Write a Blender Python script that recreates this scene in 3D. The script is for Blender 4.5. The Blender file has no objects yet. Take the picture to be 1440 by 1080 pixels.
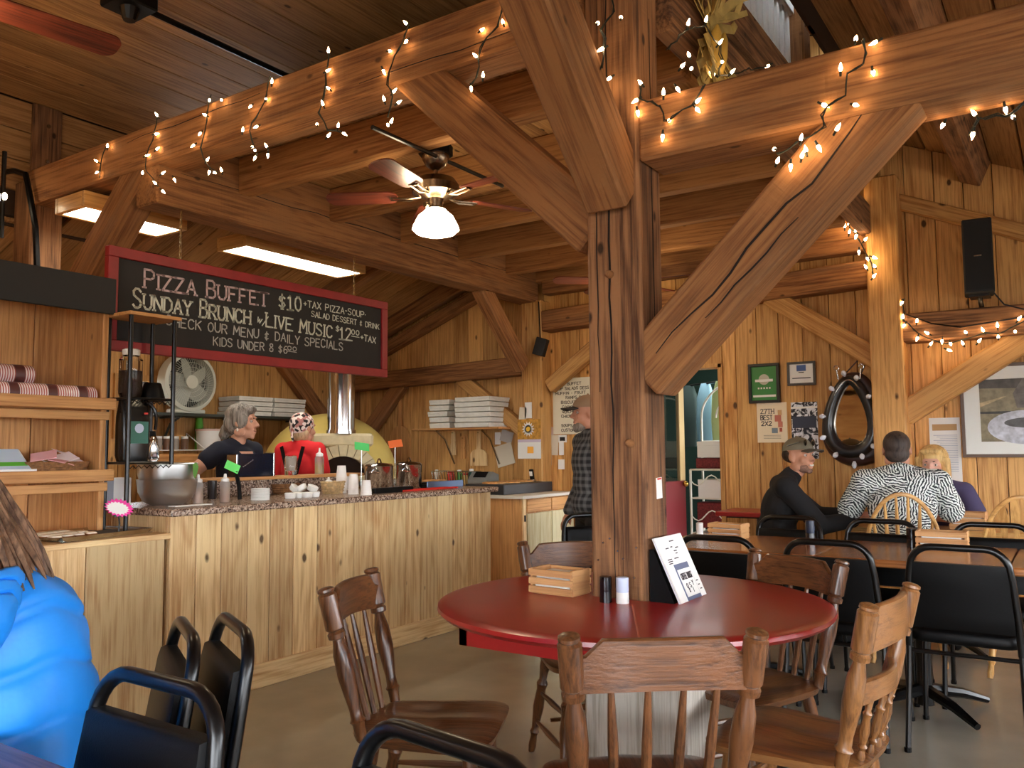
import bpy, bmesh, math, random
from mathutils import Vector, Matrix, Euler
random.seed(7)
PI = math.pi
S = bpy.context.scene
COL = S.collection

# ---------------------------------------------------------------- camera, world, exposure
FPX = 1180.0
YAW, PITCH, ROLL = (math.radians(a) for a in (33.85, 4.5, -.44))
EYE = Vector((0, 0, 1.25))
_F0 = Vector((math.cos(YAW), math.sin(YAW), 0)); _R0 = Vector((math.sin(YAW), -math.cos(YAW), 0)); _U0 = Vector((0, 0, 1))
FWD = _F0*math.cos(PITCH)+_U0*math.sin(PITCH); _U1 = _U0*math.cos(PITCH)-_F0*math.sin(PITCH)
RGT = _R0*math.cos(ROLL)+_U1*math.sin(ROLL); UPV = _U1*math.cos(ROLL)-_R0*math.sin(ROLL)
cam_data = bpy.data.cameras.new('camera'); cam = bpy.data.objects.new('camera', cam_data); COL.objects.link(cam)
cam_data.sensor_width = 36; cam_data.lens = FPX/1440*36; cam_data.clip_start = .05; cam_data.clip_end = 200
cam.matrix_world = Matrix(((RGT.x, UPV.x, -FWD.x, EYE.x), (RGT.y, UPV.y, -FWD.y, EYE.y), (RGT.z, UPV.z, -FWD.z, EYE.z), (0, 0, 0, 1)))
S.camera = cam
world = bpy.data.worlds.new('daylight'); S.world = world; world.use_nodes = True
_bg = world.node_tree.nodes['Background']; _bg.inputs[0].default_value = (.88, .94, 1, 1); _bg.inputs[1].default_value = 19
S.view_settings.view_transform = 'Standard'; S.view_settings.look = 'None'; S.view_settings.gamma = 1
S.view_settings.use_curve_mapping = False; S.view_settings.exposure = 0.0
S.cycles.use_denoising = True
S.cycles.max_bounces = 8; S.cycles.diffuse_bounces = 5; S.cycles.glossy_bounces = 3; S.cycles.transmission_bounces = 6
S.cycles.sample_clamp_indirect = 6

def W(px, py, X=None, Y=None, Z=None, D=None):
    """the point of the place seen at a pixel of the photograph, on the plane it lies in"""
    d = FWD+RGT*((px-720)/FPX)-UPV*((py-540)/FPX)
    t = (X-EYE.x)/d.x if X is not None else (Y-EYE.y)/d.y if Y is not None else (Z-EYE.z)/d.z if Z is not None else D
    return EYE+d*t

# ---------------------------------------------------------------- helpers
def srgb(r, g, b):
    f = lambda c: (c/255/12.92 if c/255 <= .04045 else ((c/255+.055)/1.055)**2.4)
    return (f(r), f(g), f(b), 1)

class MB:
    """collects shapes and links them as ONE mesh object"""
    def __init__(s): s.bm = bmesh.new()
    def _new(s, f):
        n0 = len(s.bm.verts); f(); s.bm.verts.ensure_lookup_table(); return list(s.bm.verts)[n0:]
    def box(s, x0, x1, y0, y1, z0, z1, bev=0, M=None):
        r = bmesh.ops.create_cube(s.bm, size=1); vs = r['verts']
        for v in vs: v.co = Vector((x0+(v.co.x+.5)*(x1-x0), y0+(v.co.y+.5)*(y1-y0), z0+(v.co.z+.5)*(z1-z0)))
        if bev:
            es = list({e for v in vs for e in v.link_edges})
            r = bmesh.ops.bevel(s.bm, geom=es, offset=bev, segments=1, affect='EDGES', clamp_overlap=True); vs = list({v for f in r['faces'] for v in f.verts} | {v for v in vs if v.is_valid})
        if M is not None: bmesh.ops.transform(s.bm, matrix=M, verts=vs)
        return s
    def obox(s, p, size, rot=(0, 0, 0), bev=0):
        return s.box(-size[0]/2, size[0]/2, -size[1]/2, size[1]/2, -size[2]/2, size[2]/2, bev, Matrix.Translation(p) @ Euler(rot).to_matrix().to_4x4())
    def rings(s, rings, close=True, caps=True):
        R = [[s.bm.verts.new(p) for p in r] for r in rings]
        n = len(R[0])
        for a, b in zip(R[:-1], R[1:]):
            for i in range(n if close else n-1):
                j = (i+1) % n
                try: s.bm.faces.new((a[i], a[j], b[j], b[i]))
                except ValueError: pass
        if caps and close:
            for r, fl in ((R[0], True), (R[-1], False)):
                try: s.bm.faces.new(list(reversed(r)) if fl else r)
                except ValueError: pass
        return s
    def lathe(s, prof, seg=16, p=(0, 0, 0), axis=(0, 0, 1), caps=True, sx=1, sy=1):
        q = Vector((0, 0, 1)).rotation_difference(Vector(axis)); p = Vector(p)
        return s.rings([[p+q @ Vector((max(r, 1e-4)*math.cos(2*PI*i/seg)*sx, max(r, 1e-4)*math.sin(2*PI*i/seg)*sy, z)) for i in range(seg)] for r, z in prof], caps=caps)
    def cyl(s, a, b, r, r2=None, seg=12):
        a, b = Vector(a), Vector(b); L = (b-a).length
        return s.lathe([(r, 0), (r if r2 is None else r2, L)], seg, a, (b-a).normalized())
    def sph(s, p, r, sc=(1, 1, 1), seg=14, rot=None):
        M = Matrix.Translation(p) @ (rot or Matrix()).to_4x4() @ Matrix.Diagonal((*sc, 1)); n = max(6, seg*2//3)
        return s.rings([[M @ Vector((r*math.sin(PI*k/n)*math.cos(2*PI*i/seg), r*math.sin(PI*k/n)*math.sin(2*PI*i/seg), -r*math.cos(PI*k/n))) for i in range(seg)] for k in [.12]+list(range(1, n))+[n-.12]])
    def tube(s, pts, r, seg=8, closed=False, caps=True, flat=None):
        """tube along a polyline; flat=(w, h, up) gives a rectangular strip"""
        P = [Vector(p) for p in pts]; n = len(P); rr = r if isinstance(r, (list, tuple)) else [r]*n
        rings = []; up = None
        for i, p in enumerate(P):
            t = (P[(i+1) % n]-P[i-1]) if closed else (P[min(i+1, n-1)]-P[max(i-1, 0)])
            t = t.normalized() if t.length > 1e-9 else Vector((0, 0, 1))
            if up is None: up = t.orthogonal().normalized() if not flat else Vector(flat[2])
            if flat:
                sd = t.cross(Vector(flat[2])).normalized(); u2 = sd.cross(t).normalized()
                w, h = flat[0]/2, flat[1]/2
                rings.append([p+sd*a*w+u2*b*h for a, b in ((-1, -1), (1, -1), (1, 1), (-1, 1))])
            else:
                up = (up-t*up.dot(t)); up = up.normalized() if up.length > 1e-6 else t.orthogonal().normalized()
                sd = t.cross(up)
                rings.append([p+(up*math.cos(2*PI*k/seg)+sd*math.sin(2*PI*k/seg))*rr[i] for k in range(seg)])
        if closed: rings.append(rings[0]); return s.rings(rings, caps=False)
        return s.rings(rings, caps=caps)
    def prism(s, poly, h, M=None):
        """polygon in xy extruded along z by h"""
        a = [s.bm.verts.new((x, y, 0)) for x, y in poly]; b = [s.bm.verts.new((x, y, h)) for x, y in poly]; n = len(a)
        s.bm.faces.new(list(reversed(a))); s.bm.faces.new(b)
        for i in range(n): s.bm.faces.new((a[i], a[(i+1) % n], b[(i+1) % n], b[i]))
        if M is not None: bmesh.ops.transform(s.bm, matrix=M, verts=a+b)
        return s
    def mesh(s, name, mat, smooth=False, angle=40):
        bmesh.ops.remove_doubles(s.bm, verts=s.bm.verts, dist=1e-6)
        bmesh.ops.recalc_face_normals(s.bm, faces=s.bm.faces)
        me = bpy.data.meshes.new(name); s.bm.to_mesh(me); s.bm.free()
        for m in (mat if isinstance(mat, (list, tuple)) else [mat]): me.materials.append(m)
        if smooth:
            me.shade_smooth() if hasattr(me, 'shade_smooth') else None
            try: me.set_sharp_from_angle(angle=math.radians(angle))
            except Exception: pass
        return me
    def build(s, name, mat, parent=None, smooth=False, angle=40, loc=None, rot=None):
        o = bpy.data.objects.new(name, s.mesh(name, mat, smooth, angle)); COL.objects.link(o)
        if parent is not None: o.parent = parent
        if loc is not None: o.location = loc
        if rot is not None: o.rotation_euler = rot
        return o

def tag(o, label=None, cat=None, group=None, kind=None):
    if label: o['label'] = label
    if cat: o['category'] = cat
    if group: o['group'] = group
    if kind: o['kind'] = kind
    return o
def thing(name, label, cat, loc=(0, 0, 0), rz=0, group=None):
    o = bpy.data.objects.new(name, None); COL.objects.link(o); o.empty_display_size = .1
    o.location = loc; o.rotation_euler = (0, 0, rz); return tag(o, label, cat, group)
def copy_tree(o, parent=None):
    c = o.copy(); COL.objects.link(c); c.parent = parent
    for ch in list(o.children): copy_tree(ch, c)
    return c
def put(proto, used, loc, rz, label, group=None):
    """the first call moves the prototype itself, later ones copy it"""
    o = proto if not used else copy_tree(proto)
    used.append(o); o.location = loc; o.rotation_euler = (0, 0, rz); o['label'] = label
    if group: o['group'] = group
    return o
def board(name, x0, x1, y0, y1, z0, z1, mat, parent=None, bev=.003):
    """a piece of timber with its origin in its middle, grain axis given by the material"""
    c = Vector(((x0+x1)/2, (y0+y1)/2, (z0+z1)/2))
    m = MB().box(x0-c.x, x1-c.x, y0-c.y, y1-c.y, z0-c.z, z1-c.z, bev)
    return m.build(name, mat, parent, loc=c)
def beam(name, a, b, w, h, mat, parent=None, bev=.008, up=(0, 0, 1), ext=0):
    """timber between two points, local X along it, width w across, height h towards up"""
    a, b = Vector(a), Vector(b); t = (b-a).normalized(); L = (b-a).length+2*ext
    sd = Vector(up).cross(t).normalized(); u = t.cross(sd)
    o = MB().box(-L/2, L/2, -w/2, w/2, -h/2, h/2, bev).build(name, mat, parent)
    o.matrix_local = Matrix(((t.x, sd.x, u.x, (a.x+b.x)/2), (t.y, sd.y, u.y, (a.y+b.y)/2), (t.z, sd.z, u.z, (a.z+b.z)/2), (0, 0, 0, 1)))
    return o
def rrect(w, h, r, n=5):
    """rounded rectangle outline centred on 0"""
    out = []
    for cx, cy, a0 in ((w/2-r, h/2-r, 0), (-w/2+r, h/2-r, 90), (-w/2+r, -h/2+r, 180), (w/2-r, -h/2+r, 270)):
        for k in range(n+1):
            a = math.radians(a0+90*k/n); out.append((cx+r*math.cos(a), cy+r*math.sin(a)))
    return out
def bez(a, b, c, n=10):
    a, b, c = Vector(a), Vector(b), Vector(c)
    return [a*(1-t)**2+b*2*t*(1-t)+c*t*t for t in (i/n for i in range(n+1))]

# ---------------------------------------------------------------- materials
MATS = {}
def mat(name, col, rough=.5, metal=0, spec=.5, emit=0, ecol=None, trans=0, coat=0, noise=0, nscale=8, bump=0, bscale=200, ior=None, alpha=None):
    if name in MATS: return MATS[name]
    m = bpy.data.materials.new(name); m.use_nodes = True; nt = m.node_tree; b = nt.nodes['Principled BSDF']
    I = b.inputs
    I['Base Color'].default_value = col; I['Roughness'].default_value = rough; I['Metallic'].default_value = metal
    I['Specular IOR Level'].default_value = spec
    if ior: I['IOR'].default_value = ior
    if trans: I['Transmission Weight'].default_value = trans
    if coat: I['Coat Weight'].default_value = coat; I['Coat Roughness'].default_value = .12
    if emit: I['Emission Color'].default_value = ecol or col; I['Emission Strength'].default_value = emit
    if noise or bump:
        tc = nt.nodes.new('ShaderNodeTexCoord')
        if noise:
            n = nt.nodes.new('ShaderNodeTexNoise'); n.inputs['Scale'].default_value = nscale; n.inputs['Detail'].default_value = 5
            nt.links.new(tc.outputs['Object'], n.inputs['Vector'])
            mx = nt.nodes.new('ShaderNodeMix'); mx.data_type = 'RGBA'; mx.blend_type = 'MULTIPLY'
            r = nt.nodes.new('ShaderNodeMapRange'); r.inputs['From Min'].default_value = .3; r.inputs['From Max'].default_value = .7
            r.inputs['To Min'].default_value = 1-noise; r.inputs['To Max'].default_value = 1+noise*.4
            nt.links.new(n.outputs['Fac'], r.inputs['Value'])
            mx.inputs[0].default_value = 1; mx.inputs[6].default_value = col
            nt.links.new(r.outputs[0], mx.inputs[7]); nt.links.new(mx.outputs[2], I['Base Color'])
        if bump:
            n2 = nt.nodes.new('ShaderNodeTexNoise'); n2.inputs['Scale'].default_value = bscale; n2.inputs['Detail'].default_value = 3
            nt.links.new(tc.outputs['Object'], n2.inputs['Vector'])
            bp = nt.nodes.new('ShaderNodeBump'); bp.inputs['Strength'].default_value = bump; bp.inputs['Distance'].default_value = .004
            nt.links.new(n2.outputs['Fac'], bp.inputs['Height']); nt.links.new(bp.outputs[0], I['Normal'])
    MATS[name] = m; return m

def wood(name, light, dark, axis='x', rough=.6, knots=.5, grain=1., vary=.35, coat=0, weather=None, saw=0, gfreq=1., spec=.35):
    """plank or timber: streaks along one axis, knots, a tone of its own for each piece"""
    key = name+'_'+axis
    if key in MATS: return MATS[key]
    m = bpy.data.materials.new(key); m.use_nodes = True; nt = m.node_tree; N = nt.nodes.new; L = nt.links.new
    b = nt.nodes['Principled BSDF']; b.inputs['Roughness'].default_value = rough; b.inputs['Specular IOR Level'].default_value = spec
    if coat: b.inputs['Coat Weight'].default_value = coat; b.inputs['Coat Roughness'].default_value = .15
    tc = N('ShaderNodeTexCoord'); oi = N('ShaderNodeObjectInfo')
    off = N('ShaderNodeVectorMath'); off.operation = 'SCALE'; off.inputs[0].default_value = (37.1, 51.7, 23.3); L(oi.outputs['Random'], off.inputs['Scale'])
    add = N('ShaderNodeVectorMath'); L(tc.outputs['Object'], add.inputs[0]); L(off.outputs[0], add.inputs[1])
    def mapped(a, c):
        mp = N('ShaderNodeMapping'); i = 'xyz'.index(axis); v = [c]*3; v[i] = a; mp.inputs['Scale'].default_value = v
        L(add.outputs[0], mp.inputs['Vector']); return mp.outputs[0]
    # low-frequency warp gives cathedral figure
    n0 = N('ShaderNodeTexNoise'); n0.inputs['Scale'].default_value = 1; n0.inputs['Detail'].default_value = 2; L(mapped(.9, 4*gfreq), n0.inputs['Vector'])
    wv = N('ShaderNodeMath'); wv.operation = 'MULTIPLY'; wv.inputs[1].default_value = 9; L(n0.outputs['Fac'], wv.inputs[0])
    fr = N('ShaderNodeMath'); fr.operation = 'SINE'; 
    ml = N('ShaderNodeMath'); ml.operation = 'MULTIPLY'; ml.inputs[1].default_value = 5.5; L(wv.outputs[0], ml.inputs[0]); L(ml.outputs[0], fr.inputs[0])
    n1 = N('ShaderNodeTexNoise'); n1.inputs['Scale'].default_value = 1; n1.inputs['Detail'].default_value = 6; n1.inputs['Roughness'].default_value = .65; L(mapped(2.5, 70*gfreq), n1.inputs['Vector'])
    s1 = N('ShaderNodeMath'); s1.operation = 'MULTIPLY_ADD'; s1.inputs[1].default_value = .07*grain; nx = N('ShaderNodeMath'); nx.operation = 'MULTIPLY_ADD'; nx.inputs[1].default_value = 1.7; nx.inputs[2].default_value = -.35; L(n1.outputs['Fac'], nx.inputs[0]); L(fr.outputs[0], s1.inputs[0]); L(nx.outputs[0], s1.inputs[2])
    n3 = N('ShaderNodeTexNoise'); n3.inputs['Scale'].default_value = 1; n3.inputs['Detail'].default_value = 2; L(mapped(.7, 3.), n3.inputs['Vector'])
    s2 = N('ShaderNodeMath'); s2.operation = 'MULTIPLY_ADD'; s2.inputs[1].default_value = .7; L(n3.outputs['Fac'], s2.inputs[0]); L(s1.outputs[0], s2.inputs[2])
    cr = N('ShaderNodeValToRGB'); cr.color_ramp.elements[0].position = .52; cr.color_ramp.elements[1].position = 1.05; cr.color_ramp.elements[1].position = 1.0
    cr.color_ramp.elements[0].color = dark; cr.color_ramp.elements[1].color = light; L(s2.outputs[0], cr.inputs[0])
    # tone of the piece
    tr = N('ShaderNodeMapRange'); tr.inputs['To Min'].default_value = 1-vary; tr.inputs['To Max'].default_value = 1+vary*.35; L(oi.outputs['Random'], tr.inputs['Value'])
    mt = N('ShaderNodeMix'); mt.data_type = 'RGBA'; mt.blend_type = 'MULTIPLY'; mt.inputs[0].default_value = 1; L(cr.outputs[0], mt.inputs[6]); L(tr.outputs[0], mt.inputs[7])
    col = mt.outputs[2]
    if knots:
        vo = N('ShaderNodeTexVoronoi'); vo.inputs['Scale'].default_value = 1; L(mapped(3.6, 6.6), vo.inputs['Vector'])
        nk = N('ShaderNodeTexNoise'); nk.inputs['Scale'].default_value = 14; L(add.outputs[0], nk.inputs['Vector'])
        dk = N('ShaderNodeMath'); dk.operation = 'MULTIPLY_ADD'; dk.inputs[1].default_value = .08; L(nk.outputs['Fac'], dk.inputs[0]); L(vo.outputs['Distance'], dk.inputs[2])
        kr = N('ShaderNodeMapRange'); kr.inputs['From Min'].default_value = .075+.03*knots; kr.inputs['From Max'].default_value = .115+.045*knots; kr.inputs['To Min'].default_value = min(1, .9*knots+.35); kr.inputs['To Max'].default_value = 0
        L(dk.outputs[0], kr.inputs['Value'])
        mk = N('ShaderNodeMix'); mk.data_type = 'RGBA'; L(kr.outputs[0], mk.inputs[0]); L(col, mk.inputs[6]); mk.inputs[7].default_value = tuple(c*.22 for c in dark[:3])+(1,)
        col = mk.outputs[2]
    if weather:
        nw = N('ShaderNodeTexNoise'); nw.inputs['Scale'].default_value = 1; nw.inputs['Detail'].default_value = 4; L(mapped(1.1, 9), nw.inputs['Vector'])
        wr = N('ShaderNodeMapRange'); wr.inputs['From Min'].default_value = .5; wr.inputs['From Max'].default_value = .72; wr.inputs['To Max'].default_value = .55; L(nw.outputs['Fac'], wr.inputs['Value'])
        mw = N('ShaderNodeMix'); mw.data_type = 'RGBA'; L(wr.outputs[0], mw.inputs[0]); L(col, mw.inputs[6]); mw.inputs[7].default_value = weather; col = mw.outputs[2]
    L(col, b.inputs['Base Color'])
    bp = N('ShaderNodeBump'); bp.inputs['Strength'].default_value = .25+.35*saw; bp.inputs['Distance'].default_value = .006; 
    if saw:
        ns = N('ShaderNodeTexNoise'); ns.inputs['Scale'].default_value = 1; ns.inputs['Detail'].default_value = 2; L(mapped(55, 4), ns.inputs['Vector'])
        sm = N('ShaderNodeMath'); L(ns.outputs['Fac'], sm.inputs[0]); L(n1.outputs['Fac'], sm.inputs[1]); L(sm.outputs[0], bp.inputs['Height'])
    else: L(n1.outputs['Fac'], bp.inputs['Height'])
    L(bp.outputs[0], b.inputs['Normal'])
    MATS[key] = m; return m

# timber tones
def w_beam(ax='x'): return wood('beam_timber', srgb(168, 116, 70), srgb(108, 66, 36), ax, .8, .45, 1, .2, weather=srgb(120, 92, 66), saw=1)
def w_post(ax='z'): return wood('post_timber', srgb(158, 112, 74), srgb(86, 56, 36), ax, .8, .6, 1.4, .12, weather=srgb(70, 52, 40), saw=1)
def w_joist(ax='y'): return wood('joist_timber', srgb(178, 126, 74), srgb(126, 80, 44), ax, .75, .35, 1, .2)
def w_ceil(ax='x'): return wood('ceiling_pine', srgb(194, 146, 92), srgb(138, 94, 54), ax, .7, .6, .8, .28)
def w_wall(ax='z'): return wood('wall_pine', srgb(230, 176, 106), srgb(178, 118, 58), ax, .5, 1.0, 1, .26)
def w_kit(ax='z'): return wood('kitchen_pine', srgb(222, 170, 104), srgb(168, 116, 60), ax, .55, .5, .8, .25)
def w_cnt(ax='z'): return wood('counter_pine', srgb(238, 206, 152), srgb(198, 150, 98), ax, .42, .9, 1.3, .25)
def w_shelf(ax='x'): return wood('shelf_pine', srgb(214, 158, 98), srgb(168, 112, 62), ax, .5, .3, .8, .15)
def w_chair(ax='z'): return wood('chair_maple', srgb(112, 70, 40), srgb(62, 36, 20), ax, .28, 0, 1.2, .12, coat=.3, gfreq=1.6)
def w_chair2(ax='z'): return wood('honey_maple', srgb(142, 96, 54), srgb(92, 57, 30), ax, .28, 0, 1.2, .1, coat=.3, gfreq=1.6)
def w_light(ax='z'): return wood('light_oak', srgb(226, 176, 108), srgb(186, 134, 74), ax, .35, 0, 1, .1, coat=.2)
def w_top(ax='y'): return wood('table_oak', srgb(186, 120, 66), srgb(138, 82, 42), ax, .25, 0, 1, .12, coat=.5)
def w_crate(ax='x'): return wood('crate_pine', srgb(216, 166, 112), srgb(180, 126, 78), ax, .55, .2, .8, .1)
BLACK = mat('black_vinyl', srgb(10, 10, 11), .45, spec=.18, bump=.15, bscale=350)
BLACKM = mat('black_metal', srgb(9, 9, 10), .28, 0, .45)
SATIN = mat('satin_steel', srgb(214, 214, 212), .34, 1)
CHROME = mat('brushed_steel', srgb(196, 194, 188), .22, 1)
STEEL = mat('polished_steel', srgb(205, 205, 205), .12, 1)
WHITE = mat('white_plastic', srgb(236, 236, 232), .4)
PAPER = mat('white_paper', srgb(236, 234, 228), .8)
RED = mat('red_paint', srgb(166, 34, 34), .3, coat=.15, noise=.12, nscale=5)
# ================================================================ the building
XP = 2.60                                   # front face of the post and of the long beams
XE = 6.62                                   # face of the end wall
def roof_r(y): return 3.036+.45*y           # underside of the roof over the seats
def roof_k(y): return 3.04-.37*(y-4.81)     # underside of the kitchen's shed roof
def zroof(y): return roof_r(y) if y < 1.25 else (roof_k(y) if y > 4.25 else 5.0)

# floor: polished concrete slab
fm = mat('polished_concrete', srgb(154, 147, 132), .17, spec=.6, noise=.34, nscale=1.3, bump=.05, bscale=30)
floor = tag(MB().box(-5, 9.2, -5, 9, -.2, 0).build('floor', fm), 'mottled grey brown polished concrete floor under all the tables', kind='structure')

tag(MB().box(-60, 60, -60, 60, -.5, -.25).build('ground_outside', mat('added_ground', srgb(112, 106, 96), .9)), 'gravel yard outside the windows', kind='structure')  # unseen ground, added to keep sky light from rising onto ceilings and high walls
# end wall: vertical knotty boards with a door opening
DY0, DY1, DZ = 2.375, 3.22, 1.94
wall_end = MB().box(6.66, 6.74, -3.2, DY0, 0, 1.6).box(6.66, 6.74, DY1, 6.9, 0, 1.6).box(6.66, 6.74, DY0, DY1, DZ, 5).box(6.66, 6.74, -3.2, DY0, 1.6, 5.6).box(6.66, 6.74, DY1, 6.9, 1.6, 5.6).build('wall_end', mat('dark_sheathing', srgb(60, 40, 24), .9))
tag(wall_end, 'tall end wall of knotty vertical pine boards carrying the framed pictures', kind='structure')
y = -3.1; i = 0
while y < 6.6:
    w = .172+random.random()*.03; y1 = min(y+w, 6.6); ym = (y+y1)/2
    z1 = max(zroof(y), zroof(y1))+.02
    z0 = DZ+.005 if (ym > DY0 and ym < DY1) else .09
    if y < DY0 < y1: y1 = DY0
    if y < DY1 < y1 and ym < DY1: y1 = DY1
    board('plank', XE+random.random()*.004, 6.655, y, y1-.005, z0, max(z1, z0+.1), (w_kit if ym > 4.2 else w_wall)('z'), wall_end)
    y = y1
# door opening: casing in pine
door_1 = tag(MB().box(XE-.02, 6.74, DY0-.005, DY0+.03, 0, DZ).box(XE-.02, 6.74, DY1-.03, DY1, 0, DZ).box(XE-.02, 6.74, DY0, DY1, DZ-.03, DZ+.005).build('door_1', w_wall('z')), 'open pine cased doorway in the end wall behind the post', kind='structure')
# room beyond the door
bw = tag(MB().box(9.0, 9.05, .6, 5.2, 0, 2.6).build('wall_beyond', mat('dark_green_wall', srgb(24, 52, 42), .8)), 'dark green wall of the storeroom beyond the doorway', kind='structure')
cl = MB().box(6.75, 9.05, .6, 5.2, 2.3, 2.36).build('ceiling_beyond', mat('grey_ceiling', srgb(150, 150, 130), .8)); tag(cl, 'pale storeroom ceiling with dark rails beyond the doorway', kind='structure')
for k in range(3): MB().box(7.0+.45*k, 7.04+.45*k, .6, 5.2, 2.2, 2.24).build('rail', BLACKM, cl)
tag(MB().box(6.75, 9.05, 4.4, 4.45, 0, 2.3).build('wall_store_left', mat('grey_green_wall', srgb(120, 128, 118), .8)), 'grey green side wall of the storeroom', kind='structure')

# kitchen back wall
WX0, WX1, WZ0, WZ1 = 3.96, 4.24, 1.42, 1.86
wall_back = MB().box(-.5, WX0, 6.64, 6.72, 0, 2.6).box(WX1, 6.7, 6.64, 6.72, 0, 2.6).box(WX0, WX1, 6.64, 6.72, 0, WZ0).box(WX0, WX1, 6.64, 6.72, WZ1, 2.6).build('wall_back', MATS['dark_sheathing'])
tag(wall_back, 'kitchen back wall of golden vertical pine boards behind the fan', kind='structure')
x = -.4
while x < 6.6:
    w = .17+random.random()*.05; x1 = min(x+w, 6.62); xm = (x+x1)/2
    segs = [(0.05, WZ0), (WZ1, roof_k(6.62))] if WX0 < xm < WX1 else [(0.05, roof_k(6.62))]
    for a, b in segs: board('plank', x, x1-.005, 6.60+random.random()*.004, 6.636, a, b, w_kit('z'), wall_back)
    x = x1
win = tag(MB().box(WX0-.05, WX0, 6.57, 6.62, WZ0-.05, WZ1+.05).box(WX1, WX1+.05, 6.57, 6.62, WZ0-.05, WZ1+.05).box(WX0, WX1, 6.57, 6.62, WZ0-.05, WZ0).box(WX0, WX1, 6.57, 6.62, WZ1, WZ1+.05).build('window_1', w_kit('z')), 'small bright kitchen window seen through the black rack', kind='structure')
MB().box(WX0, WX1, 6.66, 6.665, WZ0, WZ1).build('pane', mat('window_glass', (1, 1, 1, 1), .05, trans=1, ior=1.05), win)
MB().box((WX0+WX1)/2-.012, (WX0+WX1)/2+.012, 6.64, 6.67, WZ0, WZ1).build('muntin', w_kit('z'), win)

# kitchen shed roof: boards running down the slope's length
roofk = tag(MB().rings([[(0.2, 5.6, roof_k(5.6)+.03), (0.2, 6.8, roof_k(6.8)+.03), (0.2, 6.8, roof_k(6.8)+.06), (0.2, 5.6, roof_k(5.6)+.06)], [(2.82, 5.6, roof_k(5.6)+.03), (2.82, 6.8, roof_k(6.8)+.03), (2.82, 6.8, roof_k(6.8)+.06), (2.82, 5.6, roof_k(5.6)+.06)]]).rings(
    [[(2.82, 4.65, roof_k(4.65)+.03), (2.82, 6.8, roof_k(6.8)+.03), (2.82, 6.8, roof_k(6.8)+.06), (2.82, 4.65, roof_k(4.65)+.06)], [(3.38, 4.65, roof_k(4.65)+.03), (3.38, 6.8, roof_k(6.8)+.03), (3.38, 6.8, roof_k(6.8)+.06), (3.38, 4.65, roof_k(4.65)+.06)]]).rings([[(3.38, 4.2, roof_k(4.2)+.03), (3.38, 6.8, roof_k(6.8)+.03), (3.38, 6.8, roof_k(6.8)+.06), (3.38, 4.2, roof_k(4.2)+.06)], [(6.7, 4.2, roof_k(4.2)+.03), (6.7, 6.8, roof_k(6.8)+.03), (6.7, 6.8, roof_k(6.8)+.06), (6.7, 4.2, roof_k(4.2)+.06)]]).build('roof_kitchen', MATS['dark_sheathing']), 'sloping boarded kitchen roof above the lamps', kind='structure')
x = .25
while x < 6.6:
    x1 = min(x+.19, 6.62); ya = 5.62 if x < 2.8 else (4.65 if x < 3.35 else 4.27)
    beam('plank', ((x+x1)/2, ya, roof_k(ya)+.015), ((x+x1)/2, 6.6, roof_k(6.6)+.015), x1-x-.005, .025, w_ceil('x'), roofk, .002); x = x1
for xx in (1.2, 2.2, 3.35, 4.35, 5.35, 6.52):      # rafters
    ya = 5.62 if xx < 2.8 else (4.65 if xx < 3.4 else 4.27)
    o = beam('timber_rafter', (xx, ya, roof_k(ya)-.085), (xx, 6.58, roof_k(6.58)-.085), .09, .17, w_beam('x'))
    tag(o, kind='structure')
    o['label'] = 'rafter under the sloping kitchen roof boards'; o['group'] = 'kitchen roof rafters'

# left header wall above the kitchen, boarded sideways
hd = tag(MB().box(-1.5, 3.75, 5.64, 5.72, 2.72, 4.2).build('wall_header', MATS['dark_sheathing']), 'sideways boarded wall above the long beam at the upper left', kind='structure')
for k in range(3): board('plank', -1.5, 3.75, 5.60+.004*(k % 2), 5.638, 2.95+.2*k, 3.145+.2*k, w_ceil('x'), hd)
board('post_strip', 2.70, 2.89, 5.575, 5.60, 2.9, 3.55, w_post('z'), hd)
for zz in (3.18, 3.42): MB().lathe([(.014, 0), (.012, .008)], 10, (2.80, 5.575, zz), (0, -1, 0)).build('bolt', CHROME, hd)

# flat ceiling on the left of the long beam
ceil = tag(MB().box(-3, 3.72, 1.45, 5.64, 3.58, 3.62).build('ceiling', MATS['dark_sheathing']), 'flat pine board ceiling over the left of the room', kind='structure')
y = 1.45
while y < 5.6:
    y1 = min(y+.215, 5.6); board('plank', -3, 3.72, y, y1-.004, 3.55+random.random()*.003, 3.578, w_ceil('x'), ceil, .004); y = y1
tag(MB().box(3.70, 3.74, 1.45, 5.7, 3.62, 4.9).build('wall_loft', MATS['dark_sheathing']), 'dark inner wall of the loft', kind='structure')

# roof over the seats, boards along x, with purlins
def slab(x0, x1, ya, za, yb, zb, t=.04): return MB().rings([[(x, ya, za), (x, yb, zb), (x, yb, zb+t), (x, ya, za+t)] for x in (x0, x1)])
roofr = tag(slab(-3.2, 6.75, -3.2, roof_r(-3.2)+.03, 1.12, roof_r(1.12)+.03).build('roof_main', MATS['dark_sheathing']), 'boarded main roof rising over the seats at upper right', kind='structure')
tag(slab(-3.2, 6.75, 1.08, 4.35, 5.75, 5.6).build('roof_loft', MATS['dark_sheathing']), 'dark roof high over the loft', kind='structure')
wcl = tag(MB().box(-3.2, 6.7, 1.08, 1.12, 3.56, 4.12).box(-3.2, 2.7, 1.08, 1.12, 4.12, 4.4).build('wall_added_clerestory', MATS['dark_sheathing']), 'strip of wall with clerestory windows between the two roofs', kind='structure')  # window slit is an addition, letting daylight in onto the loft railing
for k in range(5): board('mullion', 2.7+.95*k, 2.82+.95*k, 1.07, 1.13, 3.56, 4.4, w_post('z'), wcl)
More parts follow.
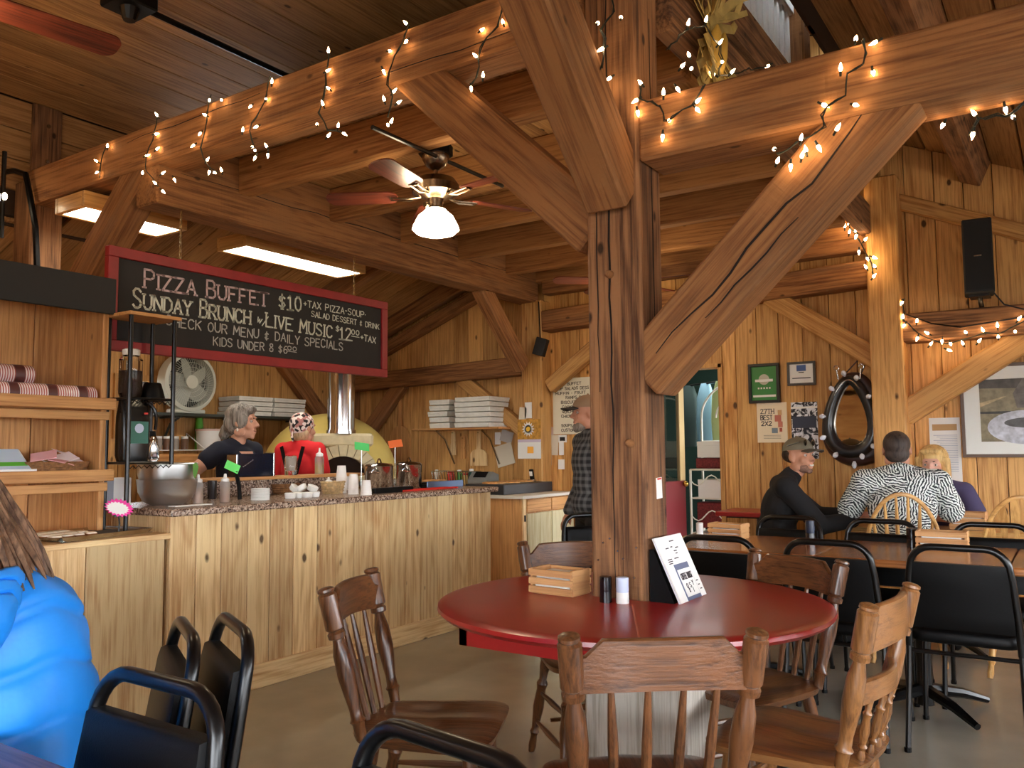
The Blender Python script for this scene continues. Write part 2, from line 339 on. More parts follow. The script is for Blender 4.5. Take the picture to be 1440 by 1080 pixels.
tag(MB().box(3.7, 6.7, 4.25, 4.3, 3.05, 5.3).build('wall_loft_back', MATS['dark_sheathing']), 'dark back wall of the loft', kind='structure')
y = -3.2
while y < .95:
    y1 = y+.2; beam('plank', (-3.2, (y+y1)/2, roof_r((y+y1)/2)+.015), (6.62, (y+y1)/2, roof_r((y+y1)/2)+.015), .205, .025, w_ceil('x'), roofr, .003, up=(0, -.41, .91)); y = y1
for yy in (-1.4, -.45, .5):
    o = beam('timber_purlin', (-3, yy, roof_r(yy)-.09), (6.6, yy, roof_r(yy)-.09), .14, .18, w_post('x'), up=(0, -.41, .91)); tag(o, 'purlin under the main roof boards', kind='structure', group='purlins of the main roof')
tag(beam('timber_sill', (6.56, -1.2, roof_r(-1.2)-.45), (6.56, 1.05, roof_r(1.05)-.45), .06, .11, w_wall('x')), 'sloping trim board across the end wall behind the loudspeaker', kind='structure')

# window walls outside the frame, open to the daylight
wr = tag(MB().box(-3.2, 6.7, -2.6, -2.5, 0, .75).box(-3.2, 6.7, -2.6, -2.5, 1.72, 2.0).build('wall_right', w_wall('x')), 'low pine wall with a long row of windows', kind='structure')
for k in range(8): board('mullion', -3.2+1.4*k, -3.05+1.4*k, -2.6, -2.5, .75, 1.75, w_wall('z'), wr)
wq = tag(MB().box(-3.3, -3.2, -2.6, 6.7, 0, .7).box(-3.3, -3.2, 1.3, 6.7, .7, 2.3).box(-3.3, -3.2, -2.6, 6.7, 2.2, 4.6).build('wall_rear', w_wall('y')), 'rear pine wall with wide windows', kind='structure')
for k in range(6): board('mullion', -3.3, -3.2, -2.6+1.8*k, -2.45+1.8*k, .7, 2.3, w_wall('z'), wq)
tag(MB().box(-3.2, -.4, 6.64, 6.72, 0, 4).build('wall_left', w_kit('z')), 'plain wall left of the kitchen', kind='structure')

# ---------------------------------------------------------------- timber frame
post = thing('timber_post', 'tall rough sawn square timber post rising through the round red table', 'post', (2.695, 1.315, 0)); post['kind'] = 'structure'
_pm = MB()
pv = [(-.095, -.105), (.09, -.105), (.09, .105), (-.095, .105)]
_pm.box(-.095, .09, -.105, .105, 0, 3.42, .012)
_pm.build('shaft', w_post('z'), post)
MB().box(-.0005, .0005, 0, .1, 0, 1).bm.free()
# drying checks: thin dark splits along the faces
CRK = mat('dark_split', srgb(30, 19, 12), .9)
def split(name, pts, parent, nrm, w=.006):
    P = [Vector(p) for p in pts]; m = MB()
    t0 = (P[-1]-P[0]).normalized(); sd = t0.cross(Vector(nrm)).normalized()
    n = len(P); up = []
    for i, p in enumerate(P):
        ww = w*(.25+.75*math.sin(PI*min(1, max(0, (i+.35)/(n-.3)))))
        up.append((p-sd*ww/2, p+sd*ww/2))
    nn = Vector(nrm)*.0015
    m.rings([[a, b, b+nn, a+nn] for a, b in up]); return m.build(name, CRK, parent)
random.seed(3)
split('split', [(-.0955, .012+random.uniform(-.004, .004), z) for z in [.78+.1*k for k in range(24)]], post, (-1, 0, 0), .007)
split('split', [(-.0955, .06+random.uniform(-.004, .004), z) for z in [1.45+.1*k for k in range(9)]], post, (-1, 0, 0), .004)
split('split', [(-.0955, -.04+random.uniform(-.004, .004), z) for z in [.1+.1*k for k in range(6)]], post, (-1, 0, 0), .008)
split('split', [(.01+random.uniform(-.004, .004), -.1055, z) for z in [1.5+.1*k for k in range(14)]], post, (0, -1, 0), .004)
for (yy, zz) in ((-.055, 1.27), (.012, 1.86)):
    MB().lathe([(.015, 0), (.014, .014), (.008, .02)], 10, (-.095, yy, zz), (-1, 0, 0)).build('peg', w_beam('x'), post, True)
for (yy, zz) in ((-.07, .92), (.0, .905), (.055, .93), (-.02, .88), (.075, .87), (-.06, .82), (.03, .945)):
    MB().lathe([(.004, 0), (.003, .004)], 6, (-.095, yy, zz), (-1, 0, 0)).build('tack', CHROME, post)

def timber(name, label, a, b, w, h, m=None, up=(0, 0, 1), ext=0):
    return tag(beam(name, a, b, w, h, m or w_beam('x'), up=up, ext=ext, bev=.01), label, kind='structure')
bl = timber('beam_left', 'long rough beam wrapped in fairy lights running to the kitchen', (2.70, 1.42, 2.92), (2.70, 5.45, 2.92), .2, .225)
br = timber('beam_right', 'rough tie beam with fairy lights running right from the post', (2.70, 1.21, 2.35), (2.70, -2.45, 2.35), .2, .215)
for k, (y0, n, zz) in enumerate(((1.7, 7, 2.86), (3.2, 9, 2.98))):
    split('split', [( (y0+.14*j)-3.435, .1003, zz-2.92+random.uniform(-.006, .006)) for j in range(n)], bl, (0, 1, 0), .004)
p2 = timber('post_left', 'pale post carrying the far left end of the long beam', (2.70, 5.46, 0), (2.70, 5.46, 2.98), .2, .22, w_post('x'), up=(0, 1, 0))
timber('brace_long', 'knotty diagonal brace from the long beam down to the post', (2.69, 1.40, 2.03), (2.69, 2.29, 2.88), .15, .19)
timber('brace_kitchen', 'diagonal brace between the long beam and the far left post', (2.69, 5.42, 1.72), (2.69, 4.22, 2.86), .15, .2)
bR = timber('brace_right', 'cracked diagonal brace from the post up to the right tie beam', (2.69, 1.235, 1.50), (2.69, .375, 2.335), .15, .2)
split('split', [(-.5+.09*j, -.0755, .0+.012*math.sin(j*1.3)+random.uniform(-.006, .006)) for j in range(12)], bR, (0, -1, 0), .008)
split('split', [(-.3+.07*j, -.0755, -.05+random.uniform(-.005, .005)) for j in range(7)], bR, (0, -1, 0), .006)
timber('brace_front', 'steep brace from the post towards the viewer with hanging lights', (2.62, 1.31, 2.14), (1.62, 1.31, 3.12), .16, .2)
timber('beam_loft', 'grey weathered beam along the loft edge under the white railing', (-1.5, 1.335, 3.31), (6.62, 1.335, 3.31), .19, .22, w_post('x'))
gd = timber('beam_girt', 'cross beam above the counter holding the ceiling joists', (2.62, 4.155, 2.80), (6.5, 4.155, 2.80), .2, .40)
split('split', [(-1.8+.2*j, -.1003, .0+random.uniform(-.008, .008)) for j in range(19)], gd, (0, -1, 0), .006)
# joists and deck boards
for k, xx in enumerate((3.20, 3.93, 4.64, 5.33, 6.01, 6.50)):
    o = timber('joist', 'ceiling joist under the loft deck', (xx, 1.26, 2.89), (xx, 4.07, 2.89), .10, .22, w_joist('x')); o['group'] = 'ceiling joists'
deck = tag(MB().box(2.8, 6.6, 1.22, 4.25, 3.026, 3.05).build('ceiling_deck', MATS['dark_sheathing']), 'pine deck boards resting on the joists', kind='structure')
y = 1.22
while y < 4.2:
    board('plank', 2.8, 6.6, y, y+.185, 3.0, 3.025, w_ceil('x'), deck, .004); y += .19
timber('beam_rim', 'short timber along the open edge of the loft deck', (2.8, 1.20, 2.9), (6.5, 1.20, 2.9), .08, .22, w_post('x'))
# posts and girts on the end wall
timber('post_kitchen', 'wall post with pinned notes at the kitchen corner', (6.53, 4.11, 0), (6.53, 4.11, 2.62), .17, .22, up=(0, 1, 0), m=w_wall('x'))
timber('post_end', 'wall post beside the horse collar', (6.50, 1.09, 0), (6.50, 1.09, 3.2), .2, .22, up=(0, 1, 0), m=w_wall('x'))
timber('post_corner', 'dark corner post behind the oven chimney', (6.5, 6.5, 0), (6.5, 6.5, 2.3), .2, .2, up=(0, 1, 0))
timber('girt_kitchen', 'dark girt on the kitchen end wall', (6.53, 4.22, 2.03), (6.53, 6.58, 1.97), .17, .17)
timber('girt_door', 'girt above the doorway', (6.53, 4.0, 2.42), (6.53, 1.2, 2.52), .17, .19)
timber('girt_upper', 'upper girt under the loft on the end wall', (6.53, 4.0, 2.73), (6.53, 1.2, 2.75), .14, .12)
timber('girt_end', 'weathered girt draped with fairy lights under the loudspeaker', (6.52, 1.0, 2.09), (6.52, -2.5, 2.07), .19, .2, w_post('x'))
timber('rafter_end', 'sloping rafter against the kitchen end wall', (6.56, 4.3, 2.95), (6.56, 6.5, 2.12), .1, .12)
timber('brace_wall', 'brace from the girt down to the post beside the horse collar', (6.55, 1.95, 2.44), (6.55, 1.17, 1.88), .1, .15, w_wall('x'))
timber('brace_wall', 'brace from the post beside the horse collar up to the lit girt', (6.55, 1.02, 1.48), (6.55, .12, 2.05), .1, .17, w_wall('x'))
timber('brace_wall', 'brace beside the whiteboard on the end wall', (6.55, 3.98, 1.82), (6.55, 3.2, 2.36), .1, .13, w_wall('x'))
timber('brace_wall', 'brace from the cross beam to the wall post above the pizza boxes', (6.35, 4.155, 2.0), (5.72, 4.155, 2.64), .12, .15)
timber('brace_wall', 'brace under the kitchen girt above the stacked boxes', (6.55, 4.25, 1.42), (6.55, 5.0, 1.96), .09, .13, w_kit('x'))
timber('brace_wall', 'brace under the girt right of the oven chimney', (6.55, 6.42, 1.25), (6.55, 5.75, 1.95), .1, .15)
timber('brace_wall', 'brace on the back wall left of the oven chimney', (6.45, 6.55, 1.35), (5.6, 6.55, 2.2), .1, .16)

# loft railing: white balusters
rail = thing('loft_railing', 'white painted baluster railing along the loft edge', 'railing', (0, 0, 0))
MB().box(2.9, 5.02, 1.29, 1.36, 3.86, 3.92, .006).build('top_rail', WHITE, rail)
MB().box(2.9, 5.02, 1.30, 1.35, 3.42, 3.45, .004).build('bottom_rail', WHITE, rail)
for k in range(20): MB().box(-.02, .02, -.012, .012, 0, .42, .003).build('baluster', WHITE, rail, loc=(2.98+.105*k, 1.325, 3.45))
timber('post_loft', 'brown post ending the white loft railing', (5.12, 1.325, 3.42), (5.12, 1.325, 4.3), .16, .16, up=(0, 1, 0))
# ================================================================ furniture
# ---- round red table built around the post
rt = thing('round_table', 'round glossy red table built around the timber post', 'table', (2.63, 1.285, 0))
m = MB(); R0 = .655
m.lathe([(.20, .715), (R0-.035, .708), (R0-.012, .714), (R0, .726), (R0-.002, .738), (R0-.02, .744), (R0-.045, .745), (.01, .745)], 72)
m.build('tabletop', RED, rt, True, 35)
MB().box(-.0025, .0025, -.63, -.12, .7445, .7462).build('seam', mat('pale_seam', srgb(205, 120, 100), .5), rt, rot=(0, 0, math.radians(-62)))
m = MB(); hw = .415
for a in range(4):
    m.box(-hw, hw, -hw, -hw+.03, .62, .71, 0, Matrix.Rotation(a*PI/2, 4, 'Z'))
m.build('apron', RED, rt, rot=(0, 0, math.radians(0)))
pale = wood('grey_plank', srgb(198, 190, 178), srgb(150, 138, 122), 'z', .7, .2, 1, .1)
for a, (x0, x1, y0, y1) in enumerate(((-.055, -.033, -.20, .15), (-.033, .16, -.21, -.19), (.16, .18, -.20, .15), (-.033, .16, .145, .165))):
    MB().box(x0, x1, y0, y1, 0, .715, .003).build('base_plank', pale, rt)

# ---- turned wooden chairs
def turned(m, a, b, prof, seg=12):
    """lathe a profile [(t, r)] between two points"""
    a, b = Vector(a), Vector(b); L = (b-a).length
    m.lathe([(r, t*L) for t, r in prof], seg, a, (b-a).normalized())
POSTP = [(0, .016), (.1, .018), (.12, .024), (.14, .018), (.2, .017), (.42, .0265), (.56, .024), (.64, .016), (.66, .015), (.67, .025), (.70, .026), (.715, .02), (.73, .027), (.95, .027), (.965, .021), (.975, .025), (.99, .024), (1, .015)]
LEGP = [(0, .013), (.06, .017), (.16, .013), (.2, .02), (.23, .014), (.45, .023), (.62, .018), (.68, .024), (.72, .015), (.85, .022), (1, .018)]
SPINP = [(0, .009), (.3, .011), (.6, .012), (.85, .009), (1, .007)]
SHORTP = [(0, .008), (.1, .012), (.2, .007), (.26, .013), (.3, .008), (.5, .014), (.7, .009), (.78, .013), (.83, .008), (1, .011)]
def seat_mesh(m, w, d, z, t=.032):
    """dished saddle seat, front at +y"""
    nx, ny = 20, 16; rings = []
    def outline(u, v):   # u,v in -1..1 mapped onto a shield shape
        x, y = u, v
        r = max(abs(u), abs(v)); 
        if r > 0:
            k = r/(abs(u)**5+abs(v)**5)**(1/5); x, y = u*k, v*k
        wy = w*(.82+.13*(y+1))/1.0
        return x*wy/2, y*d/2
    top = [[None]*(ny+1) for _ in range(nx+1)]; bot = [[None]*(ny+1) for _ in range(nx+1)]
    for i in range(nx+1):
        for j in range(ny+1):
            u, v = -1+2*i/nx, -1+2*j/ny; x, y = outline(u, v)
            e = 1-max(abs(u), abs(v)); dish = -.014*math.exp(-((abs(u)-.42)**2)/.1-((v+.15)**2)/.3)+.004*math.exp(-(u/.15)**2)*(v > 0)
            edge = -.009*(1-min(1, e/.2))**2
            top[i][j] = m.bm.verts.new((x, y, z+dish+edge)); bot[i][j] = m.bm.verts.new((x*.96, y*.96, z-t))
    for i in range(nx):
        for j in range(ny):
            m.bm.faces.new((top[i][j], top[i+1][j], top[i+1][j+1], top[i][j+1])); m.bm.faces.new((bot[i][j], bot[i][j+1], bot[i+1][j+1], bot[i+1][j]))
    loop = [(i, 0) for i in range(nx)]+[(nx, j) for j in range(ny)]+[(i, ny) for i in range(nx, 0, -1)]+[(0, j) for j in range(ny, 0, -1)]
    for k in range(len(loop)):
        a, b = loop[k], loop[(k+1) % len(loop)]
        m.bm.faces.new((top[a[0]][a[1]], bot[a[0]][a[1]], bot[b[0]][b[1]], top[b[0]][b[1]]))
def crest(m, w, z0, h0, y, sag, step, th=.022, n=20):
    """curved rail between the posts; the top edge steps down near the ends"""
    rings = []
    for i in range(n+1):
        u = -1+2*i/n; x = u*w/2; yy = y-sag*(1-u*u)
        k = min(1, max(0, (1-abs(u)-.10)/.2)); k = k*k*(3-2*k)
        zt = z0+h0-step*(1-k)+.006*(1-u*u); zb = z0+.012*(1-u*u)-.004
        rings.append([(x, yy-th/2, zb), (x, yy+th/2, zb), (x, yy+th/2, zt-.004), (x, yy+th/4, zt), (x, yy-th/4, zt), (x, yy-th/2, zt-.004)])
    m.rings(rings)
def wood_chair(label, cat='chair', short=False):
    wm = w_chair2 if short else w_chair
    t = thing('wooden_chair', label, cat)
    m = MB(); seat_mesh(m, .44, .43, .445); m.build('seat', wm('y'), t, True, 50)
    for s in (-1, 1):
        b, tp = Vector((s*.165, -.165, .43)), Vector((s*.205, -.265, .86))
        m = MB(); turned(m, b, tp, POSTP, 16); m.build('back_post', wm('z'), t, True, 35)
        m = MB(); turned(m, (s*.195, .185, 0), (s*.145, .14, .425), LEGP, 12); m.build('leg', wm('z'), t, True, 35)
        m = MB(); turned(m, (s*.185, -.225, 0), (s*.14, -.135, .425), LEGP, 12); m.build('leg', wm('z'), t, True, 35)
        for z in ((.13, .25) if s < 0 else (.13, .25)):
            k = z/.43; m = MB(); turned(m, (s*(.195-.05*k), .185-.045*k, z), (s*(.185-.045*k), -.225+.09*k, z), [(0, .007), (.5, .012), (1, .007)], 8); m.build('stretcher', wm('y'), t, True)
    m = MB(); turned(m, (-.175, -.0, .19), (.175, -.0, .19), [(0, .007), (.5, .013), (1, .007)], 8); m.build('stretcher', wm('x'), t, True)
    m = MB(); turned(m, (-.18, .165, .28), (.18, .165, .28), [(0, .008), (.3, .014), (.5, .019), (.7, .014), (1, .008)], 8); m.build('stretcher', wm('x'), t, True)
    m = MB(); crest(m, .375, .735, .11, -.24, .035, .035); m.build('crest_rail', wm('x'), t, True, 40)
    if short:
        m = MB(); crest(m, .345, .595, .055, -.205, .04, .0); m.build('mid_rail', wm('x'), t, True, 40)
        for u in (-.66, -.22, .22, .66):
            m = MB(); turned(m, (u*.145, -.185-.012*(1-u*u), .43), (u*.165, -.205-.04*(1-u*u), .6), SHORTP, 10); m.build('spindle', wm('z'), t, True, 35)
    else:
        for u in (-.66, -.22, .22, .66):
            m = MB(); turned(m, (u*.145, -.18-.012*(1-u*u), .43), (u*.175, -.24-.034*(1-u*u), .745), SPINP, 8); m.build('spindle', wm('z'), t, True, 35)
    return t
UC, UC2 = [], []
chair_p = wood_chair('x'); chair_s = wood_chair('x', short=True)
def face(x, y, tx, ty): return math.atan2(-(tx-x), ty-y)   # chair front is +y
G = 'turned wooden chairs around the red table'
def wchair(x, y, deg, label, short=False): return put(chair_s if short else chair_p, UC2 if short else UC, (x, y, 0), math.radians(deg), label, G)
# near chair seen from behind, left chair in profile, right chair with short spindles, two chairs beyond the table
wchair(1.905, .915, -52, 'turned wooden chair seen from behind right in front of the red table')
wchair(2.03, 1.66, -155, 'dark turned wooden chair turned sideways at the left of the red table')
wchair(2.49, .695, -5, 'honey coloured wooden chair with short turned spindles right of the red table', True)
wchair(2.95, 1.0, 63, 'wooden chair at the far right of the red table before the black chairs')
wchair(3.03, 1.66, 140, 'wooden chair mostly hidden behind the timber post and the napkin crate')

# ---- black banquet chairs
def banquet():
    t = thing('banquet_chair', 'x', 'chair')
    W2, H = .2, .84
    # back frame: one bent tube rising from the rear legs
    def backp(x, z):   # rake of the back
        return Vector((x, -.19-max(0, z-.44)*.17, z))
    pts = [backp(-W2*1.02, .42), backp(-W2, .55), backp(-W2*.93, .72)]
    for k in range(7):
        a = PI-PI/2*k/6; pts.append(backp(-W2*.9+.085+math.cos(a)*.085, H-.085+math.sin(a)*.085))
    pts += [Vector((-p.x, p.y, p.z)) for p in reversed(pts)]
    m = MB(); m.tube(pts, .0145, 12); m.build('back_frame', BLACKM, t, True)
    # padded back, flat top below the hand slot
    out = []
    def hw(z): return W2*(.985-.09*(z-.5)/.3)-.006
    for z in (.50, .56, .62, .68, .74, .775): out.append((hw(z), z))
    poly = out+[(-x, z) for x, z in reversed(out)]
    m = MB()
    def padring(dy, sc, zofs=0):
        cz = .633; return [Vector((x*sc, 0, 0))+Vector((0, backp(0, cz+(z-cz)*sc).y+dy, cz+(z-cz)*sc)) for x, z in poly]
    m.rings([padring(-.012, .95), padring(-.010, .99), padring(.012, 1.0), padring(.026, .97), padring(.032, .86)])
    m.build('backrest', BLACK, t, True, 50)
    # seat
    def sr(z, sc): return [Vector((x*sc, y*sc+.02, z)) for x, y in rrect(.41, .41, .06)]
    MB().rings([sr(.435, .93), sr(.438, .97), sr(.455, 1), sr(.478, .99), sr(.49, .95), sr(.495, .8)]).build('seat', BLACK, t, True, 50)
    for s in (-1, 1):
        MB().tube([(s*.195, .215, .435), (s*.205, .225, .3), (s*.215, .235, 0)], .0115, 8).build('leg', BLACKM, t, True)
        MB().tube([(s*.203, -.19, .44), (s*.207, -.2, .3), (s*.215, -.26, 0)], .0115, 8).build('leg', BLACKM, t, True)
        MB().tube([(s*.205, .22, .425), (s*.205, -.2, .425)], .009, 8).build('side_rail', BLACKM, t, True)
        for yy in (.237, -.262): MB().lathe([(.014, 0), (.014, .018)], 8, (s*.215, yy, 0)).build('foot', BLACK, t)
    MB().tube([(-.2, .205, .425), (.2, .205, .425)], .009, 8).build('cross_rail', BLACKM, t, True)
    MB().tube([(-.2, -.19, .40), (.2, -.19, .40)], .009, 8).build('cross_rail', BLACKM, t, True)
    return t
bq = banquet(); UB = []
def bchair(x, y, deg, label, g='black banquet chairs'): return put(bq, UB, (x, y, 0), math.radians(deg), label, g)
bchair(.67, 1.39, 90, 'shiny black banquet chair beside the person in the blue jacket')
bchair(1.00, 1.86, 62, 'black banquet chair the person in the blue jacket sits on')
bchair(1.09, 1.80, 64, 'outermost of two nested black banquet chairs near the counter')
bchair(.70, .79, 82, 'black banquet chair cut off by the bottom edge below the left wooden chair')
bchair(4.12, .425, -90, 'black banquet chair in front of the long table right of the red table')
bchair(4.07, .915, -92, 'black banquet chair at the long table behind the honey coloured chair')
bchair(4.01, 1.40, -90, 'black banquet chair at the long table right behind the menu stand')
bchair(4.80, 1.44, 88, 'black banquet chair across the long table in front of the man in black')
bchair(4.78, .92, 90, 'black banquet chair across the long table below the fern shirt')
bchair(4.82, .38, 92, 'rightmost black banquet chair across the long table')
bchair(4.55, 2.35, 150, 'black banquet chair half hidden beside the post near the cupboard')

# ---- long tables
def long_table(label, x0, x1, y0, y1, z, m, base=True):
    t = thing('dining_table', label, 'table', ((x0+x1)/2, (y0+y1)/2, 0)); hx, hy = (x1-x0)/2, (y1-y0)/2
    MB().box(-hx, hx, -hy, hy, z-.035, z, .006).build('tabletop', m, t)
    if base:
        MB().lathe([(.04, .02), (.035, .06), (.035, z-.06), (.05, z-.035)], 14).build('pedestal', BLACKM, t, True)
        for k in range(4):
            a = PI/4+k*PI/2; d = Vector((math.cos(a), math.sin(a), 0))
            MB().tube([d*.02+Vector((0, 0, .09)), d*.2+Vector((0, 0, .06)), d*.34+Vector((0, 0, .018))], [.03, .024, .016], 8).build('foot', BLACKM, t, True)
        MB().box(-.2, .2, -.2, .2, z-.045, z-.035).build('top_plate', BLACKM, t)
    return t
GT = 'tables of the long dining row'
for k, (y0, y1, lb) in enumerate(((-.92, .265, 'rightmost oak topped table of the long row, cut by the right edge'), (.27, 1.06, 'middle oak topped table of the long row under the napkin crate'), (1.065, 1.95, 'leftmost oak topped table of the long row behind the menu stand'))):
    tag(long_table(lb, 4.14, 4.93, y0, y1, .74, w_top('y')), group=GT)
long_table('pale oak table between the seated men at the end wall', 5.80, 6.12, .15, 1.34, .74, w_light('y'))
long_table('near table with a dark reddish wooden top at the lower left corner', -.05, .77, .35, 2.6, .74, wood('dark_top', srgb(142, 100, 84), srgb(88, 58, 50), 'y', .35, 0, 1, .1, coat=.1))
long_table('small red topped table against the end wall left of the man in black', 6.12, 6.56, 1.72, 2.28, .78, RED)
# bench rails glimpsed under the long tables
# ---- windsor chairs
def windsor(label, arrow=False):
    t = thing('windsor_chair', label, 'chair')
    m = MB(); seat_mesh(m, .45, .43, .445); m.build('seat', w_light('y'), t, True, 50)
    def bk(x, z): return Vector((x, -.17-(z-.44)*.22, z))
    pts = []
    for k in range(25):
        a = PI*k/24; pts.append(bk(-math.cos(a)*.215*(1-.0*math.sin(a)), .44+math.sin(a)**.8*.54))
    MB().tube(pts, .0125, 8).build('bow', w_light('x'), t, True)
    for u in (-.72, -.43, -.145, .145, .43, .72):
        zt = .44+math.sqrt(1-u*u)**.8*.54-.005; a, b = bk(u*.17, .44), bk(u*.215, zt)
        if arrow:
            R = []; 
            for k, wd in enumerate((.009, .01, .02, .025, .019, .012, .02, .024, .016)):
                p = a.lerp(b, k/8); R.append([p+Vector((-wd, -.004, 0)), p+Vector((wd, -.004, 0)), p+Vector((wd, .004, 0)), p+Vector((-wd, .004, 0))])
            MB().rings(R).build('slat', w_light('z'), t, True)
        else:
            m = MB(); turned(m, a, b, SPINP, 8); m.build('spindle', w_light('z'), t, True)
    for s in (-1, 1):
        m = MB(); turned(m, (s*.2, .19, 0), (s*.15, .14, .425), LEGP, 10); m.build('leg', w_light('z'), t, True)
        m = MB(); turned(m, (s*.19, -.22, 0), (s*.14, -.13, .425), LEGP, 10); m.build('leg', w_light('z'), t, True)
        MB().cyl((s*.176, .165, .2), (s*.166, -.177, .2), .008).build('stretcher', w_light('y'), t, True)
    MB().cyl((-.17, 0, .2), (.17, 0, .2), .008).build('stretcher', w_light('x'), t, True)
    return t
def place(o, x, y, deg): o.location = (x, y, 0); o.rotation_euler = (0, 0, math.radians(deg)); return o
place(windsor('pale bow back spindle chair the man in the fern shirt sits on'), 5.56, .90, -80)
place(windsor('pale bow back chair with arrow slats at the right edge', True), 5.52, .27, -88)
place(windsor('pale bow back chair of the blonde woman by the end wall', True), 6.28, .80, 92)

# ---- napkin crates, shakers and menu stand
def crate(label, loc, rz, w=.16, d=.10, h=.075, paper=True):
    t = thing('napkin_crate', label, 'crate', loc, rz)
    for k in range(3):
        z = .004+k*(h/3)
        for s in (-1, 1):
            MB().box(-w/2, w/2, s*d/2-.004, s*d/2+.004, z, z+h/3-.007, .001).build('slat', w_crate('x'), t)
    for s in (-1, 1): MB().box(s*(w/2-.008)-.005, s*(w/2-.008)+.005, -d/2+.004, d/2-.004, 0, h, .001).build('end_panel', w_crate('y'), t)
    MB().box(-w/2+.004, w/2-.004, -d/2+.004, d/2-.004, 0, .004).build('bottom', w_crate('x'), t)
    if paper:
        for k in range(4):
            MB().box(-w/2+.016+.003*k, w/2-.018-.002*k, -d/2+.008, d/2-.008, .006+k*.0175, .022+k*.0175, .003).build('napkin', PAPER, t, rot=(0, 0, .02*(k-1.5)))
    return t
GC = 'napkin crates on the tables'
tag(crate('slatted wooden napkin crate beside the timber post on the red table', (2.60, 1.545, .745), math.radians(90-4), .185, .12, .088), group=GC)
tag(crate('slatted napkin crate at the left end of the long tables', (4.72, 1.68, .74), math.radians(86), .2, .12, .085), group=GC)
tag(crate('slatted napkin crate on the middle of the long tables', (4.70, .58, .74), math.radians(92), .23, .13, .095), group=GC)
tag(crate('pale napkin crate on the table of the seated men', (5.93, .58, .74), math.radians(88), .2, .13, .11), group=GC)
def shaker(label, loc, body, top, r=.021, h=.085):
    t = thing('shaker', label, 'shaker', loc)
    MB().lathe([(r, 0), (r, h*.42)], 18).build('base', top, t, True)
    MB().lathe([(r*.98, h*.42), (r*1.02, h*.5), (r, h*.97), (r*.8, h)], 18).build('body', body, t, True)
    return t
PEP = mat('dark_plastic', srgb(14, 16, 24), .18, coat=.6)
FROST = mat('frosted_plastic', srgb(196, 206, 228), .3, coat=.3)
shaker('dark pepper shaker standing against the post on the red table', (2.525, 1.325, .745), PEP, PEP)
shaker('frosted salt shaker with a white base beside the pepper shaker', (2.535, 1.268, .745), FROST, WHITE)
shaker('tall dark blue canister at the edge of the long tables before the man in black', (4.70, 1.22, .74), mat('blue_black', srgb(30, 40, 60), .25), PEP, .025, .12)
shaker('black shaker beside the napkin crate on the long tables', (4.70, .72, .74), PEP, PEP, .024, .1)
shaker('white shaker beside the crate at the left end of the long tables', (4.66, 1.83, .74), WHITE, WHITE, .02, .085)
# ================================================================ service counter and kitchen
granite = bpy.data.materials.new('brown_granite'); granite.use_nodes = True
_nt = granite.node_tree; _b = _nt.nodes['Principled BSDF']; _b.inputs['Roughness'].default_value = .25
_tc = _nt.nodes.new('ShaderNodeTexCoord'); _v = _nt.nodes.new('ShaderNodeTexVoronoi'); _v.inputs['Scale'].default_value = 130
_n = _nt.nodes.new('ShaderNodeTexNoise'); _n.inputs['Scale'].default_value = 70; _n.inputs['Detail'].default_value = 4
_cr = _nt.nodes.new('ShaderNodeValToRGB'); _e = _cr.color_ramp.elements
_e[0].position = .3; _e[0].color = srgb(70, 54, 46); _e[1].position = .72; _e[1].color = srgb(204, 182, 162)
_x = _e.new(.5); _x.color = srgb(146, 118, 100)
_mx = _nt.nodes.new('ShaderNodeMix'); _mx.inputs[0].default_value = .45
_nt.links.new(_tc.outputs['Object'], _v.inputs['Vector']); _nt.links.new(_tc.outputs['Object'], _n.inputs['Vector'])
_sep = _nt.nodes.new('ShaderNodeSeparateColor'); _nt.links.new(_v.outputs['Color'], _sep.inputs[0])
_nt.links.new(_n.outputs['Fac'], _mx.inputs[2]); _nt.links.new(_sep.outputs[0], _mx.inputs[3]); _nt.links.new(_mx.outputs[0], _cr.inputs[0]); _nt.links.new(_cr.outputs[0], _b.inputs['Base Color'])

CT = .975; CX0, CX1, CY0, CY1 = 2.50, 5.20, 3.685, 4.36
ctr = thing('service_counter', 'long pine boarded service counter under the chalkboard', 'counter', (0, 0, 0))
MB().box(CX0+.02, CX1-.02, CY0+.03, CY1, 0, .94).build('carcass', MATS['dark_sheathing'], ctr)
x = CX0; random.seed(11)
while x < CX1-.02:
    x1 = min(x+random.choice((.15, .165, .18, .15)), CX1); board('plank', x, x1-.005, CY0+random.random()*.003, CY0+.028, .0, .94, w_cnt('z'), ctr); x = x1
yy = CY0+.03
while yy < CY1: board('plank', CX1-.02, CX1, yy, min(yy+.16, CY1)-.004, 0, .94, w_cnt('z'), ctr); board('plank', CX0, CX0+.02, yy, min(yy+.16, CY1)-.004, 0, .94, w_cnt('z'), ctr); yy += .16
board('base_board', CX0, CX1+.01, CY0-.02, CY0, 0, .125, w_cnt('x'), ctr)
worktop = tag(MB().box(CX0-.03, CX1+.03, CY0-.05, CY1+.03, .94, CT, .006).build('granite_worktop', granite), 'speckled brown granite worktop along the service counter', 'worktop')
led = thing('counter_ledge', 'brown wooden ledge behind the worktop carrying the napkin dispenser', 'ledge', (0, 0, 0))
board('top', 2.9, 4.45, 4.27, 4.44, 1.075, 1.095, w_shelf('x'), led); board('riser', 2.9, 4.45, 4.38, 4.40, CT, 1.075, granite, led)
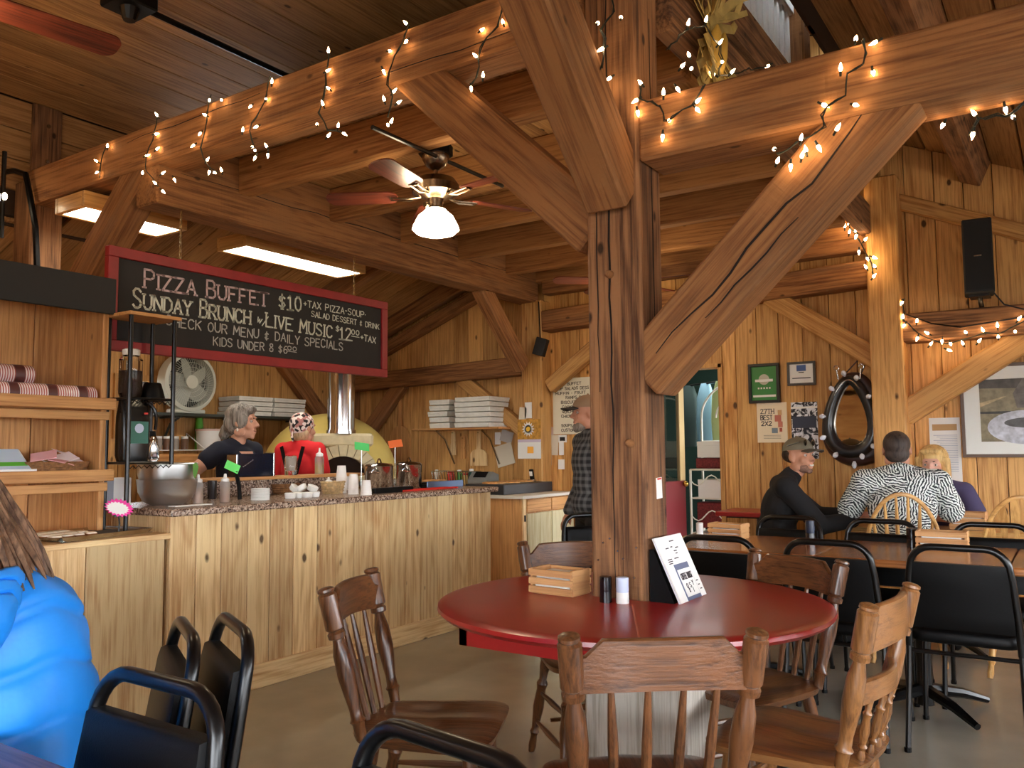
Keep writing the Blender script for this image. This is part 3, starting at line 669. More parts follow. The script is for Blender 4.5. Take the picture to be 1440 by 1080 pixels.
# low cabinet with display hutch at the left
cab = thing('display_cabinet', 'low pine cabinet with a cookie tray at the left of the counter', 'cabinet', (0, 0, 0))
board('top', .6, 2.485, CY0-.03, 4.6, .835, .862, w_cnt('x'), cab)
MB().box(.62, 2.46, CY0+.03, 4.58, 0, .835).build('carcass', w_cnt('x'), cab)
for (a, b) in ((.62, .99), (.995, 1.36), (1.365, 1.73), (1.735, 2.08), (2.085, 2.47)): board('plank', a, b, CY0, CY0+.028, 0, .835, w_cnt('z'), cab)
hut = thing('display_hutch', 'pine display hutch with two lipped shelves and a black header board', 'shelf', (0, 0, 0))
HX0, HX1, HY0, HY1 = .7, 2.335, 3.99, 4.36
board('side_panel', HX1-.03, HX1, HY0, HY1, .862, 2.10, w_shelf('z'), hut); board('side_panel', HX0, HX0+.03, HY0, HY1, .862, 2.10, w_shelf('z'), hut)
x = HX0
while x < HX1-.01: board('plank', x, min(x+.29, HX1)-.005, HY1-.02, HY1, .862, 2.10, w_shelf('z'), hut); x += .29
for z in (1.115, 1.462):
    board('shelf_board', HX0, HX1, HY0-.05, HY1, z, z+.018, w_shelf('x'), hut)
    board('shelf_lip', HX0, HX1+.012, HY0-.065, HY0-.045, z, z+.056, w_shelf('x'), hut)
    board('shelf_rail', HX0, HX1, HY0-.03, HY0-.01, z-.05, z-.008, w_shelf('x'), hut)
MB().box(HX0, HX1+.015, HY0-.03, HY0-.01, 1.94, 2.12, .003).build('header_board', mat('black_paint', srgb(34, 34, 33), .7), hut)
board('top', HX0, HX1, HY0, HY1, 2.10, 2.12, w_shelf('x'), hut)

# goods on the hutch
stripe = bpy.data.materials.new('striped_wrap'); stripe.use_nodes = True
_nt = stripe.node_tree; _b = _nt.nodes['Principled BSDF']; _b.inputs['Roughness'].default_value = .2
_tc = _nt.nodes.new('ShaderNodeTexCoord'); _w = _nt.nodes.new('ShaderNodeTexWave'); _w.inputs['Scale'].default_value = 28; _w.bands_direction = 'X'
_nt.links.new(_tc.outputs['Object'], _w.inputs['Vector']); _cr = _nt.nodes.new('ShaderNodeValToRGB'); _cr.color_ramp.elements[0].position = .42; _cr.color_ramp.elements[1].position = .58
_cr.color_ramp.elements[0].color = srgb(170, 92, 86); _cr.color_ramp.elements[1].color = srgb(232, 218, 212)
_nt.links.new(_w.outputs['Color'], _cr.inputs[0]); _nt.links.new(_cr.outputs[0], _b.inputs['Base Color'])
def roll(label, x, y, z, L, r):
    t = thing('cup_sleeve', label, 'cups', (x, y, z+r))
    MB().lathe([(r*.9, -L/2), (r, -L/2+.01), (r, L/2-.01), (r*.92, L/2)], 16, axis=(1, 0, 0)).build('sleeve', stripe, t, True)
    for k in (-.25, .08, .36): MB().lathe([(r*1.012, k*L-.022), (r*1.012, k*L+.022)], 16, axis=(1, 0, 0)).build('printed_band', mat('dark_print', srgb(86, 46, 44), .4), t, True)
    MB().lathe([(r*.7, L/2), (r*.75, L/2+.004)], 16, axis=(1, 0, 0)).build('end_cap', mat('pink_cup', srgb(226, 170, 172), .6), t)
GR = 'striped sleeves on the upper hutch shelf'
for x, y, z, L, lb in ((2.02, 4.02, 1.482, .52, 'front'), (1.95, 4.13, 1.482, .52, 'second'), (1.78, 4.12, 1.572, .5, 'upper'), (1.5, 4.03, 1.482, .4, 'left')):
    roll('%s wrapped sleeve of striped cups on the upper hutch shelf' % lb, x, y, z, L, .048); 
for o in list(COL.objects):
    if o.name.startswith('cup_sleeve'): o['group'] = GR
wick = mat('wicker', srgb(150, 104, 62), .7, noise=.5, nscale=60, bump=.8, bscale=90)
def basket(label, loc, w, d, h, rz=0, m=None):
    t = thing('wicker_basket', label, 'basket', loc, rz)
    R = lambda z, k: [Vector((x*k, y*k, z)) for x, y in rrect(w, d, min(w, d)*.35, 6)]
    MB().rings([R(0, .82), R(h*.5, .92), R(h, 1), R(h, .95), R(h*.5, .87), R(.012, .78)], caps=True).build('body', m or wick, t, True)
    ring = R(h, .98); MB().tube(ring, .007, 6, closed=True).build('rim', m or wick, t, True)
    for k in range(1, 4):
        MB().tube(R(h*k/4, .83+.16*k/4+.02), .004, 5, closed=True).build('weave_band', m or wick, t, True)
    return t
t = basket('oval wicker basket of pink sachets at the right end of the hutch shelf', (2.14, 4.10, 1.135), .30, .20, .07)
random.seed(5)
for k in range(7):
    c = mat('pink_sachet', srgb(238, 178, 178), .6) if k % 2 else mat('pale_sachet', srgb(242, 226, 226), .6)
    s = MB().obox((0, 0, 0), (.11, .075, .004), bev=.001).build('sachet', c); s.location = (2.08+random.uniform(-.04, .13), 4.07+random.uniform(-.03, .06), 1.19+.010*k); s.rotation_euler = (random.uniform(.1, .6), random.uniform(-.3, .3), random.uniform(-1, 1))
    tag(s, ('bottom', 'second', 'third', 'fourth', 'fifth', 'sixth', 'topmost')[k]+' %s sachet in the oval wicker basket' % ('pink' if k % 2 else 'pale'), 'sachet', 'sachets in the oval basket')
t = thing('white_tray', 'slanted white display tray with a green band on the hutch shelf', 'tray', (1.90, 4.05, 1.14))
MB().obox((0, .03, .075), (.20, .19, .006), (.62, 0, 0)).build('back', mat('pale_blue_card', srgb(206, 224, 240), .5), t)
MB().box(-.10, .10, -.075, -.07, 0, .04).build('front', WHITE, t); MB().obox((0, .01, .062), (.19, .03, .004), (.62, 0, 0)).build('green_band', mat('green_card', srgb(96, 190, 60), .5), t)
MB().box(-.05, .05, -.0765, -.075, .016, .026).build('print', BLACKM, t)
for s in (-1, 1): MB().prism([(-.075, 0), (.1, .13), (.1, 0)], .005, Matrix.Translation((s*.1-.0025, 0, 0)) @ Matrix(((0, 0, 1, 0), (1, 0, 0, 0), (0, 1, 0, 0), (0, 0, 0, 1)))).build('side', WHITE, t)
t = thing('wooden_box', 'shallow wooden box with green packets at the left edge of the hutch shelf', 'box', (1.66, 4.05, 1.135))
MB().box(-.11, .11, -.08, -.07, 0, .05, .002).box(-.11, .11, .07, .08, 0, .10, .002).box(-.11, -.1, -.08, .08, 0, .07, .002).box(.1, .11, -.08, .08, 0, .07, .002).box(-.11, .11, -.08, .08, 0, .008).build('body', w_shelf('x'), t)
for k in range(4): MB().obox((-.07+.045*k, 0, .05), (.06, .09, .01), (.4, 0, .3*k)).build('packet', MATS['green_card'] if k % 2 else mat('brown_pack', srgb(150, 84, 56), .6), t)

# cookie tray and star price sign
t = thing('cookie_tray', 'aluminium baking tray of iced cookies on the low cabinet', 'tray', (2.17, 3.87, .862), .22)
MB().box(-.26, .26, -.16, .16, .002, .006).build('base', CHROME, t); 
R = lambda z, k: [Vector((x*k, y*k, z)) for x, y in rrect(.54, .34, .03, 3)]
MB().rings([R(.004, .94), R(.022, 1), R(.024, 1.015), R(.022, .985), R(.006, .93)], caps=False).build('rim', CHROME, t, True)
MB().box(-.24, .24, -.14, .14, .006, .012).build('dark_liner', mat('dark_liner', srgb(38, 26, 20), .6), t)
ice = mat('icing', srgb(236, 226, 206), .5); ck = mat('cookie', srgb(150, 102, 62), .8)
random.seed(9)
for r in range(5):
    for c in range(4):
        '';lab = '%s iced cookie of the %s row on the baking tray' % (('leftmost', 'second', 'third', 'rightmost')[c], ('front', 'second', 'middle', 'fourth', 'rearmost')[r]); p = (1.965+.06*c+random.uniform(-.006, .006)-.012*r, 3.74+.012*c+.05*r, .875+.003*(r % 2))
        o = thing('iced_cookie', lab, 'cookie', p, random.uniform(-.3, .3), 'iced cookies on the tray')
        MB().rings([[Vector((x, y, z)) for x, y in rrect(.05*k, .075*k, .012, 3)] for z, k in ((0, 1), (.01, 1))]).build('biscuit', ck, o, True)
        MB().rings([[Vector((x, y, z)) for x, y in rrect(.046*k, .07*k, .012, 3)] for z, k in ((.0105, 1), (.015, .95), (.0165, .8))]).build('icing', ice, o, True)
t = thing('price_sign', 'pink starburst price card on a black clip above the cookie tray', 'sign', (2.30, 3.80, .865), math.radians(-20))
st = []
for k in range(36):
    a = 2*PI*k/36; r = 1 if k % 2 else .8; st.append((math.cos(a)*.068*r, math.sin(a)*.045*r))
Mx = Matrix.Translation((0, 0, .125)) @ Euler((PI/2-.35, .25, 0)).to_matrix().to_4x4()
MB().prism(st, .002, Mx).build('star', mat('hot_pink', srgb(238, 60, 160), .6), t)
MB().prism([(x*.8-.006, y*.72-.004) for x, y in st], .0026, Mx).build('card', PAPER, t)
MB().tube([(0, .0, .002), (.004, .002, .05), (0, 0, .085)], .004, 6).build('stem', BLACKM, t); MB().obox((0, -.002, .088), (.045, .012, .012), bev=.002).build('clip', BLACKM, t); MB().lathe([(.022, 0), (.02, .006)], 12).build('foot', BLACKM, t)

# black wire rack standing on the counter's left end
RX0, RX1, RY0, RY1 = 2.36, 2.60, 3.84, 4.03
rk = thing('wire_rack', 'black wire rack with a wooden top at the left end of the counter', 'rack', (0, 0, 0))
for a in (RX0, RX1):
    for b in (RY0, RY1):
        MB().cyl((a, b, 1.19 if a > 2.5 else .862), (a, b, 1.93), .011).build('pole', BLACKM, rk, True)
        MB().lathe([(.0118, 0), (.0118, .9)], 8).bm.free()
        for k in range(20): pass
for z in (1.20, 1.52):
    m = MB(); m.tube([(RX0, RY0, z), (RX1, RY0, z), (RX1, RY1, z), (RX0, RY1, z)], .006, 6, closed=True)
    for k in range(1, 12): m.cyl((RX0+k*(RX1-RX0)/12, RY0, z), (RX0+k*(RX1-RX0)/12, RY1, z), .003, seg=5)
    m.tube([(RX0+(RX1-RX0)*k/16, RY0, z-.012-.014*(k % 2)) for k in range(17)], .003, 5)
    m.build('wire_shelf', BLACKM, rk, True)
board('top', RX0-.02, RX1+.03, RY0-.02, RY1+.02, 1.93, 1.948, w_shelf('x'), rk)

def lathe_thing(name, label, cat, loc, parts, group=None, rz=0):
    t = thing(name, label, cat, loc, rz, group)
    for nm, prof, m in parts: MB().lathe(prof, 20).build(nm, m, t, True, 35)
    return t
GLASS = mat('clear_glass', (.95, .97, .96, 1), .03, trans=1, ior=1.3)
lathe_thing('storage_jar', 'tall clear jar of dark beans on the upper shelf of the rack', 'jar', (2.42, 3.93, 1.527), (('beans', [(.045, .002), (.05, .02), (.05, .13), (.045, .135)], mat('dark_beans', srgb(52, 34, 24), .6, bump=.8, bscale=90)), ('glass', [(.048, 0), (.056, .02), (.056, .19), (.035, .215)], GLASS), ('lid', [(.042, .212), (.042, .24), (.03, .245)], WHITE)))
lathe_thing('coffee_filter_basket', 'black tapered filter bowl on the upper shelf of the rack', 'bowl', (2.535, 3.92, 1.527), (('bowl', [(.062, 0), (.06, .01), (.042, .075), (.036, .08), (.002, .08)], BLACK),))
t = thing('coffee_bag', 'black coffee bag with a green label in the rack', 'bag', (2.44, 3.93, 1.207), 0)
MB().rings([[Vector((x, y, z)) for x, y in rrect(.15*a, .09*b, .02, 3)] for z, a, b in ((0, .9, .9), (.03, 1, 1), (.22, 1.02, .9), (.30, 1, .5), (.34, .95, .12))]).build('body', mat('black_foil', srgb(18, 18, 18), .25), t, True)
MB().box(-.045, .055, -.047, -.0455, .09, .20).build('label_patch', mat('dark_green_label', srgb(52, 108, 92), .5), t); MB().lathe([(.024, 0), (.024, .001)], 16, (.005, -.0475, .165), (0, -1, 0)).build('round_logo', mat('pale_logo', srgb(190, 200, 220), .5), t)
MB().box(.03, .05, -.048, -.046, .235, .245).build('red_tab', mat('red_tab', srgb(210, 50, 40), .5), t)
MB().tube(bez((.05, -.03, .3), (.12, -.04, .27), (.09, -.05, .16)), .008, 6).build('tie', MATS['black_foil'], t, True)
lathe_thing('thermal_jug', 'steel thermal jug with black handle on the lower rack shelf', 'jug', (2.565, 3.97, 1.207), (('body', [(.035, 0), (.038, .01), (.036, .11), (.025, .13)], STEEL), ('lid', [(.026, .13), (.022, .155)], BLACK)))
lathe_thing('glass_carafe', 'small glass carafe on the lower rack shelf', 'carafe', (2.53, 3.89, 1.207), (('body', [(.02, 0), (.03, .01), (.028, .07), (.016, .1), (.02, .115)], GLASS),))
t = thing('paper_box', 'white box with a grey panel under the wire rack', 'box', (2.50, 4.22, CT)); MB().box(-.09, .09, -.05, .05, 0, .145, .003).build('body', PAPER, t); MB().box(-.085, -.01, -.0515, -.05, .01, .135).build('grey_panel', mat('grey_print', srgb(150, 152, 160), .5), t)

# steel bowls and bottles
t = thing('mixing_bowl', 'large stacked steel mixing bowls with a green leaf tag', 'bowl', (2.70, 4.02, CT)); t.scale = (1.15, 1.15, 1.15)
MB().lathe([(.07, 0), (.105, .02), (.125, .06), (.132, .115), (.134, .118), (.128, .116), (.10, .03), (.05, .01)], 32, caps=False).build('bowl', SATIN, t, True)
MB().lathe([(.118, .11), (.128, .14), (.131, .185), (.136, .188), (.13, .192), (.125, .185), (.12, .15)], 32, caps=False).build('upper_bowl', SATIN, t, True)
MB().prism([(-.02, .03), (-.012, -.02), (.0, -.035), (.012, -.02), (.026, .02), (.005, .04)], .001, Matrix.Translation((.05, -.135, .155)) @ Euler((PI/2, 0, .35)).to_matrix().to_4x4()).build('leaf_tag', mat('leaf_green', srgb(96, 150, 70), .6), t)
t = thing('green_sign', 'bright green price card on a black clip behind the steel bowls', 'sign', (3.16, 4.08, CT), math.radians(-25))
MB().obox((0, 0, .19), (.085, .002, .055), (-.4, .45, 0)).build('card', mat('neon_green', srgb(116, 240, 120), .7), t); MB().tube([(.05, .02, 0), (.045, .02, .08), (.02, 0, .165)], .012, 6).build('clip', BLACK, t, True)
def bottle(label, px, py, fill, h=.155, r=.026, g=None):
    p = W(px, py, Z=CT)
    return lathe_thing('squeeze_bottle', label, 'bottle', p, (('sauce', [(r*.98, .002), (r*.98, h*.52)], fill), ('body', [(r, 0), (r*1.02, .01), (r*1.02, h*.68), (r*.8, h*.74)], mat('cloudy_plastic', srgb(214, 214, 210), .4, trans=.75, ior=1.1)), ('cap', [(r*.85, h*.73), (r*.85, h*.83), (r*.4, h*.86), (r*.25, h), (.002, h*1.01)], WHITE)), 'squeeze bottles on the counter')
tan = mat('tan_sauce', srgb(196, 138, 98), .5)
bottle('squeeze bottle of tan dressing right beside the steel bowls', 278, 708, tan); bottle('squeeze bottle of tan dressing right of the dark tumbler', 316, 706, tan)
lathe_thing('dark_tumbler', 'dark tumbler between the two squeeze bottles', 'tumbler', W(298, 702, Z=CT), (('body', [(.024, 0), (.026, .01), (.028, .11), (.026, .11)], mat('dark_glass', srgb(40, 40, 46), .15, coat=.5)),))
sl = MB().box(-.11, .11, -.03, .03, 0, .004).build('paper_slip', PAPER); sl.location = W(268, 711, Z=CT); tag(sl, 'pale paper slip under the squeeze bottles at the counter edge', 'paper')
t = thing('lid_stack', 'stack of white plastic lids on the counter', 'lids', W(366, 703, Z=CT))
for k in range(9): MB().lathe([(.052, 0), (.053, .003), (.05, .0068)], 28).build('lid', WHITE, t, True, loc=(0, 0, .0075*k))
basket('flat wicker basket lying behind the lid stack', W(402, 694, Z=CT), .24, .14, .06, .5)
t = None
for k, (px, py, dz, tl) in enumerate(((408, 701, 0, 0), (420, 700, 0, .1), (432, 700, 0, 0), (442, 699, 0, 0), (412, 699, .038, .6), (426, 699, .04, -.5), (438, 699, .038, .35))):
    o = MB().lathe([(.026, 0), (.03, .004), (.032, .02), (.034, .03), (.028, .034)], 18).build('creamer_cup', WHITE, None, True); o.location = W(px, py, Z=CT)+Vector((0, 0, dz)); o.rotation_euler = (tl, tl*.5, 0)
    tag(o, ('leftmost bottom', 'second bottom', 'third bottom', 'rightmost bottom', 'leftmost tipped', 'middle tipped', 'rightmost tipped')[k]+' white creamer cup of the loose pile on the counter', 'cup', 'pile of creamer cups')
o = basket('pale wicker bowl holding a white pot beside the paper cups', W(468, 694, Z=CT), .15, .13, .075, .2, mat('pale_wicker', srgb(214, 184, 134), .7, noise=.4, nscale=50, bump=.8, bscale=90))
o = MB().lathe([(.03, 0), (.034, .05), (.02, .065), (.008, .07), (.006, .085), (.001, .087)], 16).build('sugar_pot', WHITE, None, True); o.location = W(462, 694, Z=CT)+Vector((0, 0, .02)); tag(o, 'white lidded pot inside the pale wicker bowl', 'pot')
cupm = mat('paper_cup', srgb(242, 238, 234), .55)
def cups(label, px, py, n, r=.036):
    t = thing('cup_stack', label, 'cups', W(px, py, Z=CT), 0, 'stacks of white paper cups')
    for k in range(n): MB().lathe([(r, 0), (r*1.01, .004), (r*.985, .006), (r*.76, .08), (.002, .08)], 20).build('cup', cupm, t, True, loc=(0, 0, k*.0125))
cups('tallest stack of upside down paper cups', 480, 693, 9, .036); cups('middle stack of upside down paper cups beside the tallest one', 497, 695, 5, .034); cups('shortest stack of upside down paper cups at the counter edge', 515, 696, 2, .035)
cups('hidden rear stack of paper cups behind the tallest one', 488, 689, 3, .034)
def pot(label, px, py, r=.115, h=.17):
    t = thing('stock_pot', label, 'pot', W(px, py, Z=CT), .4, 'steel pots on the counter')
    MB().lathe([(r*.95, 0), (r, .008), (r, h), (r*1.03, h+.004), (r*.98, h+.006)], 32).build('body', STEEL, t, True)
    MB().lathe([(r*1.02, h+.006), (r*.9, h+.018), (.02, h+.028), (.002, h+.028)], 32).build('lid', STEEL, t, True)
    MB().tube(bez((-.04, 0, h+.025), (0, 0, h+.085), (.04, 0, h+.025)), .006, 8).build('lid_handle', STEEL, t, True)
    for s in (-1, 1): MB().tube(bez((s*r, -.035, h*.75), (s*(r+.07), 0, h*.8), (s*r, .035, h*.75)), .006, 8).build('handle', STEEL, t, True)
pot('left steel stock pot with a green card on the counter', 533, 689, .10, .165); pot('right steel stock pot with an arched lid handle on the counter', 575, 687, .095, .17)
for px, py, c, lb in ((509, 628, srgb(92, 220, 120), 'green price card above the left stock pot'), (556, 624, srgb(240, 120, 60), 'orange price card above the stock pots')):
    p = W(px, py, Y=4.14); t = thing('price_card', lb, 'sign', (p.x, p.y, CT), -.3)
    MB().obox((0, 0, p.z-t.location.z), (.115, .003, .055), (-.25, -.12 if px > 520 else .12, 0)).build('card', mat('card_'+lb[:5], c, .7), t); MB().tube([(0, .01, 0), (0, .005, p.z-t.location.z)], .003, 6).build('clip', CHROME, t)
bm_ = thing('pot_stand', 'black warming base under the stock pots', 'warmer', W(535, 694, Z=CT)); MB().box(-.05, .33, .0, .06, 0, .035, .004).build('body', BLACK, bm_)
# napkin dispenser, jar and oil bottle on the ledge
t = thing('napkin_dispenser', 'glossy navy napkin dispenser with a steel end on the ledge', 'dispenser', (W(356, 672, Y=4.33).x, 4.34, 1.095))
MB().box(-.15, .13, -.045, .045, 0, .145, .004).build('body', mat('navy_gloss', srgb(18, 24, 42), .12, coat=.6), t); MB().box(.13, .142, -.048, .048, 0, .15, .002).build('steel_end', CHROME, t); MB().box(-.158, -.15, -.048, .048, .05, .14, .002).build('steel_end', CHROME, t)
MB().obox((-.07, -.046, .085), (.09, .003, .006), (0, -.5, 0)).build('slot', CHROME, t)
p = W(409, 668, Y=4.35); lathe_thing('glass_jar', 'clear glass jar of straws on the ledge', 'jar', (p.x, 4.35, 1.095), (('glass', [(.04, 0), (.042, .005), (.042, .11), (.035, .125), (.036, .13)], GLASS), ('straws', [(.02, .03), (.03, .12)], PAPER), ('base', [(.04, .001), (.04, .035)], GLASS)))
p = W(449, 667, Y=4.35); lathe_thing('oil_bottle', 'squeeze bottle of golden oil on the ledge', 'bottle', (p.x, 4.35, 1.095), (('oil', [(.03, .001), (.03, .07)], mat('golden_oil', srgb(214, 178, 40), .2)), ('body', [(.031, 0), (.031, .11), (.024, .125)], MATS['cloudy_plastic']), ('cap', [(.025, .122), (.025, .14), (.008, .15), (.005, .18)], WHITE)))

# far end of the counter: pans, tongs
t = thing('serving_tray', 'long dark serving tray with a blue grey rim at the far end of the counter', 'tray', Vector((4.86, 4.05, CT)), 0)
MB().box(-.10, .33, -.10, .22, 0, .03, .004).build('body', BLACK, t); MB().box(-.10, .33, -.11, -.10, .0, .05, .003).build('rim', mat('blue_grey_metal', srgb(108, 128, 160), .3, .6), t)
for k, dx in enumerate((.01, .22)):
    pz = thing('pizza_slice_tray', ('left', 'middle', 'right')[k]+' flat pan of pizza on the dark serving tray', 'pizza', Vector((4.86, 4.05, CT))+Vector((dx, .08, .031)))
    MB().lathe([(.09, 0), (.1, .008), (.1, .012)], 24).build('pan', CHROME, pz, True); MB().lathe([(.09, .011), (.09, .018), (.08, .02), (.002, .019)], 24).build('crust', mat('pizza_crust', srgb(206, 150, 84), .7, noise=.5, nscale=40), pz, True)
for k, (a, b) in enumerate((((565, 689), (640, 688)), ((545, 692), (628, 690)))):
    A, B = W(*a, Y=3.78+.05*k), W(*b, Y=3.78+.05*k); A.z = B.z = CT+.007
    t = thing('red_tongs', ('rear', 'front')[k]+' pair of red handled tongs lying on the counter edge', 'tongs', A)
    d = B-A; n = Vector((-d.y, d.x, 0)).normalized()
    MB().tube([n*.008, d*.6+n*.015, d+n*.006], .006, 6).build('arm', mat('red_plastic', srgb(206, 46, 36), .35), t, True); MB().tube([-n*.008, d*.6-n*.015, d-n*.006], .006, 6).build('arm', MATS['red_plastic'], t, True)
    MB().tube([d+Vector((.0, .0, 0))+Vector((math.cos(q)*.02, math.sin(q)*.02, 0)) for q in [2*PI*j/10 for j in range(10)]], .004, 6, closed=True).build('ring', MATS['red_plastic'], t, True)

# second cupboard behind the counter's end
cb = thing('kitchen_cupboard', 'low cupboard with pale plywood doors beyond the counter', 'cupboard', (0, 0, 0))
MB().box(5.64, 6.45, 3.70, 4.35, 0, .86, .003).build('body', w_shelf('z'), cb); board('top', 5.60, 6.47, 3.66, 4.36, .86, .885, mat('white_edge', srgb(212, 204, 190), .5), cb)
ply = wood('plywood', srgb(214, 204, 164), srgb(186, 166, 118), 'z', .5, 0, .8, .1)
for a, b in ((5.70, 6.07), (6.08, 6.44)):
    d = board('door', a, b, 3.680, 3.70, .05, .74, ply, cb); board('drawer_front', a, b, 3.682, 3.70, .75, .85, w_shelf('x'), cb)
for z in (.68, .16): MB().box(5.655, 5.668, 3.676, 3.70, z, z+.05).build('hinge', BLACKM, cb)
board('stile', 5.64, 5.69, 3.685, 3.70, 0, .86, w_cnt('z'), cb)
# prep counter along the end wall
pc = thing('prep_counter', 'prep counter along the kitchen end wall under the box shelf', 'counter', (0, 0, 0))
MB().box(6.12, 6.6, 4.4, 5.3, 0, .90).build('body', w_kit('z'), pc); MB().box(6.08, 6.61, 4.37, 5.33, .90, .94, .004).build('top', CHROME, pc)
t = thing('griddle', 'long dark griddle with pizzas behind the cupboard', 'griddle', (6.02, 4.08, .885)); MB().box(-.36, .40, -.20, .2, 0, .085, .006).build('body', mat('grey_black', srgb(48, 48, 50), .4), t)
for k in range(3): MB().lathe([(.10, .086), (.10, .096), (.08, .1), (.002, .1)], 20, (-.22+.22*k, 0, 0)).build('pizza', MATS['pizza_crust'], t, True)

# pizza oven
ov = thing('pizza_oven', 'domed yellow wood fired pizza oven with a stone arch and steel chimney', 'oven', (5.50, 5.72, 0), 0)
yel = mat('yellow_plaster', srgb(232, 208, 118), .6, noise=.1, nscale=4, bump=.2, bscale=40)
MB().box(-.5, .5, -.5, .5, 0, .95, .01).build('stand', w_kit('z'), ov, rot=(0, 0, -.62)); MB().box(-.6, .6, -.6, .6, .95, 1.0, .01).build('hearth', mat('stone_slab', srgb(150, 140, 124), .7), ov, rot=(0, 0, -.62))
prof = [(.62*math.cos(a), 1.0+.60*math.sin(a)) for a in [k*PI/2/12 for k in range(13)]]
MB().lathe(prof, 40).build('dome', yel, ov, True)
fr = thing('front', None, None); fr.parent = ov; fr.rotation_euler = (0, 0, -.62+.0); 
import_M = Matrix()
stone = mat('pale_stone', srgb(202, 188, 150), .8, noise=.15, nscale=20)
def at_front(u, v, w): return Vector((u, v, w))
AF = -.78
for k in range(11):    # voussoirs of the arch
    a0, a1 = PI*k/11+.012, PI*(k+1)/11-.012; ri, ro = .20, .30
    m = MB(); m.prism([(math.cos(a0)*ri, math.sin(a0)*ri*.8), (math.cos(a0)*ro, math.sin(a0)*ro*.85), (math.cos(a1)*ro, math.sin(a1)*ro*.85), (math.cos(a1)*ri, math.sin(a1)*ri*.8)], .26, Matrix.Translation((0, AF+.26, 1.05)) @ Euler((PI/2, 0, 0)).to_matrix().to_4x4())
    m.build('arch_stone', stone, fr)
MB().box(-.34, .34, AF-.06, AF+.2, 1.0, 1.05, .008).build('sill', stone, fr)
MB().box(-.26, .26, AF+.02, AF+.24, 1.29, 1.40, .02).build('flue_base', stone, fr); MB().box(-.2, .2, AF+.10, AF+.12, 1.05, 1.235).build('mouth', mat('soot_and_shade', srgb(40, 22, 16), .9), fr)  # dark panel closing the arch stands in for the shaded, sooty hollow
MB().lathe([(.115, 1.40), (.115, 2.55)], 28, (0, AF+.13, 0)).build('chimney', STEEL, fr, True); MB().lathe([(.125, 1.40), (.125, 1.43)], 28, (0, AF+.13, 0)).build('collar', STEEL, fr, True)
# wall shelf on the back wall with box fan and pizza boxes
sh = thing('wall_shelf', 'dark wall shelf on brackets holding the fan and pizza boxes', 'shelf', (0, 0, 0))
MB().box(4.1, 5.95, 6.28, 6.6, 1.56, 1.585, .002).build('board', mat('dark_shelf', srgb(46, 52, 46), .5), sh)
for xx in (4.35, 5.0, 5.75): MB().box(xx-.012, xx+.012, 6.3, 6.595, 1.545, 1.56).tube([(xx, 6.33, 1.55), (xx, 6.45, 1.5), (xx, 6.585, 1.3)], .011, 6).build('bracket', MATS['dark_shelf'], sh)
fp = W(265, 541, Y=6.40); fan = thing('box_fan', 'round white plastic floor fan standing on the kitchen shelf', 'fan', (fp.x, 6.42, fp.z), -.0)
gw = mat('fan_plastic', srgb(206, 208, 196), .45)
FR_ = .255
FX = lambda x, y, z: Vector((x, y, z))
MB().lathe([(FR_*.86, -.06), (FR_, -.05), (FR_*1.02, 0), (FR_, .06), (FR_*.88, .07), (FR_*.88, -.05)], 40, axis=(0, -1, 0), caps=False).build('housing', gw, fan, True)
MB().lathe([(.06, .062), (.058, .075), (.03, .08), (.002, .08)], 24, axis=(0, -1, 0)).build('hub', gw, fan, True)
for k in range(5):
    a = 2*PI*k/5+.3; m = MB(); R = []
    for j in range(6):
        r = .045+.165*j/5; wd = .03+.045*math.sin(PI*(.25+.6*j/5)); c = a+.25*j/5
        R.append([Vector((math.cos(c+s*wd/r*.9)*r, -.01-s*.03, math.sin(c+s*wd/r*.9)*r)) for s in (-1, -.3, .3, 1)]+[Vector((math.cos(c+s*wd/r*.9)*r, -.006-s*.03, math.sin(c+s*wd/r*.9)*r)) for s in (1, .3, -.3, -1)])
    m.rings(R).build('blade', mat('fan_blade', srgb(176, 180, 172), .4), fan, True)
m = MB()
for k in range(60):
    a = 2*PI*k/60; m.tube([(math.cos(a)*.058, -.066, math.sin(a)*.058), (math.cos(a+.22)*.14, -.072, math.sin(a+.22)*.14), (math.cos(a+.35)*FR_*.89, -.055, math.sin(a+.35)*FR_*.89)], .0016, 4)
for r in (.09, .13, .17): m.tube([(math.cos(2*PI*k/36)*r, -.072, math.sin(2*PI*k/36)*r) for k in range(36)], .0018, 4, closed=True)
g = m.build('grille', gw, fan, True); g['kind'] = 'stuff'
MB().lathe([(FR_*.87, -.04), (FR_*.87, -.035)], 30, axis=(0, -1, 0)).build('rear_guard', mat('dark_gap', srgb(40, 42, 40), .8), fan)
MB().tube(bez((-.12, 0, .225), (0, 0, .31), (.12, 0, .225)), .015, 8).build('handle', BLACK, fan, True); MB().box(-.16, .16, -.05, .06, -.275, -.235, .01).build('foot', gw, fan)
fan.location.z = 1.585+.276
box_m = mat('pizza_box', srgb(226, 226, 218), .7, noise=.12, nscale=14)
def pbox(label, x0, x1, y0, y1, z, h, n, g, jit=.012, side=None):
    for k in range(n):
        t = thing('pizza_box', label % ('bottom', 'second', 'third', 'fourth', 'fifth', 'sixth')[k], 'box', ((x0+x1)/2+random.uniform(-jit, jit), (y0+y1)/2+random.uniform(-jit, jit), z+k*h), random.uniform(-.02, .02), g)
        a, b = (x1-x0)/2, (y1-y0)/2
        MB().box(-a, a, -b, b, .0, h*.82, .002).build('box', box_m, t); MB().box(-a-.003, a+.003, -b-.003, b+.003, h*.4, h*.86, .002).build('lid', box_m, t)
random.seed(21)
pbox('%s white pizza box of the wide stack beside the fan', 4.93, 5.31, 6.29, 6.58, 1.585, .045, 4, 'pizza boxes beside the fan')
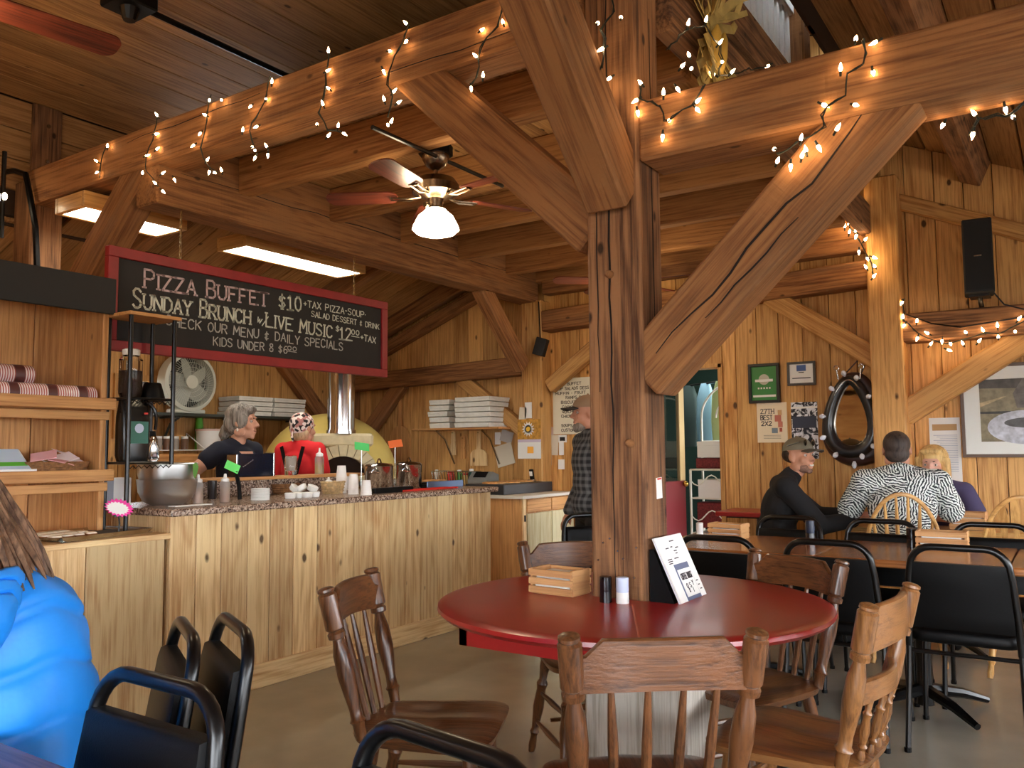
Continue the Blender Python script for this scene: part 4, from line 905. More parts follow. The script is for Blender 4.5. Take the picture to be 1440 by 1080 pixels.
pbox('%s white pizza box of the right stack on the fan shelf', 5.34, 5.72, 6.30, 6.58, 1.585, .045, 4, 'pizza boxes beside the fan')
# lower white wire shelf with jars and bucket
ws = thing('wire_shelf', 'white wire shelf low on the kitchen back wall', 'shelf', (0, 0, 0))
m = MB()
for k in range(8): m.cyl((4.1, 6.3+.04*k, 1.27), (5.1, 6.3+.04*k, 1.27), .004, seg=6)
m.build('wire_deck', WHITE, ws)
for xx in (4.15, 4.6, 5.05): MB().tube([(xx, 6.3, 1.27), (xx, 6.58, 1.27), (xx, 6.58, 1.42), (xx, 6.3, 1.27)], .005, 6).build('wire_bracket', WHITE, ws)
board('wood_rail', 4.05, 5.2, 6.27, 6.29, 1.10, 1.24, w_shelf('x'), ws)
lathe_thing('bucket', 'white plastic bucket on the wire shelf behind the woman in navy', 'bucket', (4.72, 6.43, 1.275), (('body', [(.095, 0), (.11, .17)], WHITE), ('rim', [(.115, .165), (.117, .18), (.11, .183)], mat('pinkish_rim', srgb(226, 196, 186), .5))))
lathe_thing('green_bottle', 'green bottle top behind the white bucket', 'bottle', (4.72, 6.57, 1.275), (('body', [(.035, 0), (.035, .22), (.03, .26), (.03, .30)], mat('lime_green', srgb(110, 200, 60), .4)),))
for k, xx in enumerate((4.22, 4.30, 4.38, 4.47)):
    lathe_thing('spice_jar', '%s spice jar on the white wire shelf' % ('first', 'second', 'third', 'widest')[k], 'jar', (xx, 6.42, 1.275), (('body', [(.03, 0), (.032, .08), (.028, .095)], mat('jar_%d' % (k % 2), (srgb(150, 140, 130), srgb(110, 80, 60))[k % 2], .3)), ('lid', [(.03, .095), (.03, .115)], WHITE)), 'spice jars on the wire shelf')
MB().bm.free()
sp = thing('ladle', 'white spoon hanging on the post by the kitchen window', 'spoon', (W(220, 600, Y=6.45).x, 6.55, 1.44)); MB().tube([(0, 0, 0), (0, 0, .14)], .01, 6).build('handle', WHITE, sp); MB().sph((0, 0, -.03), .045, (1, .5, 1)).build('bowl', WHITE, sp, True)
timber('post_back', 'wall post beside the kitchen window', (4.45, 6.54, 0), (4.45, 6.54, 2.3), .14, .12, w_kit('x'), up=(0, 1, 0))
# box shelf on the end wall
s2 = thing('box_shelf', 'narrow shelf with grey brackets holding stacked pizza boxes', 'shelf', (0, 0, 0))
board('board', 6.30, 6.61, 4.38, 5.42, 1.445, 1.465, w_shelf('y'), s2)
for yy in (5.12, 4.58): MB().tube([(6.32, yy, 1.44), (6.45, yy, 1.36), (6.605, yy, 1.12)], .010, 6).build('bracket', CHROME, s2)
pbox('%s small white pizza box of the left stack on the box shelf', 6.33, 6.60, 4.98, 5.22, 1.466, .056, 5, 'small pizza boxes', .01)
pbox('%s large white pizza box of the right stack on the box shelf', 6.28, 6.60, 4.46, 4.86, 1.466, .048, 6, 'large pizza boxes', .008)
# peels hanging on the end wall
def peel(label, px, py, w, L, blade, m):
    p = W(px, py, X=6.58); t = thing('pizza_peel', label, 'peel', (6.585, p.y, p.z))
    k = w/2
    MB().prism([(-k, 0), (-k, blade*.7), (-k*.7, blade*.92), (-.025, blade), (-.018, L), (.018, L), (.025, blade), (k*.7, blade*.92), (k, blade*.7), (k, 0)], .014, Matrix(((0, 0, 1, -.007), (1, 0, 0, 0), (0, 1, 0, 0), (0, 0, 0, 1)))).build('peel', m, t)
    MB().lathe([(.006, 0), (.006, .03)], 8, (-.02, 0, L-.02), (1, 0, 0)).build('hook', CHROME, t)
pm = w_shelf('z')
peel('wide wooden pizza peel hanging right of the oven', 562, 648, .26, .68, .36, pm); peel('wooden peel under the right pizza box stack', 673, 655, .20, .34, .16, w_cnt('z')); peel('short wooden peel under the left pizza box stack', 637, 640, .06, .24, .14, w_cnt('z')); peel('narrow wooden spatula between the hanging peels', 651, 645, .05, .22, .12, pm)
# clutter on the prep counter
random.seed(31)
for k, (px, py, c, lb, r, h) in enumerate(((634, 652, srgb(214, 70, 60), 'red lidded jar on the prep counter', .035, .12), (646, 652, srgb(70, 150, 80), 'green bottle on the prep counter', .025, .13), (655, 652, srgb(210, 180, 120), 'tan canister on the prep counter', .03, .1), (663, 652, srgb(40, 90, 80), 'dark green tin on the prep counter', .025, .14), (668, 652, srgb(230, 230, 226), 'white shaker on the prep counter', .02, .11), (614, 652, srgb(240, 226, 210), 'cream pepper mill on the prep counter', .02, .13))):
    p = W(px, py, X=6.2); lathe_thing('condiment_jar', lb, 'jar', (6.2, p.y, .94), (('body', [(r, 0), (r, h*.75), (r*.7, h*.85)], mat('cond_%d' % k, c, .35)), ('lid', [(r*.8, h*.85), (r*.8, h), (r*.3, h*1.02)], WHITE if k % 2 else mat('red_lid', srgb(190, 40, 40), .4))))
t = thing('wire_basket', 'low silver wire basket on the prep counter', 'basket', (6.15, 4.75, .94), 0); m = MB()
for k in range(15): m.cyl((-.08, -.2+.4*k/14, 0), (-.1, -.21+.42*k/14, .12), .004, seg=5)
m.tube([(-.1, -.21, .12), (-.1, .21, .12), (.1, .21, .12), (.1, -.21, .12)], .004, 5, closed=True).build('wires', CHROME, t)
t = thing('card_terminal', 'grey cash drawer terminal on the prep counter', 'terminal', (6.12, 4.42, .94), .2); MB().prism([(-.12, 0), (.12, 0), (.12, .09), (-.02, .12), (-.12, .05)], .2, Matrix(((1, 0, 0, 0), (0, 0, -1, .1), (0, 1, 0, 0), (0, 0, 0, 1)))).build('body', mat('mid_grey', srgb(120, 122, 118), .5), t); MB().obox((-.06, 0, .095), (.08, .12, .004), (0, -.6, 0)).build('screen', BLACK, t)
# ================================================================ lettering
GL = {
 'A': [[(0, 0), (2, 6), (4, 0)], [(.8, 2.2), (3.2, 2.2)]], 'B': [[(0, 0), (0, 6), (2.6, 6), (3.5, 5.2), (3.5, 4), (2.6, 3.2), (0, 3.2)], [(2.6, 3.2), (3.9, 2.4), (3.9, .8), (2.8, 0), (0, 0)]],
 'C': [[(3.8, 5), (2.8, 6), (1.2, 6), (0, 4.6), (0, 1.4), (1.2, 0), (2.8, 0), (3.8, 1)]], 'D': [[(0, 0), (0, 6), (2.2, 6), (3.9, 4.4), (3.9, 1.6), (2.2, 0), (0, 0)]],
 'E': [[(3.6, 6), (0, 6), (0, 0), (3.6, 0)], [(0, 3.1), (2.8, 3.1)]], 'F': [[(3.6, 6), (0, 6), (0, 0)], [(0, 3.1), (2.7, 3.1)]],
 'G': [[(3.8, 5), (2.8, 6), (1.2, 6), (0, 4.6), (0, 1.4), (1.2, 0), (2.8, 0), (3.8, 1.2), (3.8, 2.8), (2.4, 2.8)]], 'H': [[(0, 0), (0, 6)], [(4, 0), (4, 6)], [(0, 3), (4, 3)]],
 'I': [[(.5, 0), (.5, 6)]], 'J': [[(3, 6), (3, 1.2), (2, 0), (.8, 0), (0, 1)]], 'K': [[(0, 0), (0, 6)], [(3.8, 6), (0, 2.6)], [(1.2, 3.6), (3.9, 0)]], 'L': [[(0, 6), (0, 0), (3.4, 0)]],
 'M': [[(0, 0), (.4, 6), (2.4, 2), (4.4, 6), (4.8, 0)]], 'N': [[(0, 0), (0, 6), (4, 0), (4, 6)]], 'O': [[(2, 6), (.6, 5.2), (0, 3), (.6, .8), (2, 0), (3.4, .8), (4, 3), (3.4, 5.2), (2, 6)]],
 'P': [[(0, 0), (0, 6), (2.6, 6), (3.8, 5.2), (3.8, 3.7), (2.6, 2.9), (0, 2.9)]], 'R': [[(0, 0), (0, 6), (2.6, 6), (3.7, 5.2), (3.7, 3.8), (2.6, 3), (0, 3)], [(1.8, 3), (3.9, 0)]],
 'S': [[(3.7, 5.2), (2.6, 6), (1.1, 6), (.1, 5.1), (.3, 3.9), (1.6, 3.2), (3, 2.6), (3.9, 1.6), (3.4, .5), (2.2, 0), (.9, .1), (0, .9)]], 'T': [[(0, 6), (4, 6)], [(2, 6), (2, 0)]],
 'U': [[(0, 6), (0, 1.5), (1.1, 0), (2.8, 0), (3.9, 1.5), (3.9, 6)]], 'V': [[(0, 6), (2, 0), (4, 6)]], 'W': [[(0, 6), (1.1, 0), (2.4, 4), (3.7, 0), (4.8, 6)]], 'X': [[(0, 0), (4, 6)], [(0, 6), (4, 0)]],
 'Y': [[(0, 6), (2, 3), (4, 6)], [(2, 3), (2, 0)]], 'Z': [[(0, 6), (3.8, 6), (0, 0), (3.9, 0)]], 'Q': [[(2, 6), (0, 3), (2, 0), (4, 3), (2, 6)], [(2.4, 1.6), (4, -.4)]],
 '0': [[(2, 6), (.6, 5), (.2, 3), (.6, 1), (2, 0), (3.4, 1), (3.8, 3), (3.4, 5), (2, 6)]], '1': [[(.2, 4.8), (1.4, 6), (1.4, 0)], [(.2, 0), (2.6, 0)]], '2': [[(.1, 4.8), (1, 6), (2.8, 6), (3.6, 4.9), (3.2, 3.6), (0, 0), (3.9, 0)]],
 '6': [[(3.4, 5.6), (1.8, 5.4), (.4, 3.6), (.2, 1.6), (1.2, .1), (2.8, .1), (3.8, 1.4), (3.2, 2.9), (1.6, 3.1), (.4, 2)]], '7': [[(0, 6), (3.8, 6), (1.4, 0)]],
 '8': [[(2, 3.3), (.6, 4.3), (.8, 5.6), (2, 6), (3.2, 5.6), (3.4, 4.3), (2, 3.3), (.3, 2), (.6, .4), (2, 0), (3.4, .4), (3.7, 2), (2, 3.3)]],
 '$': [[(3.5, 4.6), (2.4, 5.2), (1, 5), (.4, 4), (1.4, 3.2), (2.8, 2.7), (3.5, 1.8), (2.6, .9), (1.2, .9), (.3, 1.5)], [(1.95, 6.3), (1.95, 0)]], '&': [[(3, 4.4), (1.4, 5), (.4, 3.8), (2.2, 3), (.4, 1.8), (1.2, .6), (3, 1.2)], [(1.7, 6), (1.7, 0)]],
 '+': [[(1.6, 1.4), (1.6, 4.4)], [(.1, 2.9), (3.1, 2.9)]], '/': [[(0, -.6), (2.2, 6.6)]], '.': [[(.2, 2.7), (.6, 3.1)]], '-': [[(.2, 3), (2, 3)]], 'w': [[(0, 3), (.8, 0), (1.5, 2.4), (2.2, 0), (3, 3)]], '_': [[(0, -.8), (4, -.8)]],
}
def text_mesh(m, txt, p0, p1, h, nrm, sw, serif=False, up=(0, 0, 1), jit=0, caps=1.0, first=1.0):
    """single stroke lettering from p0 to p1 (the baseline), as thin ribbons lying on a surface"""
    p0, p1 = Vector(p0), Vector(p1); e1 = (p1-p0).normalized(); nrm = Vector(nrm).normalized(); e2 = nrm.cross(e1).normalized(); 
    if e2.dot(Vector(up)) < 0: e2 = -e2
    def adv(c): return {' ': 2.6, 'I': 1.0, '1': 2.8, 'M': 4.8, 'W': 4.8, '.': .8, '/': 2.2, '-': 2.2, '+': 3.2, 'w': 3}.get(c, 4.0)+1.25
    tot = sum(adv(c) for c in txt)-1.25; sc = (p1-p0).length/tot; u = 0; big = True
    rnd = random.Random(len(txt)*7)
    def seg(a, b, w):
        d = b-a
        if d.length < 1e-7: return
        d = d.normalized(); s = nrm.cross(d)*w/2; e = d*w*.3
        q = [a-e-s, b+e-s, b+e+s, a-e+s]; t = nrm*.0012
        m.rings([[q[0], q[1], q[2], q[3]], [x+t for x in q]])
    for c in txt:
        hh = h*(first if big else 1.0)/6; big = (c == ' ')
        dy = rnd.uniform(-jit, jit)*h; kx = 1
        for st in GL.get(c, []):
            P = [p0+e1*((u+x*kx)*sc)+e2*(y*hh+dy) for x, y in st]
            for a, b in zip(P[:-1], P[1:]): seg(a, b, sw)
            if serif:
                for (x, y), q in ((st[0], P[0]), (st[-1], P[-1])):
                    if abs(y) < .2 or abs(y-6) < .2: seg(q-e1*sc*.75, q+e1*sc*.75, sw*.8)
        u += adv(c)
def lettering(name, parent, rows, m, nrm):
    for r in rows:
        o = MB(); text_mesh(o, *r[0:4], nrm, *r[4:5], **(r[5] if len(r) > 5 else {})); o.build(name, m, parent)['kind'] = 'stuff'

# ---------------------------------------------------------------- chalkboard
YB = 4.09
cbd = thing('chalkboard', 'long hanging chalkboard menu in a red frame above the counter', 'chalkboard', (0, 0, 0))
bx0, bx1, bz0, bz1 = 2.372, 4.475, 1.775, 2.318
MB().box(bx0+.05, bx1-.05, YB, YB+.02, bz0+.05, bz1-.05).build('slate', mat('chalk_slate', srgb(42, 41, 40), .8, noise=.25, nscale=3), cbd)
redf = mat('red_frame', srgb(150, 36, 40), .5, noise=.2, nscale=9)
for a in ((bx0, bx1, bz1-.055, bz1), (bx0, bx1, bz0, bz0+.055)): MB().box(a[0], a[1], YB-.018, YB+.025, a[2], a[3], .003).build('frame_rail', redf, cbd)
for a in ((bx0, bx0+.055), (bx1-.055, bx1)): MB().box(a[0], a[1], YB-.0175, YB+.0245, bz0+.055, bz1-.055, .003).build('frame_stile', redf, cbd)
def chain(m, a, b):
    a, b = Vector(a), Vector(b); n = max(4, int((b-a).length/.022))
    for k in range(n):
        c = a.lerp(b, (k+.5)/n); d = (b-a).normalized(); s = Vector((1, 0, 0)) if k % 2 else Vector((0, 1, 0))
        m.tube([c+d*math.cos(q)*.014+s*math.sin(q)*.006 for q in [2*PI*j/8 for j in range(8)]], .0018, 4, closed=True)
for xx in (2.80, 4.16):
    m = MB(); chain(m, (xx, YB+.01, bz1), (xx, YB+.01, 2.61)); m.build('chain', mat('brass_chain', srgb(150, 120, 70), .4, .8), cbd)
B = lambda px, py: W(px, py, Y=YB-.0005)
chalk_w = mat('chalk_white', srgb(216, 220, 206), .95); chalk_p = mat('chalk_pink', srgb(206, 182, 184), .95)
N_ = (0, -1, 0)
lettering('lettering', cbd, [('PIZZA BUFFET', B(203, 404), B(376, 431), .080, .0115, dict(serif=True, first=1.22))], chalk_p, N_)
lettering('lettering', cbd, [('SUNDAY BRUNCH', B(187, 432), B(352, 456), .078, .0115, dict(serif=True, first=1.3)), ('LIVE MUSIC', B(374, 459), B(467, 475), .076, .0105, dict(serif=True, first=1.1)), ('w/', B(361, 452), B(373, 459), .06, .006), ('$10', B(392, 434), B(424, 438), .09, .011, dict(serif=True))], chalk_w, N_)
lettering('lettering', cbd, [('+TAX PIZZA-SOUP.', B(427, 431), B(514, 447), .042, .0055, dict(jit=.06)), ('SALAD DESSERT & DRINK', B(438, 445), B(533, 463), .036, .005, dict(jit=.06)), ('$', B(472, 466), B(477, 467), .04, .006), ('12', B(478, 477), B(494, 479), .08, .010, dict(serif=True)), ('00', B(494, 470), B(505, 472), .034, .006), ('_', B(494, 472), B(505, 474), .02, .005), ('+TAX', B(507, 478), B(528, 483), .042, .007)], chalk_w, N_)
lettering('lettering', cbd, [('CHECK OUR MENU & DAILY SPECIALS', B(233, 457), B(482, 493), .052, .0065, dict(jit=.08)), ('KIDS UNDER 8 $6', B(300, 486), B(404, 497), .048, .006, dict(jit=.08)), ('00', B(404, 492), B(417, 494), .026, .005), ('_', B(404, 493), B(417, 495), .02, .004)], mat('chalk_thin', srgb(190, 190, 184), .95), N_)

# ---------------------------------------------------------------- lamps
TUBE = mat('fluorescent_diffuser', (1, 1, 1, 1), .5, emit=20, ecol=(1, .93, .80, 1))
def fluoro(label, x0, x1, y0, y1, z):
    t = thing('fluorescent_lamp', label, 'lamp', (0, 0, 0))
    for a, b in ((y0-.03, y0), (y1, y1+.03)): board('wood_frame', x0-.03, x1+.03, a, b, z-.005, z+.09, w_light('x'), t)
    for a, b in ((x0-.03, x0), (x1, x1+.03)): board('wood_frame', a, b, y0, y1, z-.005, z+.09, w_light('y'), t)
    MB().box(x0, x1, y0, y1, z, z+.008).build('diffuser', TUBE, t); MB().box(x0, x1, y0, y1, z+.085, z+.095).build('tray', WHITE, t)
    for xx in (x0+.1, x1-.1):
        m = MB(); chain(m, (xx, (y0+y1)/2, z+.09), (xx, (y0+y1)/2, roof_k((y0+y1)/2)-.0)); m.build('chain', MATS['brass_chain'], t)
fluoro('long wood framed fluorescent lamp hanging behind the chalkboard', 3.74, 4.86, 4.72, 4.98, 2.68)
fluoro('shorter visible fluorescent lamp seen beside the left brace', 2.60, 3.22, 4.72, 4.98, 2.68)
BOWL = mat('lit_glass_bowl', (1, .86, .62, 1), .4, emit=34, ecol=(1, .80, .52, 1))
BRZ = mat('brushed_nickel', srgb(150, 132, 112), .25, 1); BLADE = wood('blade_cherry', srgb(124, 58, 40), srgb(74, 34, 26), 'x', .35, 0, 1, .1, coat=.2)
def ceil_fan(label, x, y, zb, ztop, a0, R=.58, lit=True, tw=.21, bw=.125):
    t = thing('ceiling_fan', label, 'fan', (x, y, zb), 0)
    MB().lathe([(.09, ztop-zb-.05), (.09, ztop-zb)], 8).build('ceiling_box', BLACK, t)
    MB().lathe([(.018, ztop-zb-.13), (.05, ztop-zb-.11), (.07, ztop-zb-.075), (.072, ztop-zb-.05)], 20).build('canopy', BRZ, t, True)
    MB().cyl((0, 0, .06), (0, 0, ztop-zb-.12), .012).build('downrod', BRZ, t, True)
    MB().lathe([(.03, .10), (.10, .085), (.125, .05), (.122, .01), (.07, -.01), (.045, -.02), (.04, -.06), (.05, -.075)], 28).build('motor_housing', BRZ, t, True, 30)
    for k in range(5):
        a = math.radians(a0+72*k)
        ar = MB(); P = rrect(R-.2, bw, .055, 6); ar.prism([(px+.2+(R-.2)/2, py*(.92+.12*(px/(R-.2)+.5))) for px, py in P], .007, Matrix.Rotation(tw, 4, 'X'))
        bl = ar.build('blade', BLADE, t, rot=(0, 0, a)); bl.location = (0, 0, -.005)
        MB().tube([(.08, 0, .0), (.14, .018, -.012), (.24, .02, -.004)], .006, 6).tube([(.08, 0, 0), (.14, -.018, -.012), (.24, -.02, -.004)], .006, 6).tube([(.235, -.025, -.004), (.235, .025, -.004)], .006, 6).build('blade_iron', BRZ, bl, True)
    if lit:
        MB().lathe([(.052, -.075), (.06, -.085), (.09, -.11), (.118, -.165), (.122, -.18), (.10, -.2), (.05, -.215), (.004, -.22)], 28).build('light_bowl', BOWL, t, True)
        for s in (-1, 1): MB().lathe([(.012, 0), (.014, .03)], 8, (s*.06, 0, -.06), (s*.9, 0, -.3)).build('lamp_arm', BRZ, t, True)
    return t
ceil_fan('ceiling fan with a glowing glass bowl hanging from the joists', 3.34, 2.71, 2.575, 2.84, -25)
ceil_fan('ceiling fan whose one reddish blade enters at the upper left corner', 1.37, 3.735, 3.13, 3.55, -9, .76, True, -.25, .15)
ceil_fan('far ceiling fan whose blade tip shows right of the post', 5.62, 2.73, 2.50, 2.78, -84, .56)
cd = MB(); cd.tube([(2.82, 2.67, 2.765), (3.9, 2.67, 2.765)], .011, 8); cd = cd.build('conduit', BLACKM); tag(cd, 'thin black conduit feeding the lit ceiling fan under the joists', 'conduit')
cd = MB(); cd.tube([(1.6, 3.86, 3.52), (3.5, 3.86, 3.52)], .016, 8); cd = cd.build('conduit', BLACKM); tag(cd, 'black conduit on the left ceiling above the long beam', 'conduit')
t = thing('junction_box', 'dark junction box on the ceiling conduit at the top', 'box', (2.28, 3.80, 3.55)); MB().box(-.10, .10, -.09, .10, -.10, 0, .008).build('body', BLACK, t); MB().lathe([(.03, -.16), (.05, -.1)], 12).build('cover', BLACKM, t)
cb2 = MB(); cb2.tube([W(0, 243, X=2.56), W(20, 240, X=2.56), W(36, 245, X=2.56), W(42, 275, X=2.56), W(50, 320, X=2.56), W(52, 375, X=2.56)], .018, 8); tag(cb2.build('cable', BLACK, None, True), 'thick black cable hanging down beside the far left post', 'cable')
pl = thing('pendant_lamp', 'slim black pendant with two small lit bulbs at the left edge', 'lamp', tuple(W(4, 277, X=2.4))); MB().tube([(0, 0, .28), (0, 0, -.25)], .014, 8).build('rod', BLACKM, pl)
for s in (-1, 1): MB().sph((0, s*.022, 0), .014, (1, 1, 1.6)).build('bulb', BOWL, pl, True)

# ---------------------------------------------------------------- fairy lights
BULB = mat('fairy_bulb', (1, .80, .5, 1), .3, emit=42, ecol=(1, .66, .34, 1)); WIRE = mat('dark_green_wire', srgb(30, 34, 24), .6); SOCK = WIRE
_bulb = MB().lathe([(.0012, 0), (.0048, .004), (.0062, .010), (.0040, .019), (.0006, .027)], 8).mesh('bulb', BULB, True)
_sock = MB().lathe([(.0036, -.013), (.0042, 0), (.0036, .004)], 6).mesh('socket', SOCK, True)
def fairy(label, strands, bulbs, scale=1.0):
    """strands: polylines of points, bulbs: points"""
    t = thing('string_lights', label, 'lights', (0, 0, 0))
    rnd = random.Random(len(bulbs))
    for s in strands:
        P = [Vector(p) for p in s]; Q = []
        for a, b in zip(P[:-1], P[1:]):
            n = max(2, int((b-a).length/.04))
            Q += [a.lerp(b, j/n)+Vector((rnd.uniform(-.004, .002), rnd.uniform(-.006, .006), rnd.uniform(-.006, .006))) for j in range(n)]
        Q.append(P[-1]); MB().tube(Q, .0028*scale, 5).build('wire', WIRE, t, True)
        MB().tube([q+Vector((-.001, rnd.uniform(-.008, .008), rnd.uniform(-.006, .006))) for q in Q], .0022*scale, 5).build('wire', WIRE, t, True)
    for b in bulbs:
        rot = (rnd.uniform(-1.2, 1.2)+(PI if rnd.random() < .4 else 0), rnd.uniform(-.8, .8), rnd.uniform(0, 6))
        o = bpy.data.objects.new('bulb', _bulb); COL.objects.link(o); o.parent = t; o.location = b; o.rotation_euler = rot; o.scale = (scale,)*3
        s = bpy.data.objects.new('socket', _sock); COL.objects.link(s); s.parent = o
    return t
XB = 2.583
def wl(pts, X): return [W(x, y, X=X) for x, y in pts]
drops = [([(150, 204), (143, 225), (140, 250)], [(151, 208), (138, 228), (138, 241)]),
 ([(222, 160), (215, 195), (206, 222), (205, 240), (222, 262)], [(222, 164), (217, 189), (219, 211), (204, 220), (200, 245), (227, 245), (220, 259), (227, 267), (244, 250)]),
 ([(296, 134), (291, 170), (283, 208), (292, 232), (306, 242)], [(295, 139), (311, 140), (291, 163), (283, 186), (274, 203), (290, 227), (295, 239), (300, 242), (312, 242)]),
 ([(381, 106), (372, 145), (360, 165), (350, 185), (358, 208)], [(382, 118), (374, 141), (354, 148), (363, 177), (341, 186), (354, 207), (358, 211), (360, 219), (376, 208), (377, 215)]),
 ([(463, 76), (457, 120), (450, 160), (462, 184), (478, 186)], [(462, 75), (458, 101), (464, 126), (455, 149), (446, 176), (460, 193), (475, 180), (481, 186)]),
 ([(574, 36), (566, 60), (556, 80), (548, 100), (547, 122), (552, 135), (546, 165)], [(573, 35), (573, 56), (546, 72), (538, 97), (552, 131), (541, 143), (558, 146), (545, 174), (549, 174)]),
 ([(712, -8), (700, 35), (683, 52), (675, 80), (672, 108), (664, 118)], [(711, 1), (708, 34), (675, 44), (671, 81), (679, 110), (662, 121)])]
strs = [wl(c, XB) for c, b in drops]
top = [(2.66, 5.0, 3.04)]+[(2.66, s[0].y, 3.04) for s in strs]
strs.append(top)
fairy('fairy lights looped in seven drops along the long left beam', strs, [p for c, b in drops for p in wl(b, XB-.004)])
fairy('fairy lights hanging on the steep brace above the post', [[W(862, -5, Y=1.215), W(860, 20, Y=1.215), W(846, 40, Y=1.215), W(850, 68, Y=1.215), W(848, 95, Y=1.215), W(833, 105, X=2.50), W(832, 120, X=2.54), W(833, 145, X=2.58), W(830, 165, X=2.59)]],
      [W(840, 33, Y=1.21), W(873, 26, Y=1.21), W(850, 67, Y=1.21), W(860, 108, X=2.56), W(818, 113, X=2.55), W(846, 141, X=2.58), W(825, 170, X=2.585), W(793, 84, X=2.5)])
fairy('fairy lights hanging over the tie beam right beside the post', [wl([(900, 112), (898, 140), (915, 144), (930, 150), (934, 170), (945, 165), (970, 148), (992, 118)], XB)], wl([(903, 119), (898, 139), (896, 154), (933, 135), (951, 122), (932, 188), (941, 170), (978, 145), (978, 151)], XB-.004))
fairy('fairy lights draped over the right tie beam above its brace', [wl([(1216, 55), (1215, 88), (1190, 107), (1187, 135), (1162, 148), (1158, 178), (1140, 190), (1110, 208), (1092, 216)], XB)], wl([(1203, 58), (1235, 57), (1182, 101), (1227, 98), (1155, 146), (1200, 147), (1175, 185), (1126, 199), (1090, 210), (1092, 230), (1112, 229), (1127, 223), (1134, 215), (1149, 203)], XB-.004))
fairy('short end of fairy lights under the tie beam at the right edge', [wl([(1365, 190), (1376, 168), (1400, 163), (1422, 164), (1445, 140)], 2.76)], wl([(1413, 149), (1426, 166), (1369, 184), (1373, 163), (1328, 172)], 2.755))
fairy('fairy lights around the dried corn bundle behind the tie beam', [[W(x, y, Y=1.07) for x, y in ((940, 70), (965, 42), (992, 36), (1003, 58), (1012, 64), (1016, 86), (1008, 106), (1026, 104), (1083, 92))]], [W(x, y, Y=1.06) for x, y in ((967, 37), (992, 32), (1010, 63), (970, 80), (973, 95), (957, 96), (1015, 86), (1006, 106), (1027, 104), (1083, 91))])
cl2 = [(1203, 272), (1196, 280), (1202, 285), (1188, 297), (1190, 301), (1203, 311), (1194, 316), (1188, 321), (1205, 321), (1194, 329), (1205, 329), (1181, 309), (1215, 339), (1208, 351), (1219, 361), (1226, 361), (1219, 378), (1231, 376), (1227, 391)]
fairy('cluster of fairy lights hanging at the far end of the loft beam', [wl([(1206, 262), (1190, 298), (1196, 320), (1204, 330), (1212, 345), (1222, 362), (1229, 392)], 6.33)], wl(cl2, 6.32), 1.5)
gl = [(1270, 423), (1268, 428), (1270, 449), (1273, 455), (1289, 454), (1291, 473), (1307, 470), (1307, 486), (1325, 477), (1336, 481), (1331, 491), (1355, 485), (1359, 469), (1375, 482), (1384, 467), (1403, 461), (1404, 476), (1427, 465), (1431, 451)]
fairy('fairy lights swagged along the girt under the loudspeaker', [wl([(1269, 420), (1271, 450), (1291, 468), (1310, 478), (1333, 484), (1358, 476), (1385, 468), (1405, 470), (1430, 455), (1450, 450)], 6.41)], wl(gl, 6.40), 1.4)

# dried corn bundle
corn = thing('corn_bundle', 'bundle of dried corn leaves tied behind the tie beam', 'decoration', tuple(W(1000, 50, Y=1.13)))
random.seed(77)
husk = mat('dried_husk', srgb(186, 160, 92), .8, noise=.3, nscale=20)
for k in range(60):
    a = random.uniform(-1.2, 1.2); L = random.uniform(.2, .42); d = Vector((math.sin(a)*.8, random.uniform(-.15, .05), -abs(math.cos(a)) if k % 3 else abs(math.cos(a))*.6)).normalized()
    P = [Vector((random.uniform(-.05, .05), 0, .02))+d*L*j/4+Vector((0, -.04*(j/4)**2, -.03*(j/4)**2)) for j in range(5)]
    MB().tube(P, 1, flat=(random.uniform(.02, .045), .003, (0, -1, .2))).build('leaf', husk, corn)
for k in range(2): MB().lathe([(.004, -.16), (.026, -.14), (.032, -.05), (.02, .02), (.004, .05)], 12, (-.03+.07*k, -.03, -.03), (.2*(k-.5), -.2, 1)).build('corn_cob', mat('corn_yellow', srgb(198, 160, 70), .6, bump=.9, bscale=80), corn, True)

# ---------------------------------------------------------------- on the end wall
def wrect(px0, py0, px1, py1, X):
    a, b = W(px0, py0, X=X), W(px1, py1, X=X); return a.y, b.y, a.z, b.z       # y0 > y1 : left, right ; top, bottom
def pane(m, y0, y1, z0, z1, x, t=.002): return m.box(x-t, x, min(y0, y1), max(y0, y1), min(z0, z1), max(z0, z1))
def framed(name, label, cat, r, X, fw, fmat, inner, depth=.02):
    y0, y1, z0, z1 = r; t = thing(name, label, cat, (0, 0, 0)); lo, hi = min(y0, y1), max(y0, y1); zb, zt = min(z0, z1), max(z0, z1)
    if fw:
        for a in ((lo, hi, zt-fw, zt), (lo, hi, zb, zb+fw)): MB().box(X-depth, X, *a, .002).build('frame_rail', fmat, t)
        for a in ((lo, lo+fw), (hi-fw, hi)): MB().box(X-depth, X, *a, zb+fw, zt-fw, .002).build('frame_stile', fmat, t)
    MB().box(X-depth*.45, X, lo+fw, hi-fw, zb+fw, zt-fw).build('sheet', inner, t)
    return t, lo+fw, hi-fw, zb+fw, zt-fw, X-depth*.45
XW = 6.618
BF = mat('black_frame', srgb(24, 22, 22), .4)
t, a, b, c, d, x = framed('green_certificate', 'green award certificate in a black frame on the end wall', 'picture', wrect(1053, 513, 1098, 566, XW), XW, .022, BF, mat('award_green', srgb(52, 128, 60), .4), .03)
MB().lathe([(.042, 0), (.042, .002)], 24, (x, (a+b)/2, (c+d)/2+.03), (-1, 0, 0)).build('seal', mat('seal_grey', srgb(190, 186, 170), .4), t); pane(MB(), (a+b)/2-.07, (a+b)/2+.07, (c+d)/2+.012, (c+d)/2+.032, x-.002).build('ribbon', PAPER, t); pane(MB(), a+.01, b-.01, c+.025, c+.042, x-.0005).build('strip', PAPER, t)
